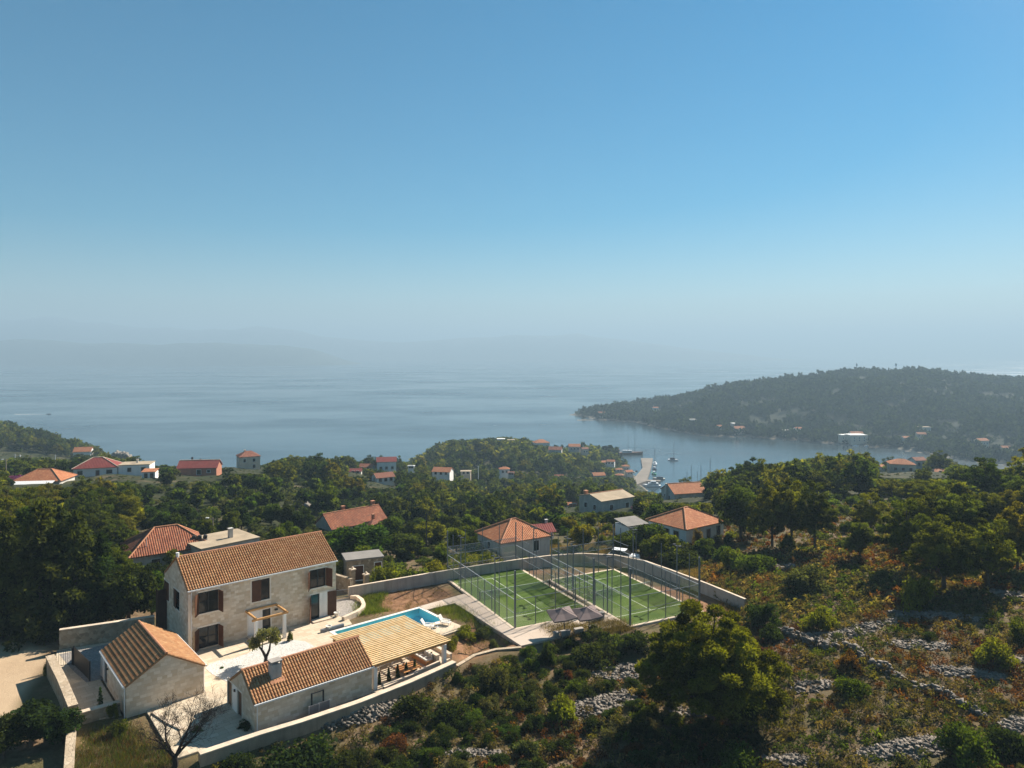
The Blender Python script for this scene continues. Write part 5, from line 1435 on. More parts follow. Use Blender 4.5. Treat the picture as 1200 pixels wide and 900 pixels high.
# village houses: px, foot row, apparent width, distance, height, roof kind, roof, wall, label
VIL = [
 (453, 551, 25, 320, 5.4, 'gable', 'roof_red', 'plaster', 10, 'white two-storey house with a red roof amid pines above the bay'),
 (430, 552, 18, 318, 2.6, 'gable', 'roof_old', 'plaster_grey', -8, 'low grey house with a red gable roof touching the white two-storey house'),
 (449, 565.5, 25, 268, 3.0, 'gable', 'roof_brown', 'plaster', 32, 'white bungalow with a dark brown roof next to the lone cypress'),
 (417, 558, 15, 292, 2.4, 'gable', 'roof_red', 'plaster_grey', 5, 'small shed-like house with a bright pinkish red roof amid shrubs'),
 (482, 548, 8, 345, 2.2, 'flat', 'white_metal', 'plaster', 0, 'tiny white hut between pines east of the white two-storey house'),
 (519, 554, 24, 335, 2.8, 'gable', 'roof_orange', 'plaster', -12, 'long low white house with twin orange gables in the valley'),
 (546, 552, 13, 350, 2.4, 'flat', 'roof_flat', 'plaster_cream', 0, 'low flat house with a sandy roof beside the twin orange gables'),
 (591, 550.5, 13, 372, 3.6, 'hip', 'roof_orange', 'plaster', 8, 'white house with an orange roof by a big round pine in the valley'),
 (599, 558, 8, 365, 2.2, 'gable', 'roof_old', 'plaster_grey', 0, 'little annex with a worn roof below the white valley house'),
 (587, 522.5, 10, 545, 4.4, 'flat', 'plaster', 'plaster', 0, 'white flat-topped villa among pines on the headland ridge'),
 (599, 521.5, 9, 548, 3.6, 'flat', 'roof_flat', 'plaster', 6, 'small pale block next to the white flat-topped ridge villa'),
 (634, 524, 20, 560, 5.0, 'hip', 'roof_orange', 'plaster', 12, 'wide house with several orange roofs on the headland skyline'),
 (651, 537, 17, 520, 6.0, 'gable', 'roof_old', 'plaster_grey', -10, 'stone house on a rocky clearing below the headland skyline'),
 (673, 527.5, 15, 575, 4.2, 'gable', 'roof_orange', 'plaster_grey', 0, 'orange-roofed house just left of the clump of tall headland pines'),
 (685, 531, 9, 570, 4.6, 'gable', 'roof_brown', 'plaster_cream', 20, 'narrow pinkish gabled house under the headland pines'),
 (708, 545, 9, 560, 3.2, 'gable', 'roof_orange', 'plaster_grey', 15, 'orange-roofed cottage, the lower of two facing each other above the quay'),
 (716, 544, 10, 560, 3.4, 'gable', 'roof_orange', 'plaster', -15, 'white-gabled cottage facing the lower orange-roofed cottage'),
 (733, 544.5, 9, 565, 4.6, 'hip', 'roof_orange', 'plaster_grey', 10, 'taller grey house with an orange hip roof nearest the quay trees'),
 (725.5, 553.5, 9, 540, 3.0, 'hip', 'roof_orange', 'plaster_grey', 0, 'square orange hip roof halfway down to the quay'),
 (736.5, 553, 10, 540, 3.4, 'gable', 'roof_orange', 'plaster_grey', 25, 'orange-roofed house at the edge of the parked cars on the quay'),
 (726, 561, 10, 515, 3.6, 'hip', 'roof_orange', 'plaster_grey', -8, 'orange hip roof nearest the quay entrance'),
 (701, 571, 16, 455, 5.2, 'gable', 'roof_orange', 'plaster_grey', 12, 'grey two-storey stone house with an orange roof in the gully'),
 (655, 567, 11, 400, 2.6, 'gable', 'roof_old', 'plaster_grey', 0, 'low brownish roof half sunk in shrubs in the valley'),
 (667, 568, 5, 395, 2.0, 'flat', 'white_metal', 'plaster', 0, 'tiny white box of a hut beside the sunken brown roof'),
 (670, 597, 12, 230, 2.2, 'gable', 'roof_orange', 'plaster_grey', 10, 'low orange-roofed cottage at the end of the pale-roofed house'),
 (1056, 553, 30, 268, 4.2, 'hip', 'roof_orange', 'plaster_cream', -16, 'cream house with a salmon roof among pines on the right-hand spur'),
 (1075, 547, 17, 300, 3.8, 'gable', 'roof_brown', 'plaster', 14, 'house with a brown roof and white gable behind the cream house'),
 (1101, 557, 18, 275, 2.2, 'hip', 'roof_orange', 'plaster_cream', 6, 'low orange roof peeping over shrubs east of the cream house'),
 (1032, 543, 9, 330, 3.2, 'gable', 'roof_orange', 'plaster_grey', 30, 'orange gable half hidden between two round pines on the spur'),
 (1003, 517, 24, 728, 9.0, 'flat', 'plaster', 'plaster', 4, 'big white block of flats on the far shore of the bay'),
 (1003, 507, 16, 775, 5.0, 'gable', 'roof_orange', 'plaster', 0, 'house with a salmon roof just above the white block of flats'),
 (989, 510, 12, 760, 6.0, 'flat', 'plaster', 'plaster', 8, 'small white house uphill left of the white block of flats'),
 (1061, 510, 10, 745, 5.0, 'gable', 'roof_orange', 'plaster', 10, 'far-shore house with a pink roof, lower of the pair near the cypresses'),
 (1083, 501, 13, 780, 6.0, 'flat', 'roof_flat', 'plaster_grey', 0, 'far-shore grey house high on the slope under the ridge'),
 (1079, 509, 11, 755, 4.0, 'gable', 'roof_orange', 'plaster', -8, 'far-shore house with white gable below the high grey house'),
 (862, 492.5, 12, 865, 5.5, 'flat', 'plaster', 'plaster', 0, 'white two-tier house on the far promontory slope'),
 (866, 498, 14, 850, 4.0, 'gable', 'roof_orange', 'plaster_cream', 5, 'terraced house with orange roof under the white two-tier house'),
 (842, 500, 8, 860, 4.0, 'gable', 'roof_orange', 'plaster_grey', 0, 'small orange-roofed house by the water on the promontory'),
 (813, 495, 11, 905, 5.0, 'flat', 'plaster_grey', 'plaster_grey', 0, 'grey block half hidden in pines on the promontory'),
 (768, 462.5, 7, 1080, 5.0, 'gable', 'roof_orange', 'plaster', 0, 'white house on the promontory skyline'),
 (705, 482.5, 9, 1040, 4.0, 'gable', 'roof_old', 'plaster_grey', 0, 'house among trees near the tip of the promontory'),
 (921, 503.5, 9, 800, 4.0, 'flat', 'plaster', 'plaster', 0, 'long white bungalow by the water in the middle of the far shore'),
 (935, 497, 9, 830, 4.0, 'gable', 'roof_orange', 'plaster', 12, 'orange-roofed house above the long white far-shore bungalow'),
 (1150, 520, 14, 700, 5.0, 'gable', 'roof_orange', 'plaster', 10, 'pink-roofed house high at the head of the bay'),
 (1178, 531, 11, 680, 5.0, 'gable', 'roof_orange', 'plaster', -10, 'pale house with orange roof at the head of the bay near the frame edge'),
 (1140, 537, 10, 640, 5.0, 'flat', 'plaster', 'plaster', 0, 'white flat house low at the head of the bay'),
 (1165, 543, 15, 620, 5.0, 'gable', 'roof_brown', 'plaster_grey', 6, 'long grey house lowest at the head of the bay'),
]
for vi_, (px, py, wp, dd, hh, rk, rm, wm, an, lab) in enumerate(VIL):
    if dd > 590 and wm == 'plaster' and vi_ % 3: wm = 'plaster_cream'
    y = float(dd); x = XX(px, y)
    z = ZV(py, y)
    if dd > 590:
        for _ in range(60):
            if H1(x, y) > 1.6: break
            y += 4.0; x = XX(px, y)
    g = H1(x, y); hh *= 0.8
    z = ZV(py, y)
    Wd = wp * dd / F * 0.88
    z = min(max(z, g - 1.0), g + 3.5)
    wins = [('front', f_, 0.9 + 2.7 * s_, 1.1, 1.2) for s_ in range(max(1, int(hh / 2.6))) for f_ in ((0.2, 0.5, 0.8) if Wd > 7 else (0.3, 0.7))]
    if dd < 400: wins += [('near', 0.5, 0.9, 1.0, 1.2)]
    plain_house('village_house', lab, x, y, z, an, Wd, Wd * 0.72, hh, Wd * 0.19 if rk != 'flat' else 0, rk, M[wm], M[rm], wins, group='village houses', over=0.3, foot=5)
    keep(x, y, Wd * 0.72)

# ------------------------------------------------------------------ quay and boats
qp = [(XX(728, 512), 512), (XX(742, 520), 520), (XX(757.5, 540), 540), (XX(762.5, 600), 600), (XX(765, 655), 655), (XX(751, 655), 655), (XX(753, 600), 600), (XX(745, 560), 560)]
sheet('quay', qp, -4, 1.7, M['quay_stone'])
sheet('jetty', [(XX(758, 548), 548), (XX(774, 546), 546), (XX(774, 541), 541), (XX(757.6, 541.5), 541.5)], -4, 1.2, M['quay_stone'])
def boat(name, label, x, y, rz, L, Bm, hullm, cabin=None, masts=(), boom=True, cat='boat', group='boats in the harbour', flag=None, bowsprit=False):
    k = thing(name, label, cat, (x, y, 0.0), R(rz), group)
    prof = []
    n = 9
    h = MB()
    ring = []
    for i in range(n):
        f = i / (n - 1)
        bw = Bm / 2 * (1 - max(0, (f - 0.45) / 0.55) ** 2.2) * (0.86 + 0.14 * min(1, f * 4))
        fr = 0.085 * L + 0.05 * L * f ** 2
        xx = -L / 2 + L * f
        ring.append([(xx, -bw, fr), (xx * 0.97, -bw * 0.8, -0.3), (xx * 0.97, bw * 0.8, -0.3), (xx, bw, fr)])
    for i in range(n - 1):
        a, c = ring[i], ring[i + 1]
        h.quad(a[1], c[1], c[0], a[0]); h.quad(c[2], a[2], a[3], c[3]); h.quad(a[0], c[0], c[3], a[3]); 
    h.quad(ring[0][0], ring[0][3], ring[0][2], ring[0][1])
    h.build('hull', hullm, k)
    dk = 0.09 * L
    if cabin:
        for (c0, c1, cw, ch, cm) in cabin:
            b = MB(); b.hexa([Vector(p) for p in ((L * c0, -Bm * cw, dk), (L * c1, -Bm * cw, dk), (L * c1, Bm * cw, dk), (L * c0, Bm * cw, dk), (L * c0 + 0.2, -Bm * cw * 0.85, dk + ch), (L * c1 - 0.5, -Bm * cw * 0.85, dk + ch), (L * c1 - 0.5, Bm * cw * 0.85, dk + ch), (L * c0 + 0.2, Bm * cw * 0.85, dk + ch))])
            cb = b.build('cabin', cm, k)
            b = MB()
            b.box(L * c0 + 0.35, L * c1 - 0.75, -Bm * cw * 0.97, Bm * cw * 0.97, dk + ch * 0.45, dk + ch * 0.72); b.build('window', M['glass'], cb)
    for (mx, mh) in masts:
        b = MB(); b.tube([(L * mx, 0, dk), (L * mx, 0, mh)], [0.24, 0.16], 6); b.build('mast', M['grey_metal'], k)
        b = MB(); b.beam((L * mx, -0.9, mh * 0.62), (L * mx, 0.9, mh * 0.62), 0.06, 0.06); b.build('spreader', M['pale_metal'], k)
        if boom:
            b = MB(); b.tube([(L * mx, 0, dk + 1.4), (L * mx - L * 0.36, 0, dk + 1.5)], 0.16, 6); b.build('boom', M['fabric_white'], k)
    if bowsprit:
        b = MB(); b.tube([(L * 0.46, 0, 0.13 * L), (L * 0.66, 0, 0.17 * L)], 0.12, 6); b.build('bowsprit', M['boat_wood'], k)
    if flag:
        b = MB(); b.tube([(-L * 0.46, 0, dk), (-L * 0.48, 0, dk + 3.2)], 0.05, 5); b.build('flagpole', M['pale_metal'], k)
        b = MB(); b.box(-L * 0.48 - 1.4, -L * 0.48 - 0.05, -0.02, 0.02, dk + 2.2, dk + 3.1); b.build('flag', flag, k)
    return k
HWm = M['hull_white']
d = CZ * F / (539.5 - HY); boat('sailing_catamaran', 'white sailing yacht with a tall mast anchored alone in mid bay', XX(789, d), d, -25, 9.5, 4.4, HWm, [(-0.3, 0.2, 0.34, 1.6, M['hull_dark'])], [(0.05, 17.5)])
boat('wooden_schooner', 'dark wooden two-masted ship moored behind the quay trees', XX(739.5, 690), 690, -8, 23, 6, M['boat_wood'], [(-0.36, 0.05, 0.3, 2.0, M['hull_white'])], [(-0.12, 17), (0.16, 19)], flag=M['red_paint'], bowsprit=True)
boat('moored_sailboat', 'sailing boat with furled sail moored at the outer quay corner', XX(767.5, 630), 630, 80, 12, 3.6, HWm, [(-0.25, 0.2, 0.3, 1.1, HWm)], [(0.08, 16.5)])
boat('moored_sailboat', 'dark-hulled sailing boat in front of the one at the outer quay corner', XX(766.8, 605), 605, 86, 10, 3.3, M['hull_dark'], [(-0.25, 0.2, 0.3, 1.0, HWm)], [(0.08, 7.0)])
boat('motor_yacht', 'large white motor yacht berthed at the near end of the quay', XX(763.5, 526), 526, 176, 13.5, 4.2, HWm, [(-0.38, 0.22, 0.4, 1.5, HWm), (-0.25, 0.08, 0.32, 2.9, HWm)])
boat('motor_launch', 'grey covered launch tied to the short jetty', XX(772, 556), 556, 170, 9.5, 3.2, M['plaster_grey'], [(-0.35, 0.2, 0.4, 1.2, M['hull_dark'])])
boat('work_boat', 'green-decked work boat alongside the middle of the quay', XX(766, 580), 580, 92, 9, 3.0, M['green_paint'], [(-0.3, 0.05, 0.34, 1.7, HWm)])
for i, (px, top, dd, lab) in enumerate(((810, 545, 492, 'sailing boat whose mast shows first beside the round shore pine'), (821.5, 544, 480, 'sailing boat whose tall mast shows second above the shore trees'), (832.5, 538.5, 470, 'sailing boat with the tallest mast showing above the shore trees'), (805.5, 553, 500, 'small sailing boat with a short mast just west of the round shore pine'), (818, 553, 496, 'small sailing boat with a short mast between two taller masts'))):
    boat('moored_sailboat', lab, XX(px, dd), float(dd), 70 + 9 * i, 10.5, 3.3, HWm, [(-0.25, 0.2, 0.3, 1.0, HWm)], [(0.06, ZV(top, dd))])
d = CZ * F / (485.5 - HY); boat('speed_boat', 'lone dark speedboat trailing a thin wake far out at sea', XX(57, d), d, 2, 7.5, 2.6, M['hull_dark'], [(-0.1, 0.15, 0.3, 0.9, M['hull_dark'])], cat='boat')
wk = MB()
for i in range(14):
    a, c = 4 + 3.6 * i, 4 + 3.6 * (i + 1)
    wd0, wd1 = 0.5 + 0.12 * i, 0.5 + 0.12 * (i + 1)
    x0 = XX(57, d)
    wk.quad((x0 - a, d - wd0, 0.03), (x0 - a, d + wd0, 0.03), (x0 - c, d + wd1, 0.03), (x0 - c, d - wd1, 0.03))
tag(wk.build('boat_wake', M['fabric_white']), kind='stuff')
for px, top, foot, dd, lab in ((1004, 425.5, 434, 1195, 'thin antenna mast on the promontory skyline, the western one'), (1050, 425.5, 434, 1200, 'thin antenna mast on the promontory skyline, the eastern one')):
    x = XX(px, dd); z0 = H1(x, dd); hh = ZV(top, dd) - z0
    k = thing('antenna_mast', lab, 'mast', (x, dd, z0 - 1), 0, 'masts on the far ridge')
    b = MB(); b.tube([(0, 0, 0), (0, 0, hh + 1)], [0.6, 0.4], 6); b.build('pole', M['grey_metal'], k)
    b = MB(); b.box(-1.3, 1.3, -0.5, 0.5, hh - 3.5, hh); b.build('antenna_panel', M['white_metal'], k)
# small boats along the far shore
for i, (px, py) in enumerate(((1003, 521.5), (1016, 521.5), (1030, 521), (1046, 522.5), (1060, 519.5))):
    d = CZ * F / (py + 1.5 - HY)
    boat('dinghy', 'small white boat moored at the waterside of the far shore', XX(px, d), d, 30 * i, 6.5, 2.4, HWm, [(-0.2, 0.2, 0.3, 0.8, HWm)], group='small boats on the far shore')

# parked cars
def car(name, label, x, y, z, rz, body, group=None):
    k = thing(name, label, 'car', (x, y, z), R(rz), group)
    b = MB()
    pr = [(-2.1, 0.35), (-2.1, 0.85), (-1.9, 0.95), (2.0, 0.85), (2.15, 0.6), (2.15, 0.35)]
    for i in range(len(pr)):
        a, c = pr[i], pr[(i + 1) % len(pr)]
        b.quad((a[0], 0.88, a[1]), (a[0], -0.88, a[1]), (c[0], -0.88, c[1]), (c[0], 0.88, c[1]))
    b.poly([(p[0], -0.88, p[1]) for p in pr][::-1]); b.poly([(p[0], 0.88, p[1]) for p in pr])
    bo = b.build('body', body, k)
    b = MB(); b.hexa([Vector(p) for p in ((-1.95, -0.8, 0.93), (1.0, -0.8, 0.9), (1.0, 0.8, 0.9), (-1.95, 0.8, 0.93), (-1.5, -0.65, 1.45), (0.3, -0.65, 1.45), (0.3, 0.65, 1.45), (-1.5, 0.65, 1.45))]); b.build('window', M['glass'], bo)
    b = MB(); b.box(-1.55, 0.35, -0.68, 0.68, 1.452, 1.5); b.build('roof', body, k)
    for xx in (-1.3, 1.35):
        for yy in (-0.8, 0.8):
            b = MB(); b.tube([(xx, yy - 0.11, 0.33), (xx, yy + 0.11, 0.33)], 0.33, 12); b.build('wheel', M['rubber'], k)
    return k
x, y = XX(731, 101.5), 101.5
car('parked_car', 'white car parked behind the concrete wall near the courts', x, y, H1(x, y) + 0.2, -25, HWm); keep(x, y, 2.5)
for i in range(12):
    f_ = i / 11
    y = 517 + 62 * f_; x = XX(727.5 + 20 * f_ + (i % 3) * 1.2 - (5 if i < 6 else 4), y)
    car('parked_car', 'small car parked in the row along the landward edge of the quay', x, y, 1.705, 65 + 8 * (i % 3), [HWm, M['blue_paint'], M['plaster_grey'], M['hull_dark']][i % 4], 'cars parked on the quay')

# poles
def pole(px, top, foot, d, label, m, r=0.09, arm=None):
    x = XX(px, d); z = ZV(foot, d); zt = ZV(top, d)
    k = thing('utility_pole', label, 'pole', (x, d, z - 0.6), 0, None)
    b = MB(); b.tube([(0, 0, 0), (0, 0, zt - z + 0.6)], [r * 1.2, r * 0.8], 8); b.build('pole', m, k)
    b = MB(); b.beam((-0.45, 0, zt - z + 0.3), (0.45, 0, zt - z + 0.3), 0.07, 0.07); b.build('crossarm', m, k)
    if arm:
        b = MB(); b.beam((0, 0, zt - z + 0.45), (-0.75, -0.1, zt - z + 0.55), 0.05, 0.05); b.build('lamp_arm', m, k)
        b = MB(); b.box(-1.15, -0.65, -0.22, 0.05, zt - z + 0.5, zt - z + 0.62); b.build('lamp', M['white_metal'], k)
pole(249.5, 606.5, 628, 118, 'grey pole with a white street lamp behind the villa roof', M['grey_wood'], 0.11, True)
pole(499.7, 601, 636, 116, 'dark bare wooden pole rising from the gardens between villa and courts', M['dark_metal'], 0.09)
pole(7.0, 538, 563, 200, 'wooden pole at the far edge beside the orange hip house', M['grey_wood'], 0.14, True)
pole(17.5, 532, 556, 230, 'pale green pole, left of two close together behind the orange hip house', M['pale_metal'], 0.14)
pole(23.5, 533, 556, 230, 'pale pole, right of two close together behind the orange hip house', M['white_metal'], 0.16)
pole(64.8, 533, 553, 215, 'slim pale pole between the orange and the dark red hip roofs', M['pale_metal'], 0.14)
pole(560.5, 546, 560, 330, 'short pale pole in the valley near the flat sandy roof', M['white_metal'], 0.16)

# ------------------------------------------------------------------ plants: how a crown is made
def unit(rng, n):
    v = rng.normal(size=(n, 3)); return v / np.linalg.norm(v, axis=1, keepdims=True)
def leaf_cloud(rng, cen, rad, n_each, sz, out=0.5, shell=0.55, asp=2.0, tint_c=0.22, squash=1.0):
    """leaf faces through the outer part of each clump; cen (k,3), rad (k,3) -> verts (N*4,3), tint (N*4)"""
    k = len(cen); N = k * n_each
    ci = np.repeat(np.arange(k), n_each)
    dirn = unit(rng, N)
    r = (shell + (1 - shell) * rng.random(N) ** 0.6)[:, None]
    r *= (1 + 0.10 * rng.normal(size=(N, 1)))
    p = cen[ci] + dirn * r * rad[ci]
    a = dirn * out + unit(rng, N) * (1 - out); a /= np.linalg.norm(a, axis=1, keepdims=True) + 1e-9
    b = np.cross(a, unit(rng, N)); b /= np.linalg.norm(b, axis=1, keepdims=True) + 1e-9
    s = sz * (0.65 + 0.7 * rng.random((N, 1)))
    a = a * s; b = b * s / asp
    V_ = np.stack([p - a, p + b, p + a, p - b], 1).reshape(-1, 3)
    ct = rng.normal(size=k) * tint_c
    tint = np.clip(0.5 + ct[ci] + rng.normal(size=N) * 0.14, 0.05, 1.1)
    return V_, np.repeat(tint, 4)
def crown_mesh(name, parts, m=None):
    V_ = np.concatenate([p[0] for p in parts]); T_ = np.concatenate([p[1] for p in parts])
    q = np.arange(len(V_)).reshape(-1, 4)
    return np_mesh(name, V_, q, m or M['leaf'], {'tint': ('FLOAT', T_)})

def pine_proto(seed, leaves, lf, tall=1.0, flat=0.8, nclump=46, cr_=(0.75, 0.5), core=1.0, lobes=5, fat=1.12):
    """round clumpy pine of height 1 x ~ unit 8 m: returns trunk mesh, crown mesh (metres, 8 m tall)"""
    rng = np.random.default_rng(seed)
    cen, rad = [], []
    nl = lobes
    L = [(0.0, 0.0, 5.7 - 0.9 * (fat - 1), 1.75 * fat, 1.75 * fat)]
    for i in range(nl):
        th = 6.283 * i / nl + rng.random() * 0.9; q = 1.15 + 0.85 * rng.random()
        L.append((q * math.cos(th), q * math.sin(th), 2.9 + 2.3 * rng.random(), (1.15 + 0.6 * rng.random()) * fat, (0.95 + 0.55 * rng.random()) * fat))
    area = np.array([l[3] ** 2 for l in L]); area /= area.sum()
    for (lx, ly, lz, lr, lh), f in zip(L, area):
        n = max(4, int(round(nclump * f)))
        for i in range(n):
            u_ = 1 - 1.72 * (i + 0.5) / n; th = 2.399963 * i + rng.random() * 0.7
            w_ = math.sqrt(max(0, 1 - u_ * u_)); k_ = 0.82 + 0.36 * rng.random()
            cen.append((lx + lr * k_ * w_ * math.cos(th), ly + lr * k_ * w_ * math.sin(th), (lz + lh * k_ * u_) * tall))
            r = cr_[0] + cr_[1] * rng.random()
            rad.append((r * 1.1, r * 1.1, r * 0.72))
        for i in range(max(1, n // 6)):
            cen.append((lx + 0.4 * rng.normal() * lr * 0.6, ly + 0.4 * rng.normal() * lr * 0.6, (lz + 0.3 * lh * rng.normal()) * tall)); r = lr * 0.55 * core; rad.append((r, r, r * 0.8))
    cen, rad = np.array(cen), np.array(rad)
    cr = crown_mesh('pine_crown', [leaf_cloud(rng, cen, rad, leaves, lf, 0.6, 0.62, 2.4)])
    tb = MB()
    tb.tube([(0, 0, -0.6), (0.05, 0, 1.2), (0.12, 0.1, 3.0 * tall), (0.05, 0.2, 6.6 * tall)], [0.26, 0.2, 0.15, 0.05], 8)
    for i in range(0, len(cen), 5):
        c = cen[i]; z0 = max(1.3, c[2] * 0.62)
        tb.tube([(0.08, 0.05, z0), (c[0] * 0.5, c[1] * 0.5, (z0 + c[2]) / 2 - 0.1), tuple(c)], [0.09, 0.06, 0.025], 5)
    tr = tb.mesh('pine_trunk', M['bark'])
    return tr, cr
def conifer_proto(seed, leaves, lf):
    """dark spreading conifer, 10 m tall, layered drooping boughs"""
    rng = np.random.default_rng(seed)
    cen, rad = [], []
    for lay in range(15):
        f = lay / 14
        z = 0.9 + 8.8 * f; env = 2.9 * (1 - f) ** 0.8 + 0.25
        n = max(2, int(8 * (1 - f) + 2))
        for i in range(n):
            th = 6.283 * i / n + lay * 0.9 + rng.random() * 0.5
            rr = env * (0.6 + 0.5 * rng.random())
            cen.append((rr * math.cos(th), rr * math.sin(th), z - 0.25 * rr * 0.4)); rad.append((0.75, 0.75, 0.42 + 0.2 * rng.random()))
        cen.append((0, 0, z)); rad.append((max(0.3, env * 0.55), max(0.3, env * 0.55), 0.7))
    cr = crown_mesh('conifer_crown', [leaf_cloud(rng, np.array(cen), np.array(rad), leaves, lf, 0.55, 0.35, 2.4)])
    tb = MB(); tb.tube([(0, 0, -0.6), (0, 0, 4), (0, 0, 9.3)], [0.28, 0.17, 0.03], 8)
    return tb.mesh('conifer_trunk', M['bark']), cr
def bush_proto(seed, leaves, lf, nclump=16, flat=0.75, spiky=0.0):
    """a rounded shrub about 2 m across and 1.5 m tall, in metres"""
    rng = np.random.default_rng(seed)
    cen, rad = [], []
    for i in range(nclump):
        th = 2.399963 * i + rng.random(); h = rng.random()
        rr = 0.78 * math.sqrt((i + 0.5) / nclump) * (0.6 + 0.7 * rng.random())
        hump = 0.72 + 0.5 * math.sin(2.0 * th + seed) * (rr / 0.8)
        cen.append((rr * math.cos(th), rr * math.sin(th), hump * (0.25 + 0.75 * (1 - (rr / 0.95) ** 2) * (0.55 + 0.45 * h)) * flat / 0.75)); r = 0.26 + 0.2 * rng.random(); rad.append((r, r, r * (0.85 + spiky)))
    cr = crown_mesh('shrub_foliage', [leaf_cloud(rng, np.array(cen), np.array(rad), leaves, lf, 0.45, 0.35, 1.9)])
    tb = MB()
    for i in range(5):
        c = cen[i * (nclump // 5)]
        tb.tube([(0.05 * math.cos(i), 0.05 * math.sin(i), -0.3), (c[0] * 0.5, c[1] * 0.5, c[2] * 0.5), tuple(c)], [0.035, 0.025, 0.01], 5)
    return tb.mesh('shrub_stem', M['bark']), cr
def broad_proto(seed, leaves, lf, nclump=30):
    """broad-leaved tree about 5 m tall with a full round crown"""
    rng = np.random.default_rng(seed)
    cen, rad = [], []
    for i in range(nclump):
        d = unit(rng, 1)[0]
        r0 = 1.75 * (0.72 + 0.35 * rng.random())
        cen.append((d[0] * r0, d[1] * r0, 2.95 + d[2] * r0 * 0.85)); r = 0.55 + 0.35 * rng.random(); rad.append((r, r, r * 0.85))
    for i in range(6):
        d = unit(rng, 1)[0]; cen.append((d[0] * 0.8, d[1] * 0.8, 2.9 + d[2] * 0.8)); rad.append((1.0, 1.0, 0.9))
    cr = crown_mesh('tree_crown', [leaf_cloud(rng, np.array(cen), np.array(rad), leaves, lf, 0.4, 0.45, 1.7)])
    tb = MB(); tb.tube([(0, 0, -0.5), (0.05, 0, 1.2), (0.1, 0.05, 2.6)], [0.2, 0.15, 0.08], 7)
    for i in range(0, nclump, 4):
        c = cen[i]; tb.tube([(0.05, 0, 1.2), (c[0] * 0.5, c[1] * 0.5, 2.2), tuple(c)], [0.09, 0.06, 0.02], 5)
    return tb.mesh('tree_trunk', M['bark']), cr

PINE_HERO = pine_proto(11, 820, 0.092, 1.0, nclump=210, cr_=(0.36, 0.30), core=1.1, lobes=8, fat=1.42)
PINE_N = [pine_proto(20 + i, 260, 0.14, 1.0 + 0.12 * (i - 1), nclump=70, cr_=(0.40, 0.36), core=1.0, lobes=4 + i) for i in range(4)]
PINE_F = [pine_proto(40 + i, 34, 0.42, 0.95 + 0.12 * i, nclump=42, cr_=(0.5, 0.4), lobes=4 + i) for i in range(4)]
CON_N = [conifer_proto(60 + i, 80, 0.24) for i in range(3)]
BUSH_N = [bush_proto(70 + i, 210, 0.065, 18, 0.75 + 0.12 * (i % 3), 0.25 * (i % 2)) for i in range(5)]
BUSH_F = [bush_proto(80 + i, 45, 0.16, 13, 0.8) for i in range(4)]
BROAD_N = [broad_proto(90 + i, 190, 0.15) for i in range(3)]
BROAD_F = [broad_proto(95 + i, 30, 0.42, 24) for i in range(3)]

def plant(name, cat, label, group, proto, x, y, z, s, colr, rz=None, sz=None, parts=('trunk', 'crown')):
    k = thing(name, label, cat, (x, y, z), random.random() * 6.28 if rz is None else rz, group)
    k.scale = (s, s, s * (sz or 1.0))
    a = obj(parts[0], proto[0], k)
    c = obj(parts[1], proto[1], k)
    c.color = (*colr, 1)
    return k

# ------------------------------------------------------------------ where the plants stand
_md = np.exp(np.linspace(math.log(40.0), math.log(1580.0), 900))
def ground_at(px, py):
    """first ground point along a pixel's sight line"""
    xs = (px - 600.0) / F * _md
    zr = CZ - (py - HY) / F * _md
    hit = np.nonzero(HG(xs, _md) >= zr)[0]
    if not len(hit): return None
    i = hit[0]
    return float(xs[i]), float(_md[i])

PINE_C = [(0.076, 0.094, 0.020), (0.096, 0.112, 0.022), (0.062, 0.080, 0.021), (0.116, 0.124, 0.022), (0.135, 0.134, 0.024), (0.048, 0.066, 0.018)]
DARK_C = [(0.040, 0.058, 0.018), (0.050, 0.068, 0.021), (0.034, 0.048, 0.017)]
GREEN_C = [(0.070, 0.100, 0.018), (0.088, 0.112, 0.020), (0.060, 0.088, 0.019)]
YELL_C = [(0.14, 0.16, 0.020), (0.12, 0.15, 0.022), (0.16, 0.165, 0.022)]
OLIVE_C = [(0.066, 0.078, 0.036), (0.076, 0.084, 0.040)]
RUST_C = [(0.125, 0.050, 0.024), (0.100, 0.045, 0.023), (0.130, 0.064, 0.030)]
DRY_C = [(0.175, 0.130, 0.070), (0.135, 0.102, 0.056), (0.110, 0.092, 0.047)]
GREY_C = [(0.090, 0.102, 0.046), (0.105, 0.106, 0.050)]
COLS = {'pine': PINE_C, 'dark green': DARK_C, 'fresh green': GREEN_C, 'yellow-green': YELL_C, 'olive-grey': OLIVE_C, 'rust-brown': RUST_C, 'dry tan': DRY_C, 'grey-green': GREY_C}

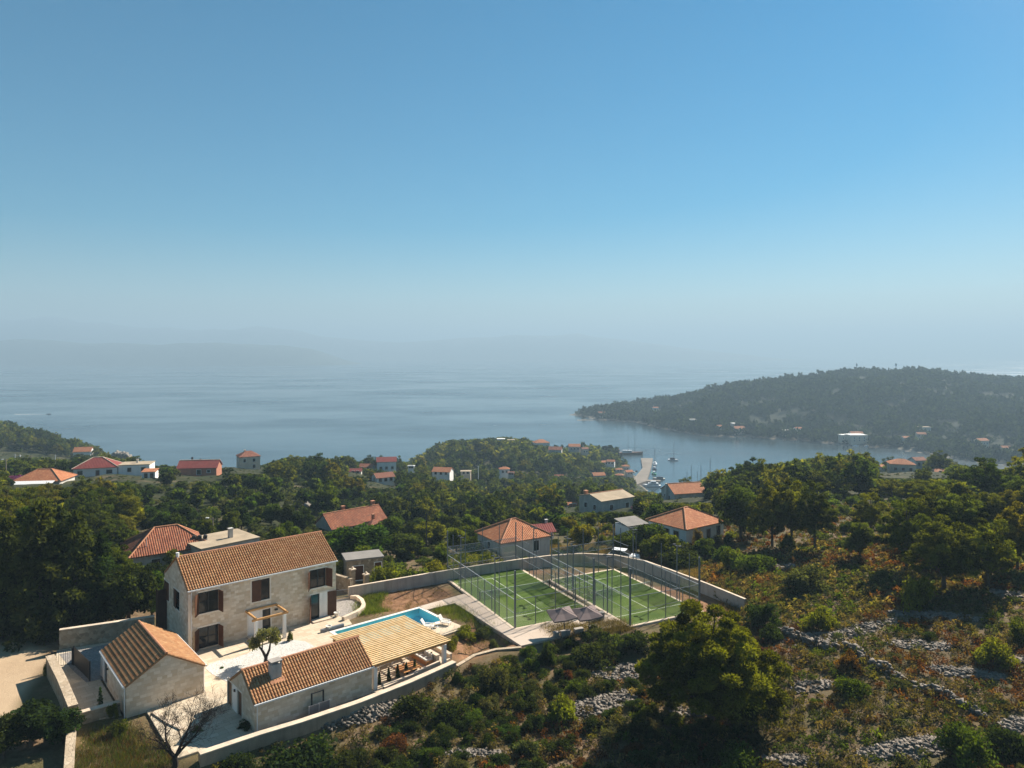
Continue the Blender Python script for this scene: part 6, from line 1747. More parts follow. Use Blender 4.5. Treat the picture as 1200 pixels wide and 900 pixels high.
PLANTS = []   # dict(kind, x, y, z, s (scale), sz, h (height), w (width), cname, col, label)
NOMH = {'pine_tree': (8.9, 7.6), 'conifer_tree': (9.9, 6.2), 'shrub': (1.55, 2.2), 'broadleaf_tree': (5.3, 4.6)}
CEIL_NEAR = [(-350, 545), (0, 541), (20, 536), (60, 537), (85, 537), (120, 531), (150, 531), (166, 545), (200, 547), (250, 549), (275, 549), (310, 545), (335, 536), (360, 534), (390, 537), (405, 531), (440, 532), (470, 533), (490, 536), (520, 541), (560, 546), (600, 550), (650, 555), (700, 562), (730, 572), (755, 576), (775, 578), (800, 564), (830, 558), (850, 555), (870, 546), (880, 541), (900, 543), (920, 541), (960, 536), (990, 532), (1030, 534), (1060, 541), (1085, 535), (1100, 532), (1120, 543), (1150, 549), (1200, 552), (1550, 556)]
CEIL_FAR = [(-350, 500), (0, 492), (40, 495), (80, 503), (120, 514), (140, 523), (155, 540), (485, 536), (500, 521), (515, 517), (570, 514), (600, 511), (622, 515), (640, 525), (660, 524), (680, 525), (690, 518), (710, 521), (725, 527), (742, 541), (760, 560)]
HBOX = []
def fit(x, y, z, h, w):
    """keep greenery as low as the view over it asks: under the skyline seen in the photo and off the house fronts"""
    px = 600 + F * x / y
    if 150 < y:
        c = CEIL_NEAR if y < 400 or px > 742 else CEIL_FAR
        top = float(np.interp(px, [q[0] for q in c], [q[1] for q in c])) + 3.0 * float(vnoise(x, y, 9, 91))
        h = min(h, ZV(top, y) - z)
    for hx, hy, hr, hz in HBOX:
        if hy > y and abs(px - (600 + F * hx / hy)) < (hr * 0.95 / hy + w * 0.4 / y) * F:
            h = min(h, ZV(HY + F * (CZ - hz) / hy, y) - z)
    return h
def add_plant(kind, x, y, h, w=None, cname='dark green', label=None, sink=0.0, cat=None, group=None):
    nh, nw = NOMH[kind]
    w = w or h * nw / nh
    if label is None:
        h2 = fit(x, y, H1(x, y), h, w)
        if h2 < h:
            if kind != 'shrub' and h2 < 0.5 * h:
                kind = 'shrub'; nh, nw = NOMH[kind]
            if h2 < 0.1: h2 = 0.3 + 0.3 * random.random()
            w = min(w, max(h2 * 2.2, w * h2 / h)); h = h2
            if cname == 'pine' and kind == 'shrub': cname = 'dark green'
    s = w / nw
    PLANTS.append(dict(kind=kind, x=x, y=y, z=H1(x, y) - sink, s=s, sz=(h / nh) / s, h=h, w=w, cname=cname, col=random.choice(COLS[cname]), label=label, cat=cat, group=group))
def by_px(kind, px, foot, top, wpx, cname, label=None, d=None, sink=0.0, cat=None):
    if d is None:
        g = ground_at(px, foot)
        if g is None: return
        x, y = g
    else: x, y = XX(px, d), d
    h = (foot - top) * y / F if d is None else ZV(top, d) - H1(x, y)
    add_plant(kind, x, y, h + sink, wpx * y / F, cname, label, sink, cat)

for hx, hy, hr in HOUSES:
    if hy > 98: HBOX.append((hx, hy, hr * 0.8, H1(hx, hy) + (-1.3 if 180 < hy < 300 else 0.1 if hy < 300 else 2.0)))
# the ones the photo singles out
for a in (
 ('pine_tree', 868, 634, 552, 62, 'pine', 'broad dark pine standing beside the white pyramid-roofed house'),
 ('pine_tree', 905, 642, 556, 58, 'pine', 'dark pine with bare lower trunk in the middle of the shady grove'),
 ('pine_tree', 928, 640, 560, 52, 'pine', 'pine with twin-looking crown clumps in the shady grove'.replace('twin-looking ', 'two ')),
 ('pine_tree', 955, 645, 568, 50, 'pine', 'pine at the open end of the shady grove facing the garrigue'),
 ('pine_tree', 1008, 655, 600, 40, 'pine', 'young light green pine between the shady grove and the big round pines'),
 ('pine_tree', 1106, 692, 596, 84, 'pine', 'big round pine with a dark hollow at its foot above the stone strips'),
 ('pine_tree', 1158, 690, 604, 74, 'pine', 'broad pine with a black shaded base beside the big round pine'),
 ('pine_tree', 1062, 668, 590, 62, 'pine', 'pale-topped pine leaning over its neighbours above the round clipped shrub'.replace('leaning over', 'rising over')),
 ('pine_tree', 1130, 655, 560, 80, 'pine', 'tall pine rising behind the big round pine'),
 ('pine_tree', 1192, 668, 580, 60, 'pine', 'pine cut by the picture edge behind the black-based pine'),
 ('pine_tree', 1085, 640, 572, 66, 'pine', 'spreading pine behind the pale-topped pine'),
 ('pine_tree', 1020, 632, 580, 46, 'pine', 'mid-size pine at the near edge of the pine wood'),
 ('shrub', 1075, 713, 663, 42, 'yellow-green', 'tall round yellow-green shrub like a small tree on the garrigue'),
 ('shrub', 1030, 685, 661, 27, 'grey-green', 'round grey-green bush on the open garrigue slope'),
 ('shrub', 961, 738, 704, 40, 'yellow-green', 'bright yellow-green bush above the dry stone wall'),
 ('shrub', 1165, 778, 734, 52, 'yellow-green', 'large round yellow-green bush among the pale stone strips'),
 ('shrub', 1198, 752, 720, 36, 'fresh green', 'green bush cut by the picture edge above the stone strips'),
 ('shrub', 995, 788, 757, 32, 'rust-brown', 'dark reddish brown bush growing against the dry stone wall'),
 ('shrub', 1000, 815, 786, 44, 'fresh green', 'spreading green bush just below the dry stone wall'),
 ('shrub', 893, 735, 697, 48, 'dark green', 'dark green rounded bush at the end of the concrete wall'),
 ('shrub', 905, 752, 722, 34, 'dark green', 'dark bush between the concrete wall end and the dry stone wall'),
 ('shrub', 945, 690, 655, 60, 'olive-grey', 'wide feathery olive-grey bush on the slope above the concrete wall'),
 ('shrub', 1130, 895, 838, 70, 'fresh green', 'dense green thicket bush at the bottom beside the pale scree'),
 ('shrub', 1185, 885, 842, 60, 'dark green', 'dark green bush in the bottom corner of the garrigue'),
 ('shrub', 866, 905, 862, 64, 'fresh green', 'bright green bush under the big clumpy pine at the bottom edge'),
 ('shrub', 660, 845, 800, 40, 'yellow-green', 'pale yellow-green bush between the dark front thicket and the scree'),
 ('shrub', 350, 915, 858, 110, 'dark green', 'broad dark evergreen bush below the front boundary wall'),
 ('shrub', 280, 912, 876, 50, 'dark green', 'dark bush under the bare tree, below the front boundary wall'),
 ('shrub', 410, 905, 868, 60, 'dark green', 'dark bush beside the broad evergreen bush below the scree'),
 ('shrub', 485, 842, 804, 52, 'dark green', 'dark glossy bush directly below the wall under the pergola'),
 ('shrub', 528, 846, 812, 50, 'dark green', 'second dark glossy bush below the wall, towards the soil bed'),
 ('shrub', 578, 812, 770, 44, 'olive-grey', 'ragged olive bush below the low earthy retaining wall'),
 ('shrub', 642, 780, 742, 20, 'dark green', 'narrow dark upright bush at the foot of the court apron'),
 ('shrub', 700, 775, 742, 60, 'dark green', 'dark green bush below the second parasol'),
 ('shrub', 745, 765, 735, 52, 'dark green', 'dark green bush at the near corner of the second court'),
 ('broadleaf_tree', 36, 876, 822, 66, 'dark green', 'dark spreading tree overhanging the lower roadside wall'),
 ('broadleaf_tree', 72, 872, 830, 46, 'dark green', 'smaller dark tree leaning on the lower roadside wall'.replace('leaning on', 'against')),
 ('broadleaf_tree', 4, 890, 838, 50, 'dark green', 'dark tree cut by the picture edge below the road'),
 ('shrub', 56, 792, 768, 10, 'fresh green', 'thin green climber bush against the roadside wall end'),
 ('shrub', 131, 842, 820, 15, 'yellow-green', 'lime-green young bush beside the garage corner'),
 ('shrub', 138, 864, 834, 24, 'fresh green', 'bright green bush in the dry garden below the garage'),
 ('shrub', 545, 750, 731, 30, 'yellow-green', 'leafy green bush below the pool deck corner'),
 ('shrub', 528, 760, 743, 24, 'yellow-green', 'leafy green bush beside the pergola corner post'),
 ('shrub', 563, 748, 732, 22, 'olive-grey', 'olive-grey bush in the soil below the pool deck'),
 ('shrub', 578, 763, 744, 14, 'grey-green', 'small wispy sapling in the bare soil by the apron'),
 ('broadleaf_tree', 418, 664, 610, 78, 'fresh green', 'large dark fig tree in front of the long red house'),
 ('broadleaf_tree', 455, 642, 603, 40, 'fresh green', 'green tree between the long red house and the dark pole'),
 ('broadleaf_tree', 505, 640, 610, 44, 'yellow-green', 'light green round tree beside the dark pole'),
 ('broadleaf_tree', 470, 655, 622, 50, 'fresh green', 'green tree behind the yellow vines near the old shed'),
 ('shrub', 452, 690, 655, 42, 'yellow-green', 'yellow-green vine mass beside the old stone shed'),
 ('shrub', 482, 686, 654, 44, 'yellow-green', 'yellow-green vine mass in the middle of the old garden'),
 ('shrub', 512, 680, 652, 40, 'yellow-green', 'yellow-green vine mass next to the court corner'),
 ('shrub', 548, 668, 642, 44, 'yellow-green', 'yellow-green garden bush behind the court fence, near the corner'),
 ('shrub', 575, 665, 640, 40, 'yellow-green', 'yellow-green garden bush behind the court fence, beside the cream house'),
 ('shrub', 398, 676, 650, 30, 'yellow-green', 'yellow-green bush right behind the villa roof end'),
 ('broadleaf_tree', 758, 648, 610, 46, 'fresh green', 'light green tree in front of the white pyramid-roofed house'),
 ('broadleaf_tree', 735, 650, 622, 36, 'fresh green', 'green tree between the grey-roofed shed and the white house'),
 ('broadleaf_tree', 778, 655, 622, 36, 'yellow-green', 'pale leafy tree at the near corner of the white house'),
 ('shrub', 795, 662, 636, 56, 'dark green', 'dark broad bush behind the concrete wall below the white house'),
 ('shrub', 818, 642, 612, 14, 'dry tan', 'first brownish conical bush in front of the white house wall'),
 ('shrub', 840, 641, 620, 15, 'dry tan', 'second brownish bush in front of the white house door'),
 ('shrub', 853, 643, 622, 14, 'olive-grey', 'third small bush at the far corner of the white house'),
 ('shrub', 858, 668, 634, 34, 'yellow-green', 'yellow-green bush on the slope past the white house'),
 ('shrub', 888, 668, 640, 50, 'fresh green', 'wide green bush on the slope above the wall end'),
 ('conifer_tree', 468, 578, 556, 6, 'dark green', 'slim dark column-like tree alone in the valley clearing'),
):
    by_px(*a)
# the dark stand at the left: conifers and tall pines behind the road
for i, (px, foot, top, w, lab) in enumerate(((8, 742, 612, 74, 'dark conifer cut by the picture edge beyond the road'), (48, 744, 592, 84, 'tallest dark conifer of the stand beyond the road'), (88, 738, 604, 76, 'dark conifer next to the tallest one beyond the road'), (118, 730, 628, 56, 'dark conifer nearest the entrance wall'), (28, 716, 600, 66, 'second-row dark conifer behind the tallest one'), (70, 712, 598, 66, 'second-row dark conifer in the middle of the stand'))):
    by_px('conifer_tree', px, foot, top, w, 'dark green', lab)
for px, foot, top, w, c, lab in ((150, 735, 660, 66, 'dark green', 'dense dark leafy tree above the entrance wall'), (178, 726, 664, 44, 'fresh green', 'leafy green tree touching the back corner of the villa'), (132, 712, 648, 56, 'dark green', 'dark leafy tree between the conifers and the entrance wall'), (203, 668, 642, 24, 'yellow-green', 'yellow-green tree peeping over the villa gable')):
    by_px('broadleaf_tree', px, foot, top, w, c, lab)
for px, foot, top, w, lab in ((15, 690, 590, 70, 'yellowish pine crown behind the dark stand, at the picture edge'), (60, 668, 578, 72, 'yellowish pine crown rising behind the dark stand'), (105, 655, 582, 64, 'yellowish pine crown behind the dark stand towards the tan roof'), (85, 645, 572, 60, 'pine below the dark red hip house'), (30, 640, 575, 64, 'pine below the orange hip house'), (130, 640, 596, 44, 'pine beside the tan hip-roofed house')):
    by_px('pine_tree', px, foot, top, w, 'pine', lab)
N_MANUAL = len(PLANTS)

SCREE = [((1000, 742), 70, 7, -14), ((935, 748), 40, 4, -8), ((1095, 723), 60, 5, 4), ((1080, 757), 42, 6, 4), ((1130, 790), 52, 6, 6), ((1195, 778), 26, 8, 10), ((950, 806), 30, 7, -4), ((1075, 878), 70, 12, -6), ((920, 893), 42, 6, 0), ((735, 788), 42, 10, -4), ((700, 828), 52, 12, -16), ((425, 838), 60, 12, -12), ((1195, 850), 30, 8, 0), ((905, 668), 18, 4, 0), ((1180, 697), 26, 4, 4), ((560, 885), 40, 5, 0), ((810, 835), 26, 6, 0), ((925, 665), 14, 3, 0)]
def scree_mask(px, py):
    m = np.zeros(np.shape(px), bool)
    for (cx_, cy_), a, b_, sl in SCREE:
        u_ = (px - cx_) / a; v_ = (py - cy_ - (px - cx_) * math.tan(R(sl))) / (b_ * 1.15)
        m |= (u_ * u_ + v_ * v_) < 1
    return m
DSW = [[(914, 744), (930, 750), (950, 757), (972, 763), (985, 760), (998, 762), (1012, 772), (1030, 785), (1050, 797), (1072, 806), (1100, 816), (1122, 826), (1140, 836), (1155, 845)]]
def clear_of_houses(x, y, pad=0.0):
    for hx, hy, hr in HOUSES:
        if (x - hx) ** 2 + (y - hy) ** 2 < (hr + pad) ** 2: return False
    return True
def in_yard(x, y, pad=0.8):
    if y > 110: return False
    v = _YC.get((x, y))
    if v is None: v = float(yard_dist(np.array([x]), np.array([y]))[0])
    return v > -pad
def in_villa_block(x, y):
    u = (x - A0[0]) * U[0] + (y - A0[1]) * U[1]; v = (x - A0[0]) * V[0] + (y - A0[1]) * V[1]
    return -1.0 < u < 17.0 and -0.5 < v < 9.0

def scatter(d0, d1, p0, p1, per, fn):
    """jittered plan grid between two depths and two photo columns, one candidate per `per` square metres"""
    st = math.sqrt(per)
    xs, ys = [], []
    y = d0
    while y < d1:
        xa, xb = XX(p0, y), XX(p1, y)
        n = max(1, int((xb - xa) / st))
        for i in range(n):
            xs.append(xa + (i + random.random()) * st); ys.append(y + (random.random() - 0.5) * st)
        y += st
    ax, ay = np.array(xs), np.array(ys)
    az = HG(ax, ay)
    yd = yard_dist(ax, ay) if d0 < 110 else np.full(len(ax), -99.0)
    for x, y, z, q in zip(xs, ys, az.tolist(), yd.tolist()):
        _HC[(x, y)] = z; _YC[(x, y)] = q
        fn(x, y, x / y * F + 600)
rr = random.random
def sc_px(x, y, z): return 600 + F * x / y, HY + F * (CZ - z) / y

def f_front(x, y, px):
    if in_yard(x, y): return
    z = H1(x, y); q = sc_px(x, y, z)
    if scree_mask(np.array([q[0]]), np.array([q[1]]))[0]: return
    dn = vnoise(x, y, 6, 31)
    if px < 440 and not (y < 53): return
    if px > 760 and dn < 0.25: return
    if dn < -0.35 and rr() < 0.75: return
    c = 'dark green' if rr() < 0.66 else ('fresh green' if rr() < 0.35 else ('grey-green' if rr() < 0.6 else ('rust-brown' if rr() < 0.5 else 'dry tan')))
    add_plant('shrub', x, y, 0.75 + 0.95 * rr(), 1.2 + 1.3 * rr(), c)
scatter(46, 77, 230, 905, 2.4, f_front)
def f_gar(x, y, px):
    if in_yard(x, y): return
    q = sc_px(x, y, H1(x, y))
    if scree_mask(np.array([q[0]]), np.array([q[1]]))[0] or rr() < 0.25: return
    w = rr()
    c = 'fresh green' if w < 0.22 else 'dark green' if w < 0.38 else 'grey-green' if w < 0.62 else 'rust-brown' if w < 0.75 else 'yellow-green' if w < 0.82 else 'dry tan'
    add_plant('shrub', x, y, 0.45 + 0.65 * rr() ** 2, 0.9 + 1.1 * rr(), c)
scatter(45, 100, 860, 1420, 16, f_gar)
def f_midright(x, y, px):
    if in_yard(x, y) or not clear_of_houses(x, y, 1.0): return
    k = (y - 92) / 40 + (px - 880) / 400 + 0.5 * vnoise(x, y, 16, 33)
    if 955 < px < 1045 and y < 140: k = min(k, 0.3)
    if rr() < min(0.85, 0.25 + 0.5 * k):
        if k > 0.35 and rr() < 0.45: add_plant('pine_tree', x, y, 5.0 + 4.0 * rr(), None, 'pine')
        else: add_plant('shrub', x, y, 1.2 + 1.6 * rr(), 1.8 + 2.2 * rr(), 'fresh green' if rr() < 0.4 else 'dark green' if rr() < 0.5 else 'yellow-green')
scatter(98, 152, 845, 1420, 15, f_midright)
def f_gardens(x, y, px):
    if in_yard(x, y) or in_villa_block(x, y) or not clear_of_houses(x, y, 0.5): return
    if px < 385 and y < 92 and px > 140: return
    w = rr()
    if w < 0.22: return
    if w < 0.42: add_plant('broadleaf_tree', x, y, 2.8 + 2.0 * rr(), None, 'fresh green' if rr() < 0.5 else 'yellow-green' if rr() < 0.45 else 'dark green')
    else: add_plant('shrub', x, y, 1.1 + 1.3 * rr(), 1.9 + 2.0 * rr(), 'fresh green' if rr() < 0.32 else 'dark green' if rr() < 0.5 else 'yellow-green' if rr() < 0.4 else 'olive-grey')
scatter(99, 160, 380, 845, 9.5, f_gardens)
def f_leftmid(x, y, px):
    if in_yard(x, y) or in_villa_block(x, y) or not clear_of_houses(x, y, 0.5): return
    w = rr()
    if px < 150 and y < 150:
        if w < 0.5: add_plant('pine_tree', x, y, 5.5 + 3.5 * rr(), None, 'pine')
        else: add_plant('shrub', x, y, 1.5 + 1.5 * rr(), 2.5 + 2 * rr(), 'dark green')
        return
    if w < 0.18: return
    if w < 0.34: add_plant('broadleaf_tree', x, y, 3 + 2 * rr(), None, 'dark green' if rr() < 0.6 else 'fresh green')
    else: add_plant('shrub', x, y, 1.2 + 1.5 * rr(), 2.2 + 2.4 * rr(), 'dark green' if rr() < 0.5 else 'grey-green' if rr() < 0.5 else 'fresh green' if rr() < 0.5 else 'olive-grey')
scatter(84, 205, -150, 390, 10.5, f_leftmid)
def f_wood(x, y, px):
    z = H1(x, y)
    if z < 1.8 or not clear_of_houses(x, y, 1.0): return
    n = vnoise(x, y, 30, 35) + 0.5 * vnoise(x, y, 11, 36)
    right = px > 830
    head = px > 500 and y > 430
    if n < -0.75: return
    w = rr()
    pine = 0.85 if right else 0.55 if (head or (px < 170 and y > 300)) else 0.30 if n > 0.2 else 0.10
    if px < 520 and y > 235 and not px < 165: pine = max(pine, 0.45)
    if w < pine: add_plant('pine_tree', x, y, (5.5 + 3.5 * rr()) * (1.25 if (right and px > 930 and y > 205) or head else 1.0), None, 'pine' if rr() < 0.7 else 'dark green')
    elif w < pine + 0.2 * (1 - pine): add_plant('broadleaf_tree', x, y, 3.2 + 2.2 * rr(), None, 'fresh green' if rr() < 0.4 else 'dark green')
    else: add_plant('shrub', x, y, 1.5 + 1.8 * rr(), 2.8 + 2.6 * rr(), 'dark green' if rr() < 0.5 else 'grey-green' if rr() < 0.5 else 'fresh green' if rr() < 0.6 else 'olive-grey')
scatter(152, 205, 380, 1420, 13, f_wood)
scatter(205, 300, -150, 1420, 15, f_wood)
scatter(300, 420, -150, 1400, 20, f_wood)
scatter(420, 680, -40, 1260, 26, f_wood)

# which of them show: a coarse picture of what hides what, near to far
W_, H_ = 600, 450
_cols = (np.arange(W_) + 0.5) * 2
_tz = np.full((H_, W_), 1e9, np.float32)
for j in range(0, W_):
    xs = (_cols[j] - 600) / F * _md
    rows = (HY + F * (CZ - HG(xs, _md)) / _md) / 2
    best = H_
    for i_ in range(0, len(_md), 2):
        r_ = int(rows[i_])
        if r_ < best:
            _tz[max(r_, 0):best, j] = _md[i_]; best = max(r_, 0)
cov = np.zeros((H_, W_), bool)
order = sorted(range(len(PLANTS)), key=lambda i: PLANTS[i]['y'])
for i in order:
    p = PLANTS[i]
    px, pf = sc_px(p['x'], p['y'], p['z'])
    hw = p['w'] * 0.44 * F / p['y']; hp = p['h'] * F / p['y']
    x0, x1 = int((px - hw) / 2), int((px + hw) / 2) + 1
    y0, y1 = int((pf - hp) / 2), int((pf - 0.08 * hp) / 2) + 1
    x0c, x1c, y0c, y1c = max(x0, 0), min(x1, W_), max(y0, 0), min(y1, H_)
    p['vis'] = 0.0; p['px'] = px; p['py'] = pf - hp * 0.5; p['tvis'] = 0
    if x1c <= x0c or y1c <= y0c: continue
    sub = cov[y0c:y1c, x0c:x1c]; tzs = _tz[y0c:y1c, x0c:x1c]
    okk = tzs > p['y'] - 2.5
    p['tvis'] = int(okk.sum())
    new = okk & ~sub
    p['vis'] = float(new.sum()) / ((x1 - x0) * (y1 - y0)) * (hw * 2 * hp)
    cov[y0c:y1c, x0c:x1c] |= okk
LIMIT = {'pine_tree': 290, 'shrub': 298, 'broadleaf_tree': 220, 'conifer_tree': 60}
chosen = set(range(N_MANUAL))
for kd, lim in LIMIT.items():
    c = [i for i in range(N_MANUAL, len(PLANTS)) if PLANTS[i]['kind'] == kd and PLANTS[i]['vis'] > 7]
    c.sort(key=lambda i: -PLANTS[i]['vis'])
    lim -= sum(1 for i in range(N_MANUAL) if PLANTS[i]['kind'] == kd)
    chosen |= set(c[:lim])

# labels: by look and by what they stand beside; only the truly alike share one
LM = [('the padel courts', 660, 690), ('the swimming pool', 470, 725), ('the stone villa', 290, 690), ('the garage', 165, 785), ('the low pavilion', 350, 815), ('the big clumpy pine', 830, 790), ('the white pyramid-roofed house', 805, 620),
      ('the cream hip-roofed house', 600, 630), ('the long red house', 415, 605), ('the tan hip-roofed house', 185, 640), ('the orange veranda house', 45, 560), ('the dark red hip house', 110, 548), ('the brick house', 230, 548), ('the tower house', 290, 540),
      ('the column-like valley tree', 468, 567), ('the white two-storey house', 452, 545), ('the pale-roofed house', 713, 585), ('the terracotta house', 802, 578), ('the dry stone wall', 1030, 790), ('the shady pine grove', 910, 610), ('the cream spur house', 1056, 546),
      ('the quay', 745, 552), ('the flat-topped headland villa', 590, 518), ('the twin orange gables', 520, 548), ('the road', 25, 790), ('the bare tree', 205, 860), ('the drive gate', 400, 690), ('the grey-roofed shed', 740, 617), ('the pale stone strips', 1120, 760),
      ('the big round pine', 1110, 650), ('the front scree heap', 425, 840), ('the middle scree heap', 715, 810), ('the bottom scree patch', 1075, 878), ('the concrete wall end', 875, 705), ('the soil bed', 560, 770), ('the pink headland house', 98, 537), ('the valley crag', 375, 597), ('the sunken brown roof', 655, 565), ('the gully house', 701, 568), ('the peninsula-side shore', 960, 545)]
ORD = ['first', 'second', 'third', 'fourth', 'fifth', 'sixth', 'seventh', 'eighth', 'ninth']
KN = {'pine_tree': 'pine', 'shrub': 'shrub', 'broadleaf_tree': 'leafy tree', 'conifer_tree': 'conifer'}
byk = {}
for i in chosen:
    p = PLANTS[i]
    if p['label']: continue
    bm = min(LM, key=lambda l: (p['px'] - l[1]) ** 2 + (1.6 * (p['py'] - l[2])) ** 2)
    dx, dy = p['px'] - bm[1], p['py'] - bm[2]
    rel = ('right of' if dx > 0 else 'left of') if abs(dx) > 1.5 * abs(dy) else ('below' if dy > 0 else 'above')
    lim = {'pine_tree': (6.3, 7.8), 'shrub': (1.2, 2.2), 'broadleaf_tree': (3.8, 4.8), 'conifer_tree': (6, 9)}[p['kind']]
    size = 'small' if p['h'] < lim[0] else 'tall' if p['h'] > lim[1] else 'mid-size'
    cn = {'pine': 'green'}.get(p['cname'], p['cname'])
    byk.setdefault((p['kind'], size, cn, rel, bm[0]), []).append(i)
for (kd, size, cn, rel, lm), ids in byk.items():
    ids.sort(key=lambda i: PLANTS[i]['px'])
    for n_, i in enumerate(ids):
        if len(ids) == 1: l = f'{size} {cn} {KN[kd]} {rel} {lm}'; g = None
        elif len(ids) <= 9: l = f'{size} {cn} {KN[kd]} {rel} {lm}, {ORD[n_]} of {len(ids)} from the left'; g = f'{cn} {KN[kd]}s {rel} {lm}'
        else: l = f'one of many {size} {cn} {KN[kd]}s growing {rel} {lm}'; g = f'{size} {cn} {KN[kd]}s {rel} {lm}'
        if len(ids) > 1 and len(ids) <= 9:
            l = f'{size} {cn} {KN[kd]} {rel} {lm}, {ORD[n_]} from the left'
        PLANTS[i]['label'] = l; PLANTS[i]['group'] = g

NAT = {'pine_tree': 'pine tree', 'shrub': 'shrub', 'broadleaf_tree': 'tree', 'conifer_tree': 'conifer'}
for i in sorted(chosen):
    p = PLANTS[i]
    near = p['y'] < 135
    if p['kind'] == 'pine_tree': pr = PINE_N if near else PINE_F
    elif p['kind'] == 'conifer_tree': pr = CON_N
    elif p['kind'] == 'shrub': pr = BUSH_N if near else BUSH_F
    else: pr = BROAD_N if near else BROAD_F
    plant(p['kind'], NAT[p['kind']], p['label'], p['group'] or {'pine_tree': 'pines', 'shrub': 'shrubs', 'broadleaf_tree': 'leafy trees', 'conifer_tree': 'dark conifers'}[p['kind']], pr[i % len(pr)], p['x'], p['y'], p['z'] - 0.05, p['s'], p['col'], None, p['sz'],
          ('stem', 'foliage') if p['kind'] == 'shrub' else ('trunk', 'crown'))
# the big clumpy pine in front
g = ground_at(832, 856)
hp_ = (856 - 706) * g[1] / F
o = plant('pine_tree', 'pine tree', 'big clumpy sunlit pine with a black shaded underside in front of the courts', 'pines', PINE_HERO, g[0], g[1], H1(*g) - 0.1, 158 * g[1] / F / 8.2, (0.104, 0.128, 0.018), 0.6, hp_ / 8.1 / (158 * g[1] / F / 8.2))

# all the others: one mass of wood and scrub
def arr(seed, kind, lod):
    rng = np.random.default_rng(seed)
    if kind == 'pine_tree':
        n, lv, lf = {0: (24, 22, 0.62), 1: (16, 9, 1.0), 2: (8, 5, 1.7)}[lod]
        cen, rad = [], []
        for i in range(n):
            th = 2.399963 * i + rng.random() * 0.8; h = (i + 0.5) / n
            e = 2.9 * (math.sin(math.pi * min(1, 0.2 + 0.78 * h)) ** 0.8) * (0.7 + 0.45 * rng.random())
            cen.append((e * math.cos(th), e * math.sin(th), 1.8 + 5.5 * h)); r = 0.95 + 0.4 * rng.random(); rad.append((r, r, r * 0.75))
        return leaf_cloud(rng, np.array(cen), np.array(rad), lv, lf, 0.5, 0.35, 1.8)
    if kind == 'broadleaf_tree':
        n, lv, lf = {0: (16, 22, 0.40), 1: (10, 10, 0.65), 2: (6, 5, 1.1)}[lod]
        d = unit(rng, n); cen = np.stack([d[:, 0] * 1.5, d[:, 1] * 1.5, 2.9 + d[:, 2] * 1.4], 1); rad = np.full((n, 3), 0.85)
        return leaf_cloud(rng, cen, rad, lv, lf, 0.4, 0.35, 1.6)
    n, lv, lf = {0: (12, 34, 0.13), 1: (8, 11, 0.26), 2: (5, 5, 0.45)}[lod]
    cen = []
    for i in range(n):
        th = 2.399963 * i; rr_ = 0.72 * math.sqrt((i + 0.5) / n); cen.append((rr_ * math.cos(th), rr_ * math.sin(th), 0.3 + 0.7 * (1 - rr_ ** 2) * rng.random() ** 0.5))
    return leaf_cloud(rng, np.array(cen), np.full((n, 3), 0.36), lv, lf, 0.4, 0.3, 1.7)
ARR = {(k_, l_): [arr(200 + 10 * l_ + j, k_, l_) for j in range(3)] for k_ in ('pine_tree', 'broadleaf_tree', 'shrub') for l_ in (0, 1, 2)}
def mass(name, items, m=None):
    """items: (arrays, x, y, z, sxy, sz, rot, colour) -> ONE mesh"""
    Vs, Ts, Cs = [], [], []
    for (a, x, y, z, s, szz, ro, c) in items:
        v, tt = a
        cs, sn = math.cos(ro), math.sin(ro)
        o_ = np.empty_like(v)
        o_[:, 0] = (v[:, 0] * cs - v[:, 1] * sn) * s + x; o_[:, 1] = (v[:, 0] * sn + v[:, 1] * cs) * s + y; o_[:, 2] = v[:, 2] * szz + z
        Vs.append(o_.astype(np.float32)); Ts.append(tt.astype(np.float32)); Cs.append(np.tile(np.array([*c, 1.0], np.float32), (len(v), 1)))
    Vs, Ts, Cs = np.concatenate(Vs), np.concatenate(Ts), np.concatenate(Cs)
    me = np_mesh(name, Vs, np.arange(len(Vs)).reshape(-1, 4), m or M['leaf_mass'], {'tint': ('FLOAT', Ts), 'col': ('FLOAT_COLOR', Cs)})
    return tag(obj(name, me), kind='stuff')
items = []
for i, p in enumerate(PLANTS):
    if i in chosen or (p['tvis'] == 0 and -15 < p['px'] < 1215): continue
    lod = 0 if p['y'] < 190 else 1 if p['y'] < 420 else 2
    kd = p['kind'] if p['kind'] != 'conifer_tree' else 'pine_tree'
    jit = 0.8 + 0.45 * rr()
    items.append((ARR[(kd, lod)][i % 3], p['x'], p['y'], p['z'] - 0.05, p['s'], p['s'] * p['sz'], rr() * 6.28, tuple(min(q * jit, 0.3) for q in p['col'])))
if items: mass('woodland_undergrowth', items)
# the wooded promontory across the bay
items = []
def f_far(x, y, px):
    z = H1(x, y)
    if z < 0.5 or not clear_of_houses(x, y, -1.5): return
    if z > 4 and vnoise(x, y, 45, 41) + 0.6 * vnoise(x, y, 16, 42) < -0.42 and rr() < 0.8: return
    s = 0.75 + 0.75 * rr() ** 1.5
    jit = 0.5 + 0.45 * rr()
    if px < 712: s *= 0.45 + 0.5 * (px - 655) / 57
    c = random.choice([(0.026, 0.040, 0.020), (0.032, 0.046, 0.022), (0.022, 0.034, 0.018)])
    items.append((ARR[('pine_tree', 2)][int(rr() * 3)], x, y, z - 0.6, s, s * (0.7 + 0.5 * rr()), rr() * 6.28, tuple(q * jit for q in c)))
scatter(620, 1260, 640, 1380, 40, f_far)
mass('promontory_forest', items)

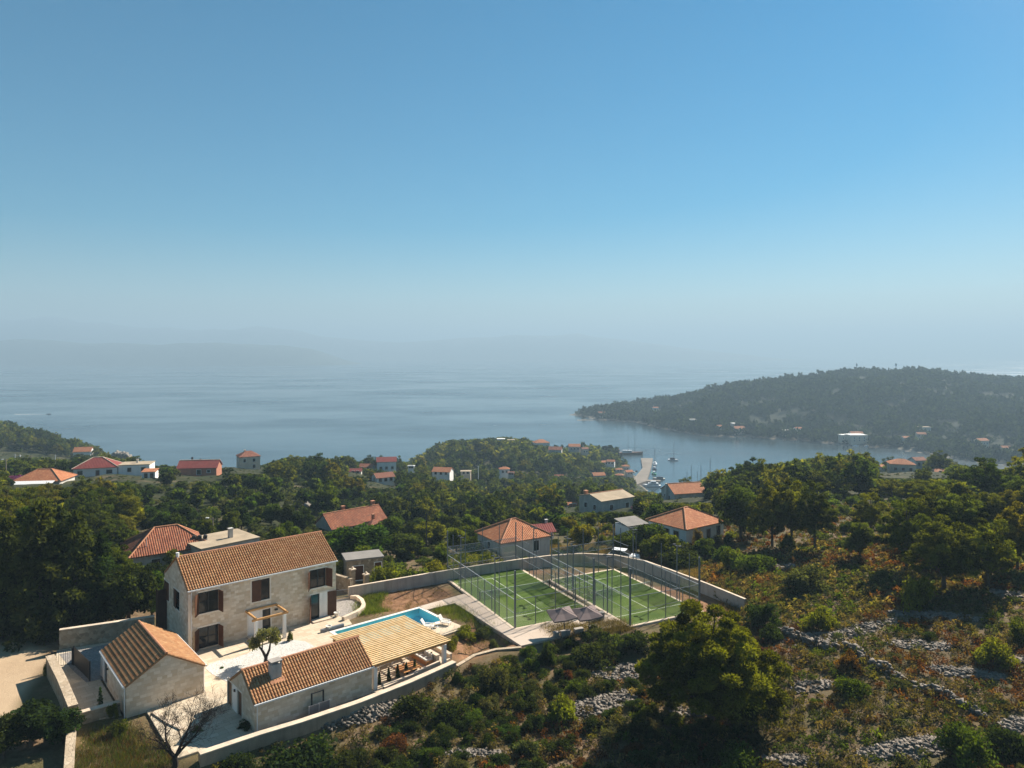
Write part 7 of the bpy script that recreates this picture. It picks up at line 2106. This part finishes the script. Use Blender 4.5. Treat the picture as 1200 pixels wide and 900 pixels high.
# ------------------------------------------------------------------ low growth: heather, dry grass, weeds
def tuft_arr(seed, n, lf, r=0.5, h=0.45):
    rng = np.random.default_rng(seed)
    cen = np.stack([rng.normal(size=5) * r * 0.35, rng.normal(size=5) * r * 0.35, 0.3 * h + 0.35 * h * rng.random(5)], 1)
    return leaf_cloud(rng, cen, np.full((5, 3), r * 0.55) * np.array([1, 1, h / r * 0.8]), n, lf, 0.35, 0.2, 2.4)
TUFT = [tuft_arr(300 + i, 13, 0.085) for i in range(4)]
TUFT_F = [tuft_arr(310 + i, 6, 0.15) for i in range(3)]
def grass_arr(seed, n=26, h=0.4, r=0.3):
    rng = np.random.default_rng(seed)
    b = np.stack([rng.normal(size=n) * r, rng.normal(size=n) * r, np.zeros(n)], 1)
    tip = b + np.stack([rng.normal(size=n) * 0.16, rng.normal(size=n) * 0.16, h * (0.5 + 0.7 * rng.random(n))], 1)
    side = unit(rng, n) * np.array([1, 1, 0.1]) * 0.016
    mid = (b + tip) / 2
    V_ = np.stack([b - side, b + side, mid + side * 0.9, tip], 1).reshape(-1, 3)
    return V_, np.repeat(np.clip(0.5 + rng.normal(size=n) * 0.22, 0.1, 1), 4)
GRASS = [grass_arr(330 + i) for i in range(4)]
items = []
def f_heath(x, y, px):
    if in_yard(x, y, 0.2): return
    z = H1(x, y); q = sc_px(x, y, z)
    if scree_mask(np.array([q[0]]), np.array([q[1]]))[0] and rr() < 0.9: return
    n = vnoise(x, y, 5, 51) + 0.6 * vnoise(x, y, 1.9, 52)
    w = rr()
    if n > 0.22: c = random.choice(RUST_C) if w < 0.52 else random.choice(OLIVE_C) if w < 0.60 else random.choice(DRY_C)
    elif n > -0.3: c = random.choice(DRY_C) if w < 0.45 else random.choice(OLIVE_C) if w < 0.72 else (0.10, 0.09, 0.03)
    else: c = random.choice(GREEN_C) if w < 0.35 else random.choice(OLIVE_C) if w < 0.7 else random.choice(DRY_C)
    a = TUFT[int(rr() * 4)] if y < 72 else TUFT_F[int(rr() * 3)]
    s = 0.7 + 0.9 * rr()
    items.append((a, x, y, z - 0.05, s, s * (0.7 + 0.6 * rr()), rr() * 6.28, c))
scatter(44, 100, 820, 1235, 0.42, f_heath)
scatter(44, 100, 1235, 1420, 0.8, f_heath)
scatter(44, 68, 220, 820, 0.55, f_heath)
scatter(100, 135, 700, 1235, 1.4, f_heath)
mass('heath_undergrowth', items)
items = []
def grass_patch(poly, per, cols, smin=0.6, smax=1.3, hs=1.0):
    xs = [p[0] for p in poly]; ys = [p[1] for p in poly]
    n = int((max(xs) - min(xs)) * (max(ys) - min(ys)) / per)
    x = min(xs) + np.random.rand(n) * (max(xs) - min(xs)); y = min(ys) + np.random.rand(n) * (max(ys) - min(ys))
    sd = inside(poly, x, y)
    pr_ = np.where(sd < 0, -1.0, sstep(-0.2, 0.8, sd + 0.6 * vnoise(x, y, 1.2, 61)))
    for a, b_, q in zip(x.tolist(), y.tolist(), pr_.tolist()):
        if rr() > q: continue
        s = smin + (smax - smin) * rr()
        items.append((GRASS[int(rr() * 4)], a, b_, H1(a, b_) - 0.02, s, s * hs, rr() * 6.28, random.choice(cols)))
np.random.seed(5)
GW = [(0.11, 0.15, 0.028), (0.13, 0.165, 0.03), (0.09, 0.13, 0.026), (0.15, 0.15, 0.05)]
grass_patch(GARDEN_W, 0.06, DRY_C + OLIVE_C + GREEN_C + RUST_C[:1])
weedW = [G(x, y, 69.9) for x, y in ((412, 722), (425, 705), (440, 694), (450, 700), (447, 712), (452, 722), (418, 727))]
grass_patch(weedW, 0.04, GW, 0.8, 1.6)
grass_patch([G(x, y, 69.7) for x, y in ((420, 697), (500, 684), (520, 681), (518, 686), (480, 694), (440, 701))], 0.10, GW, 0.6, 1.3)
grass_patch([G(x, y, 70.2) for x, y in ((503, 716), (530, 708), (548, 716), (575, 730), (590, 742), (582, 744), (560, 734), (540, 730), (525, 726))], 0.07, GW, 0.6, 1.2)
grass_patch([G(x, y, 69.7) for x, y in ((530, 745), (560, 738), (600, 750), (612, 757), (560, 772), (535, 775))], 0.35, DRY_C + GREEN_C, 0.5, 1.0)
grass_patch([G(x, y, 69.7) for x, y in ((640, 742), (700, 735), (735, 735), (745, 745), (680, 752), (640, 758))], 0.05, DRY_C, 0.8, 1.5)
grass_patch([(23, 80), (26, 88), (22, 95), (30, 98), (35, 90), (31, 79)], 0.10, DRY_C + [(0.32, 0.20, 0.10)], 0.7, 1.3)
grass_patch([(-1, 101), (2, 113), (14, 114), (22, 101), (14, 100)], 0.14, DRY_C + [(0.32, 0.22, 0.11)], 0.7, 1.3)
grass_patch(SOIL_NW, 0.5, DRY_C, 0.4, 0.8)
mass('grass', items)

# ------------------------------------------------------------------ loose stone: rubble strips, dry wall, crags
def stones(name, pos, size, m, flat=0.6, seed=0):
    """many small broken stones as one mesh: pos (n,3), size (n,)"""
    rng = np.random.default_rng(seed)
    n = len(pos)
    cube = np.array([[-1, -1, -1], [1, -1, -1], [1, 1, -1], [-1, 1, -1], [-1, -1, 1], [1, -1, 1], [1, 1, 1], [-1, 1, 1]], float) * 0.5
    v = cube[None] * (1 + 0.28 * rng.normal(size=(n, 8, 3)))
    v *= size[:, None, None] * np.stack([0.8 + 0.6 * rng.random(n), 0.6 + 0.5 * rng.random(n), flat * (0.6 + 0.6 * rng.random(n))], 1)[:, None, :]
    a = rng.random(n) * 6.283; b = rng.normal(size=n) * 0.4
    ca, sa, cb, sb = np.cos(a), np.sin(a), np.cos(b), np.sin(b)
    x = v[..., 0] * cb[:, None] - v[..., 2] * sb[:, None]; z = v[..., 0] * sb[:, None] + v[..., 2] * cb[:, None]; y = v[..., 1]
    w = np.stack([x * ca[:, None] - y * sa[:, None], x * sa[:, None] + y * ca[:, None], z], -1) + pos[:, None, :]
    q = np.array([[3, 2, 1, 0], [4, 5, 6, 7], [0, 1, 5, 4], [1, 2, 6, 5], [2, 3, 7, 6], [3, 0, 4, 7]])
    Q = (q[None] + 8 * np.arange(n)[:, None, None]).reshape(-1, 4)
    return obj(name, np_mesh(name, w.reshape(-1, 3), Q, m))
ps, sz_ = [], []
for (cx_, cy_), a, b_, sl in SCREE:
    for _ in range(int(a * b_ * 1.25)):
        th = rr() * 6.283; r_ = math.sqrt(rr())
        px = cx_ + a * r_ * math.cos(th); py = cy_ + b_ * r_ * math.sin(th) + (px - cx_) * math.tan(R(sl))
        if vnoise(px, py * 2, 11, 71) < -0.55: continue
        g = ground_at(px, py)
        if g is None or in_yard(*g, 0.1): continue
        ps.append((g[0], g[1], H1(*g) + 0.02 + 0.10 * (1 - r_) + (0.35 * (1 - r_) * rr() if b_ >= 10 else 0))); sz_.append((0.12 + 0.22 * rr() ** 2) * (1.0 if g[1] < 75 else 1.4))
tag(stones('loose_rubble', np.array(ps), np.array(sz_), M['rock_stone'], 0.6, 3), kind='stuff')
for pl_ in DSW:
    w3 = [ground_at(*q) for q in pl_]
    ps, sz_ = [], []
    for a, c in zip(w3[:-1], w3[1:]):
        L = math.hypot(c[0] - a[0], c[1] - a[1])
        for _ in range(int(L * (40 if a[1] > 66 else 20))):
            f = rr(); off = (rr() - 0.5) * 0.75; lev = rr()
            x = a[0] + (c[0] - a[0]) * f - (c[1] - a[1]) / L * off; y = a[1] + (c[1] - a[1]) * f + (c[0] - a[0]) / L * off
            hh = (0.75 if y > 66 else 0.62) + 0.32 * float(vnoise(x, y, 2.2, 81))
            if hh < 0.22 and rr() < 0.8: continue
            ps.append((x, y, H1(x, y) + lev * hh * (1 - abs(off)))); sz_.append(0.12 + 0.26 * rr() ** 1.5)
    tag(stones('dry_stone_wall', np.array(ps), np.array(sz_), M['rock_stone'], 0.65, 4), 'tumbled grey dry stone wall running down across the brown heather slope', 'wall')
# rock crags showing in the scrub
def crag(px, py, d, w, h, label):
    x = XX(px, d)
    rng = np.random.default_rng(int(px))
    n = 110
    f = rng.random(n)
    pos = np.stack([x + (f - 0.5) * w, d + (rng.random(n) - 0.5) * w * 0.35, np.full(n, 0.0)], 1)
    z = ZV(py, d)
    pos[:, 2] = z - h * 0.15 + rng.random(n) * h * 0.85 * (0.45 + 0.55 * np.sin(np.pi * f)) 
    tag(stones('rock_crag', pos, h * (0.18 + 0.28 * rng.random(n)), M['rock'], 1.25, int(px)), label, 'rock', 'rock outcrops')
crag(368, 600, 165, 8.5, 2.4, 'tall grey limestone crag beside the gable of the long red house')
crag(350, 598, 170, 3.0, 1.6, 'smaller grey crag, the outlier of the tall crag by the long red house')
crag(309, 585, 190, 6.0, 1.5, 'pale rock outcrop in the dark scrub behind the villa ridge')
crag(277, 587, 185, 5.0, 1.2, 'low pale rock outcrop in the scrub below the tower house')
crag(141, 536, 478, 12, 4.5, 'pale eroded sea cliff at the tip of the left headland')
crag(507, 534, 540, 9, 2.5, 'pale rock and road cutting at the tip of the middle headland'.replace(' and road cutting', ''))

# ------------------------------------------------------------------ garden plants with a look of their own
def olive(px, foot, top, wpx):
    g = G(px, foot, YARD)
    rng = np.random.default_rng(5)
    k = thing('olive_tree', 'small gnarled olive tree with two leafy tufts on the white gravel bed', 'olive tree', (g[0], g[1], YARD))
    s = (foot - top) * g[1] / F / 3.0
    k.scale = (s, s, s)
    b = MB()
    b.tube([(0, 0, -0.1), (0.05, 0, 0.5), (-0.2, 0, 1.0), (-0.75, 0.1, 1.7)], [0.2, 0.15, 0.12, 0.05], 8); b.tube([(0.03, 0, 0.45), (0.35, 0.05, 1.2), (0.5, 0, 2.2)], [0.13, 0.1, 0.04], 8)
    b.tube([(-0.3, 0, 1.1), (-0.3, 0.2, 2.0)], [0.07, 0.03], 6)
    b.build('trunk', M['bark_grey'], k)
    cen = np.array([(-0.85, 0, 1.8), (-1.15, 0.2, 1.5), (-0.5, 0.3, 2.3), (-0.9, -0.3, 2.0), (0.5, 0, 2.4), (0.8, 0.2, 2.1), (0.3, -0.2, 2.7), (0.6, 0.3, 2.7), (1.0, -0.1, 2.4), (-0.3, -0.2, 2.7)])
    c = obj('crown', crown_mesh('olive_crown', [leaf_cloud(rng, cen, np.full((10, 3), 0.5), 300, 0.10, 0.3, 0.2, 2.2)]), k); c.color = (0.17, 0.175, 0.085, 1)
olive(311, 777, 738, 40)
by = []
def small_bush(px, foot, h, w, cname, label, z=YARD, name='shrub', cat='shrub'):
    g = G(px, foot, z)
    nh, nw = NOMH['shrub']; s = w / nw
    return plant(name, cat, label, None, BUSH_N[int(px) % 5], g[0], g[1], z - 0.05, s, random.choice(COLS[cname]), None, (h / nh) / s, ('stem', 'foliage'))
for px, foot, h, w, c, lab in ((303, 786, 0.5, 1.1, 'fresh green', 'low green planting on the gravel at the pool side of the olive tree'.replace('pool side', 'foot')), (317, 783, 0.5, 1.2, 'fresh green', 'low green planting spreading beside the olive trunk towards the pavilion roof'), (328, 779, 0.45, 1.0, 'olive-grey', 'low grey planting at the pavilion end of the gravel bed'), (260, 783, 0.3, 0.5, 'fresh green', 'tiny green tuft alone on the gravel bed near the garage'),
     (340, 751, 1.6, 0.7, 'fresh green', 'climber growing up the outer white post of the door pergola'), (307, 752, 1.4, 0.7, 'fresh green', 'climber growing up the inner white post of the door pergola'),
     (290, 851, 0.7, 1.8, 'dark green', 'dark low bush at the pavilion corner near the wall'), (298, 848, 1.0, 0.8, 'fresh green', 'green upright bush against the pavilion downpipe'), (231, 857, 0.6, 0.9, 'fresh green', 'green tuft at the paving edge behind the bare tree')):
    small_bush(px, foot, h, w, c, lab)
def slim_cypress(px, foot, h, z, label, w=0.42):
    g = G(px, foot, z)
    rng = np.random.default_rng(int(px * 3))
    k = thing('slim_cypress', label, 'cypress', (g[0], g[1], z - 0.05), 0, 'young cypresses')
    n = 12
    cen = np.array([(0, 0, h * (0.1 + 0.85 * i / (n - 1))) for i in range(n)])
    rad = np.array([(w * 0.5 * (1 - 0.75 * (i / (n - 1)) ** 1.5),) * 2 + (h / n,) for i in range(n)])
    c = obj('crown', crown_mesh('cypress_crown', [leaf_cloud(rng, cen, rad, 70, 0.07, 0.5, 0.5, 2.5)]), k); c.color = (0.045, 0.075, 0.022, 1)
    b = MB(); b.tube([(0, 0, -0.2), (0, 0, h * 0.6)], [0.05, 0.02], 6); b.build('trunk', M['bark'], k)
slim_cypress(117.5, 842, 2.6, 70.0, 'slim upright cypress in front of the cross wall by the garage', 0.6)
slim_cypress(437.5, 696, 2.0, 69.8, 'slim cypress against the concrete wall near the drive gate', 0.5)
for i, (px, foot, h) in enumerate(((444.5, 806, 1.4), (455.5, 802, 1.5), (466, 798, 1.5), (476, 794, 1.4), (486, 790, 1.4))):
    slim_cypress(px, foot, h, 70.2, f'young cypress behind the front boundary wall, {ORD[i]} from the pavilion', 0.45)
for px, foot, h, lab in ((496.5, 770, 0.9, 'small upright plant on the planter wall nearer the bench back'), (505.5, 775, 0.9, 'small upright plant on the planter wall nearer the pergola post')):
    slim_cypress(px, foot, h, 70.6, lab, 0.4)
# purple bougainvillea
for px, foot, d, h, w, lab in ((18, 566, 192, 2.4, 6.0, 'purple flowering bush at the corner of the orange veranda house'), (592, 648, 104.5, 2.0, 2.2, 'purple flowering bush at the corner of the cream hip-roofed house'), (749, 604, 168, 1.8, 4.0, 'purple flowering bush beside the pale-roofed house')):
    x = XX(px, d); nh, nw = NOMH['shrub']; s = w / nw
    plant('flowering_shrub', 'shrub', lab, None, BUSH_N[2], x, d, max(H1(x, d), ZV(foot, d)) - 0.1, s, (0.22, 0.055, 0.20), None, (h / nh) / s, ('stem', 'foliage'))
# the bare tree in the dry garden
def bare_tree(px, d, top, label):
    x = XX(px, d); z0 = H1(x, d)
    k = thing('bare_tree', label, 'tree', (x, d, z0 - 0.2))
    rng = random.Random(3)
    tb, br = MB(), MB()
    H = ZV(top, d) - z0
    def grow(mb, p, dirv, L, r, lev):
        pts, rads = [p], [r]
        q, dv = p, dirv
        n = 4
        for i in range(n):
            dv = (dv + Vector((rng.gauss(0, .16), rng.gauss(0, .16), rng.gauss(0.04, .10)))).normalized()
            q = q + dv * (L / n); pts.append(q); rads.append(r * (1 - 0.62 * (i + 1) / n))
        mb.tube(pts, rads, 6 if lev < 2 else 4, False)
        if lev >= 5: return
        for i in range(1, n + 1):
            kk = 2 if lev < 4 else 2
            for _ in range(kk if i > 1 else 1):
                ax = Vector((rng.gauss(0, 1), rng.gauss(0, 1), rng.gauss(0.15, 0.6))).normalized()
                nd = (dv * 0.75 + ax * 0.75).normalized()
                if lev >= 1 and rng.random() < 0.30: continue
                grow(br, pts[i], nd, L * (0.52 + 0.22 * rng.random()), max(rads[i] * 0.62, 0.008), lev + 1)
    tb.tube([(0, 0, -0.3), (0.05, 0, 0.4), (0.0, 0, 0.9)], [0.26, 0.2, 0.17], 9)
    for dv, L in (((-0.75, 0.1, 0.75), 2.5), ((0.15, 0.25, 1.0), 2.8), ((0.75, 0.1, 0.85), 2.9), ((-0.15, -0.3, 0.9), 2.0), ((0.5, -0.4, 0.6), 2.2)):
        grow(tb, Vector((0, 0, 0.8)), Vector(dv).normalized(), L * H / 4.6, 0.12, 1)
    tb.build('trunk', M['bark_grey'], k)
    br.build('branch_crown', M['bark_grey'], k)
bare_tree(205, 51.0, 828, 'leafless dark tree with many twigs in the dry garden between garage and pavilion')
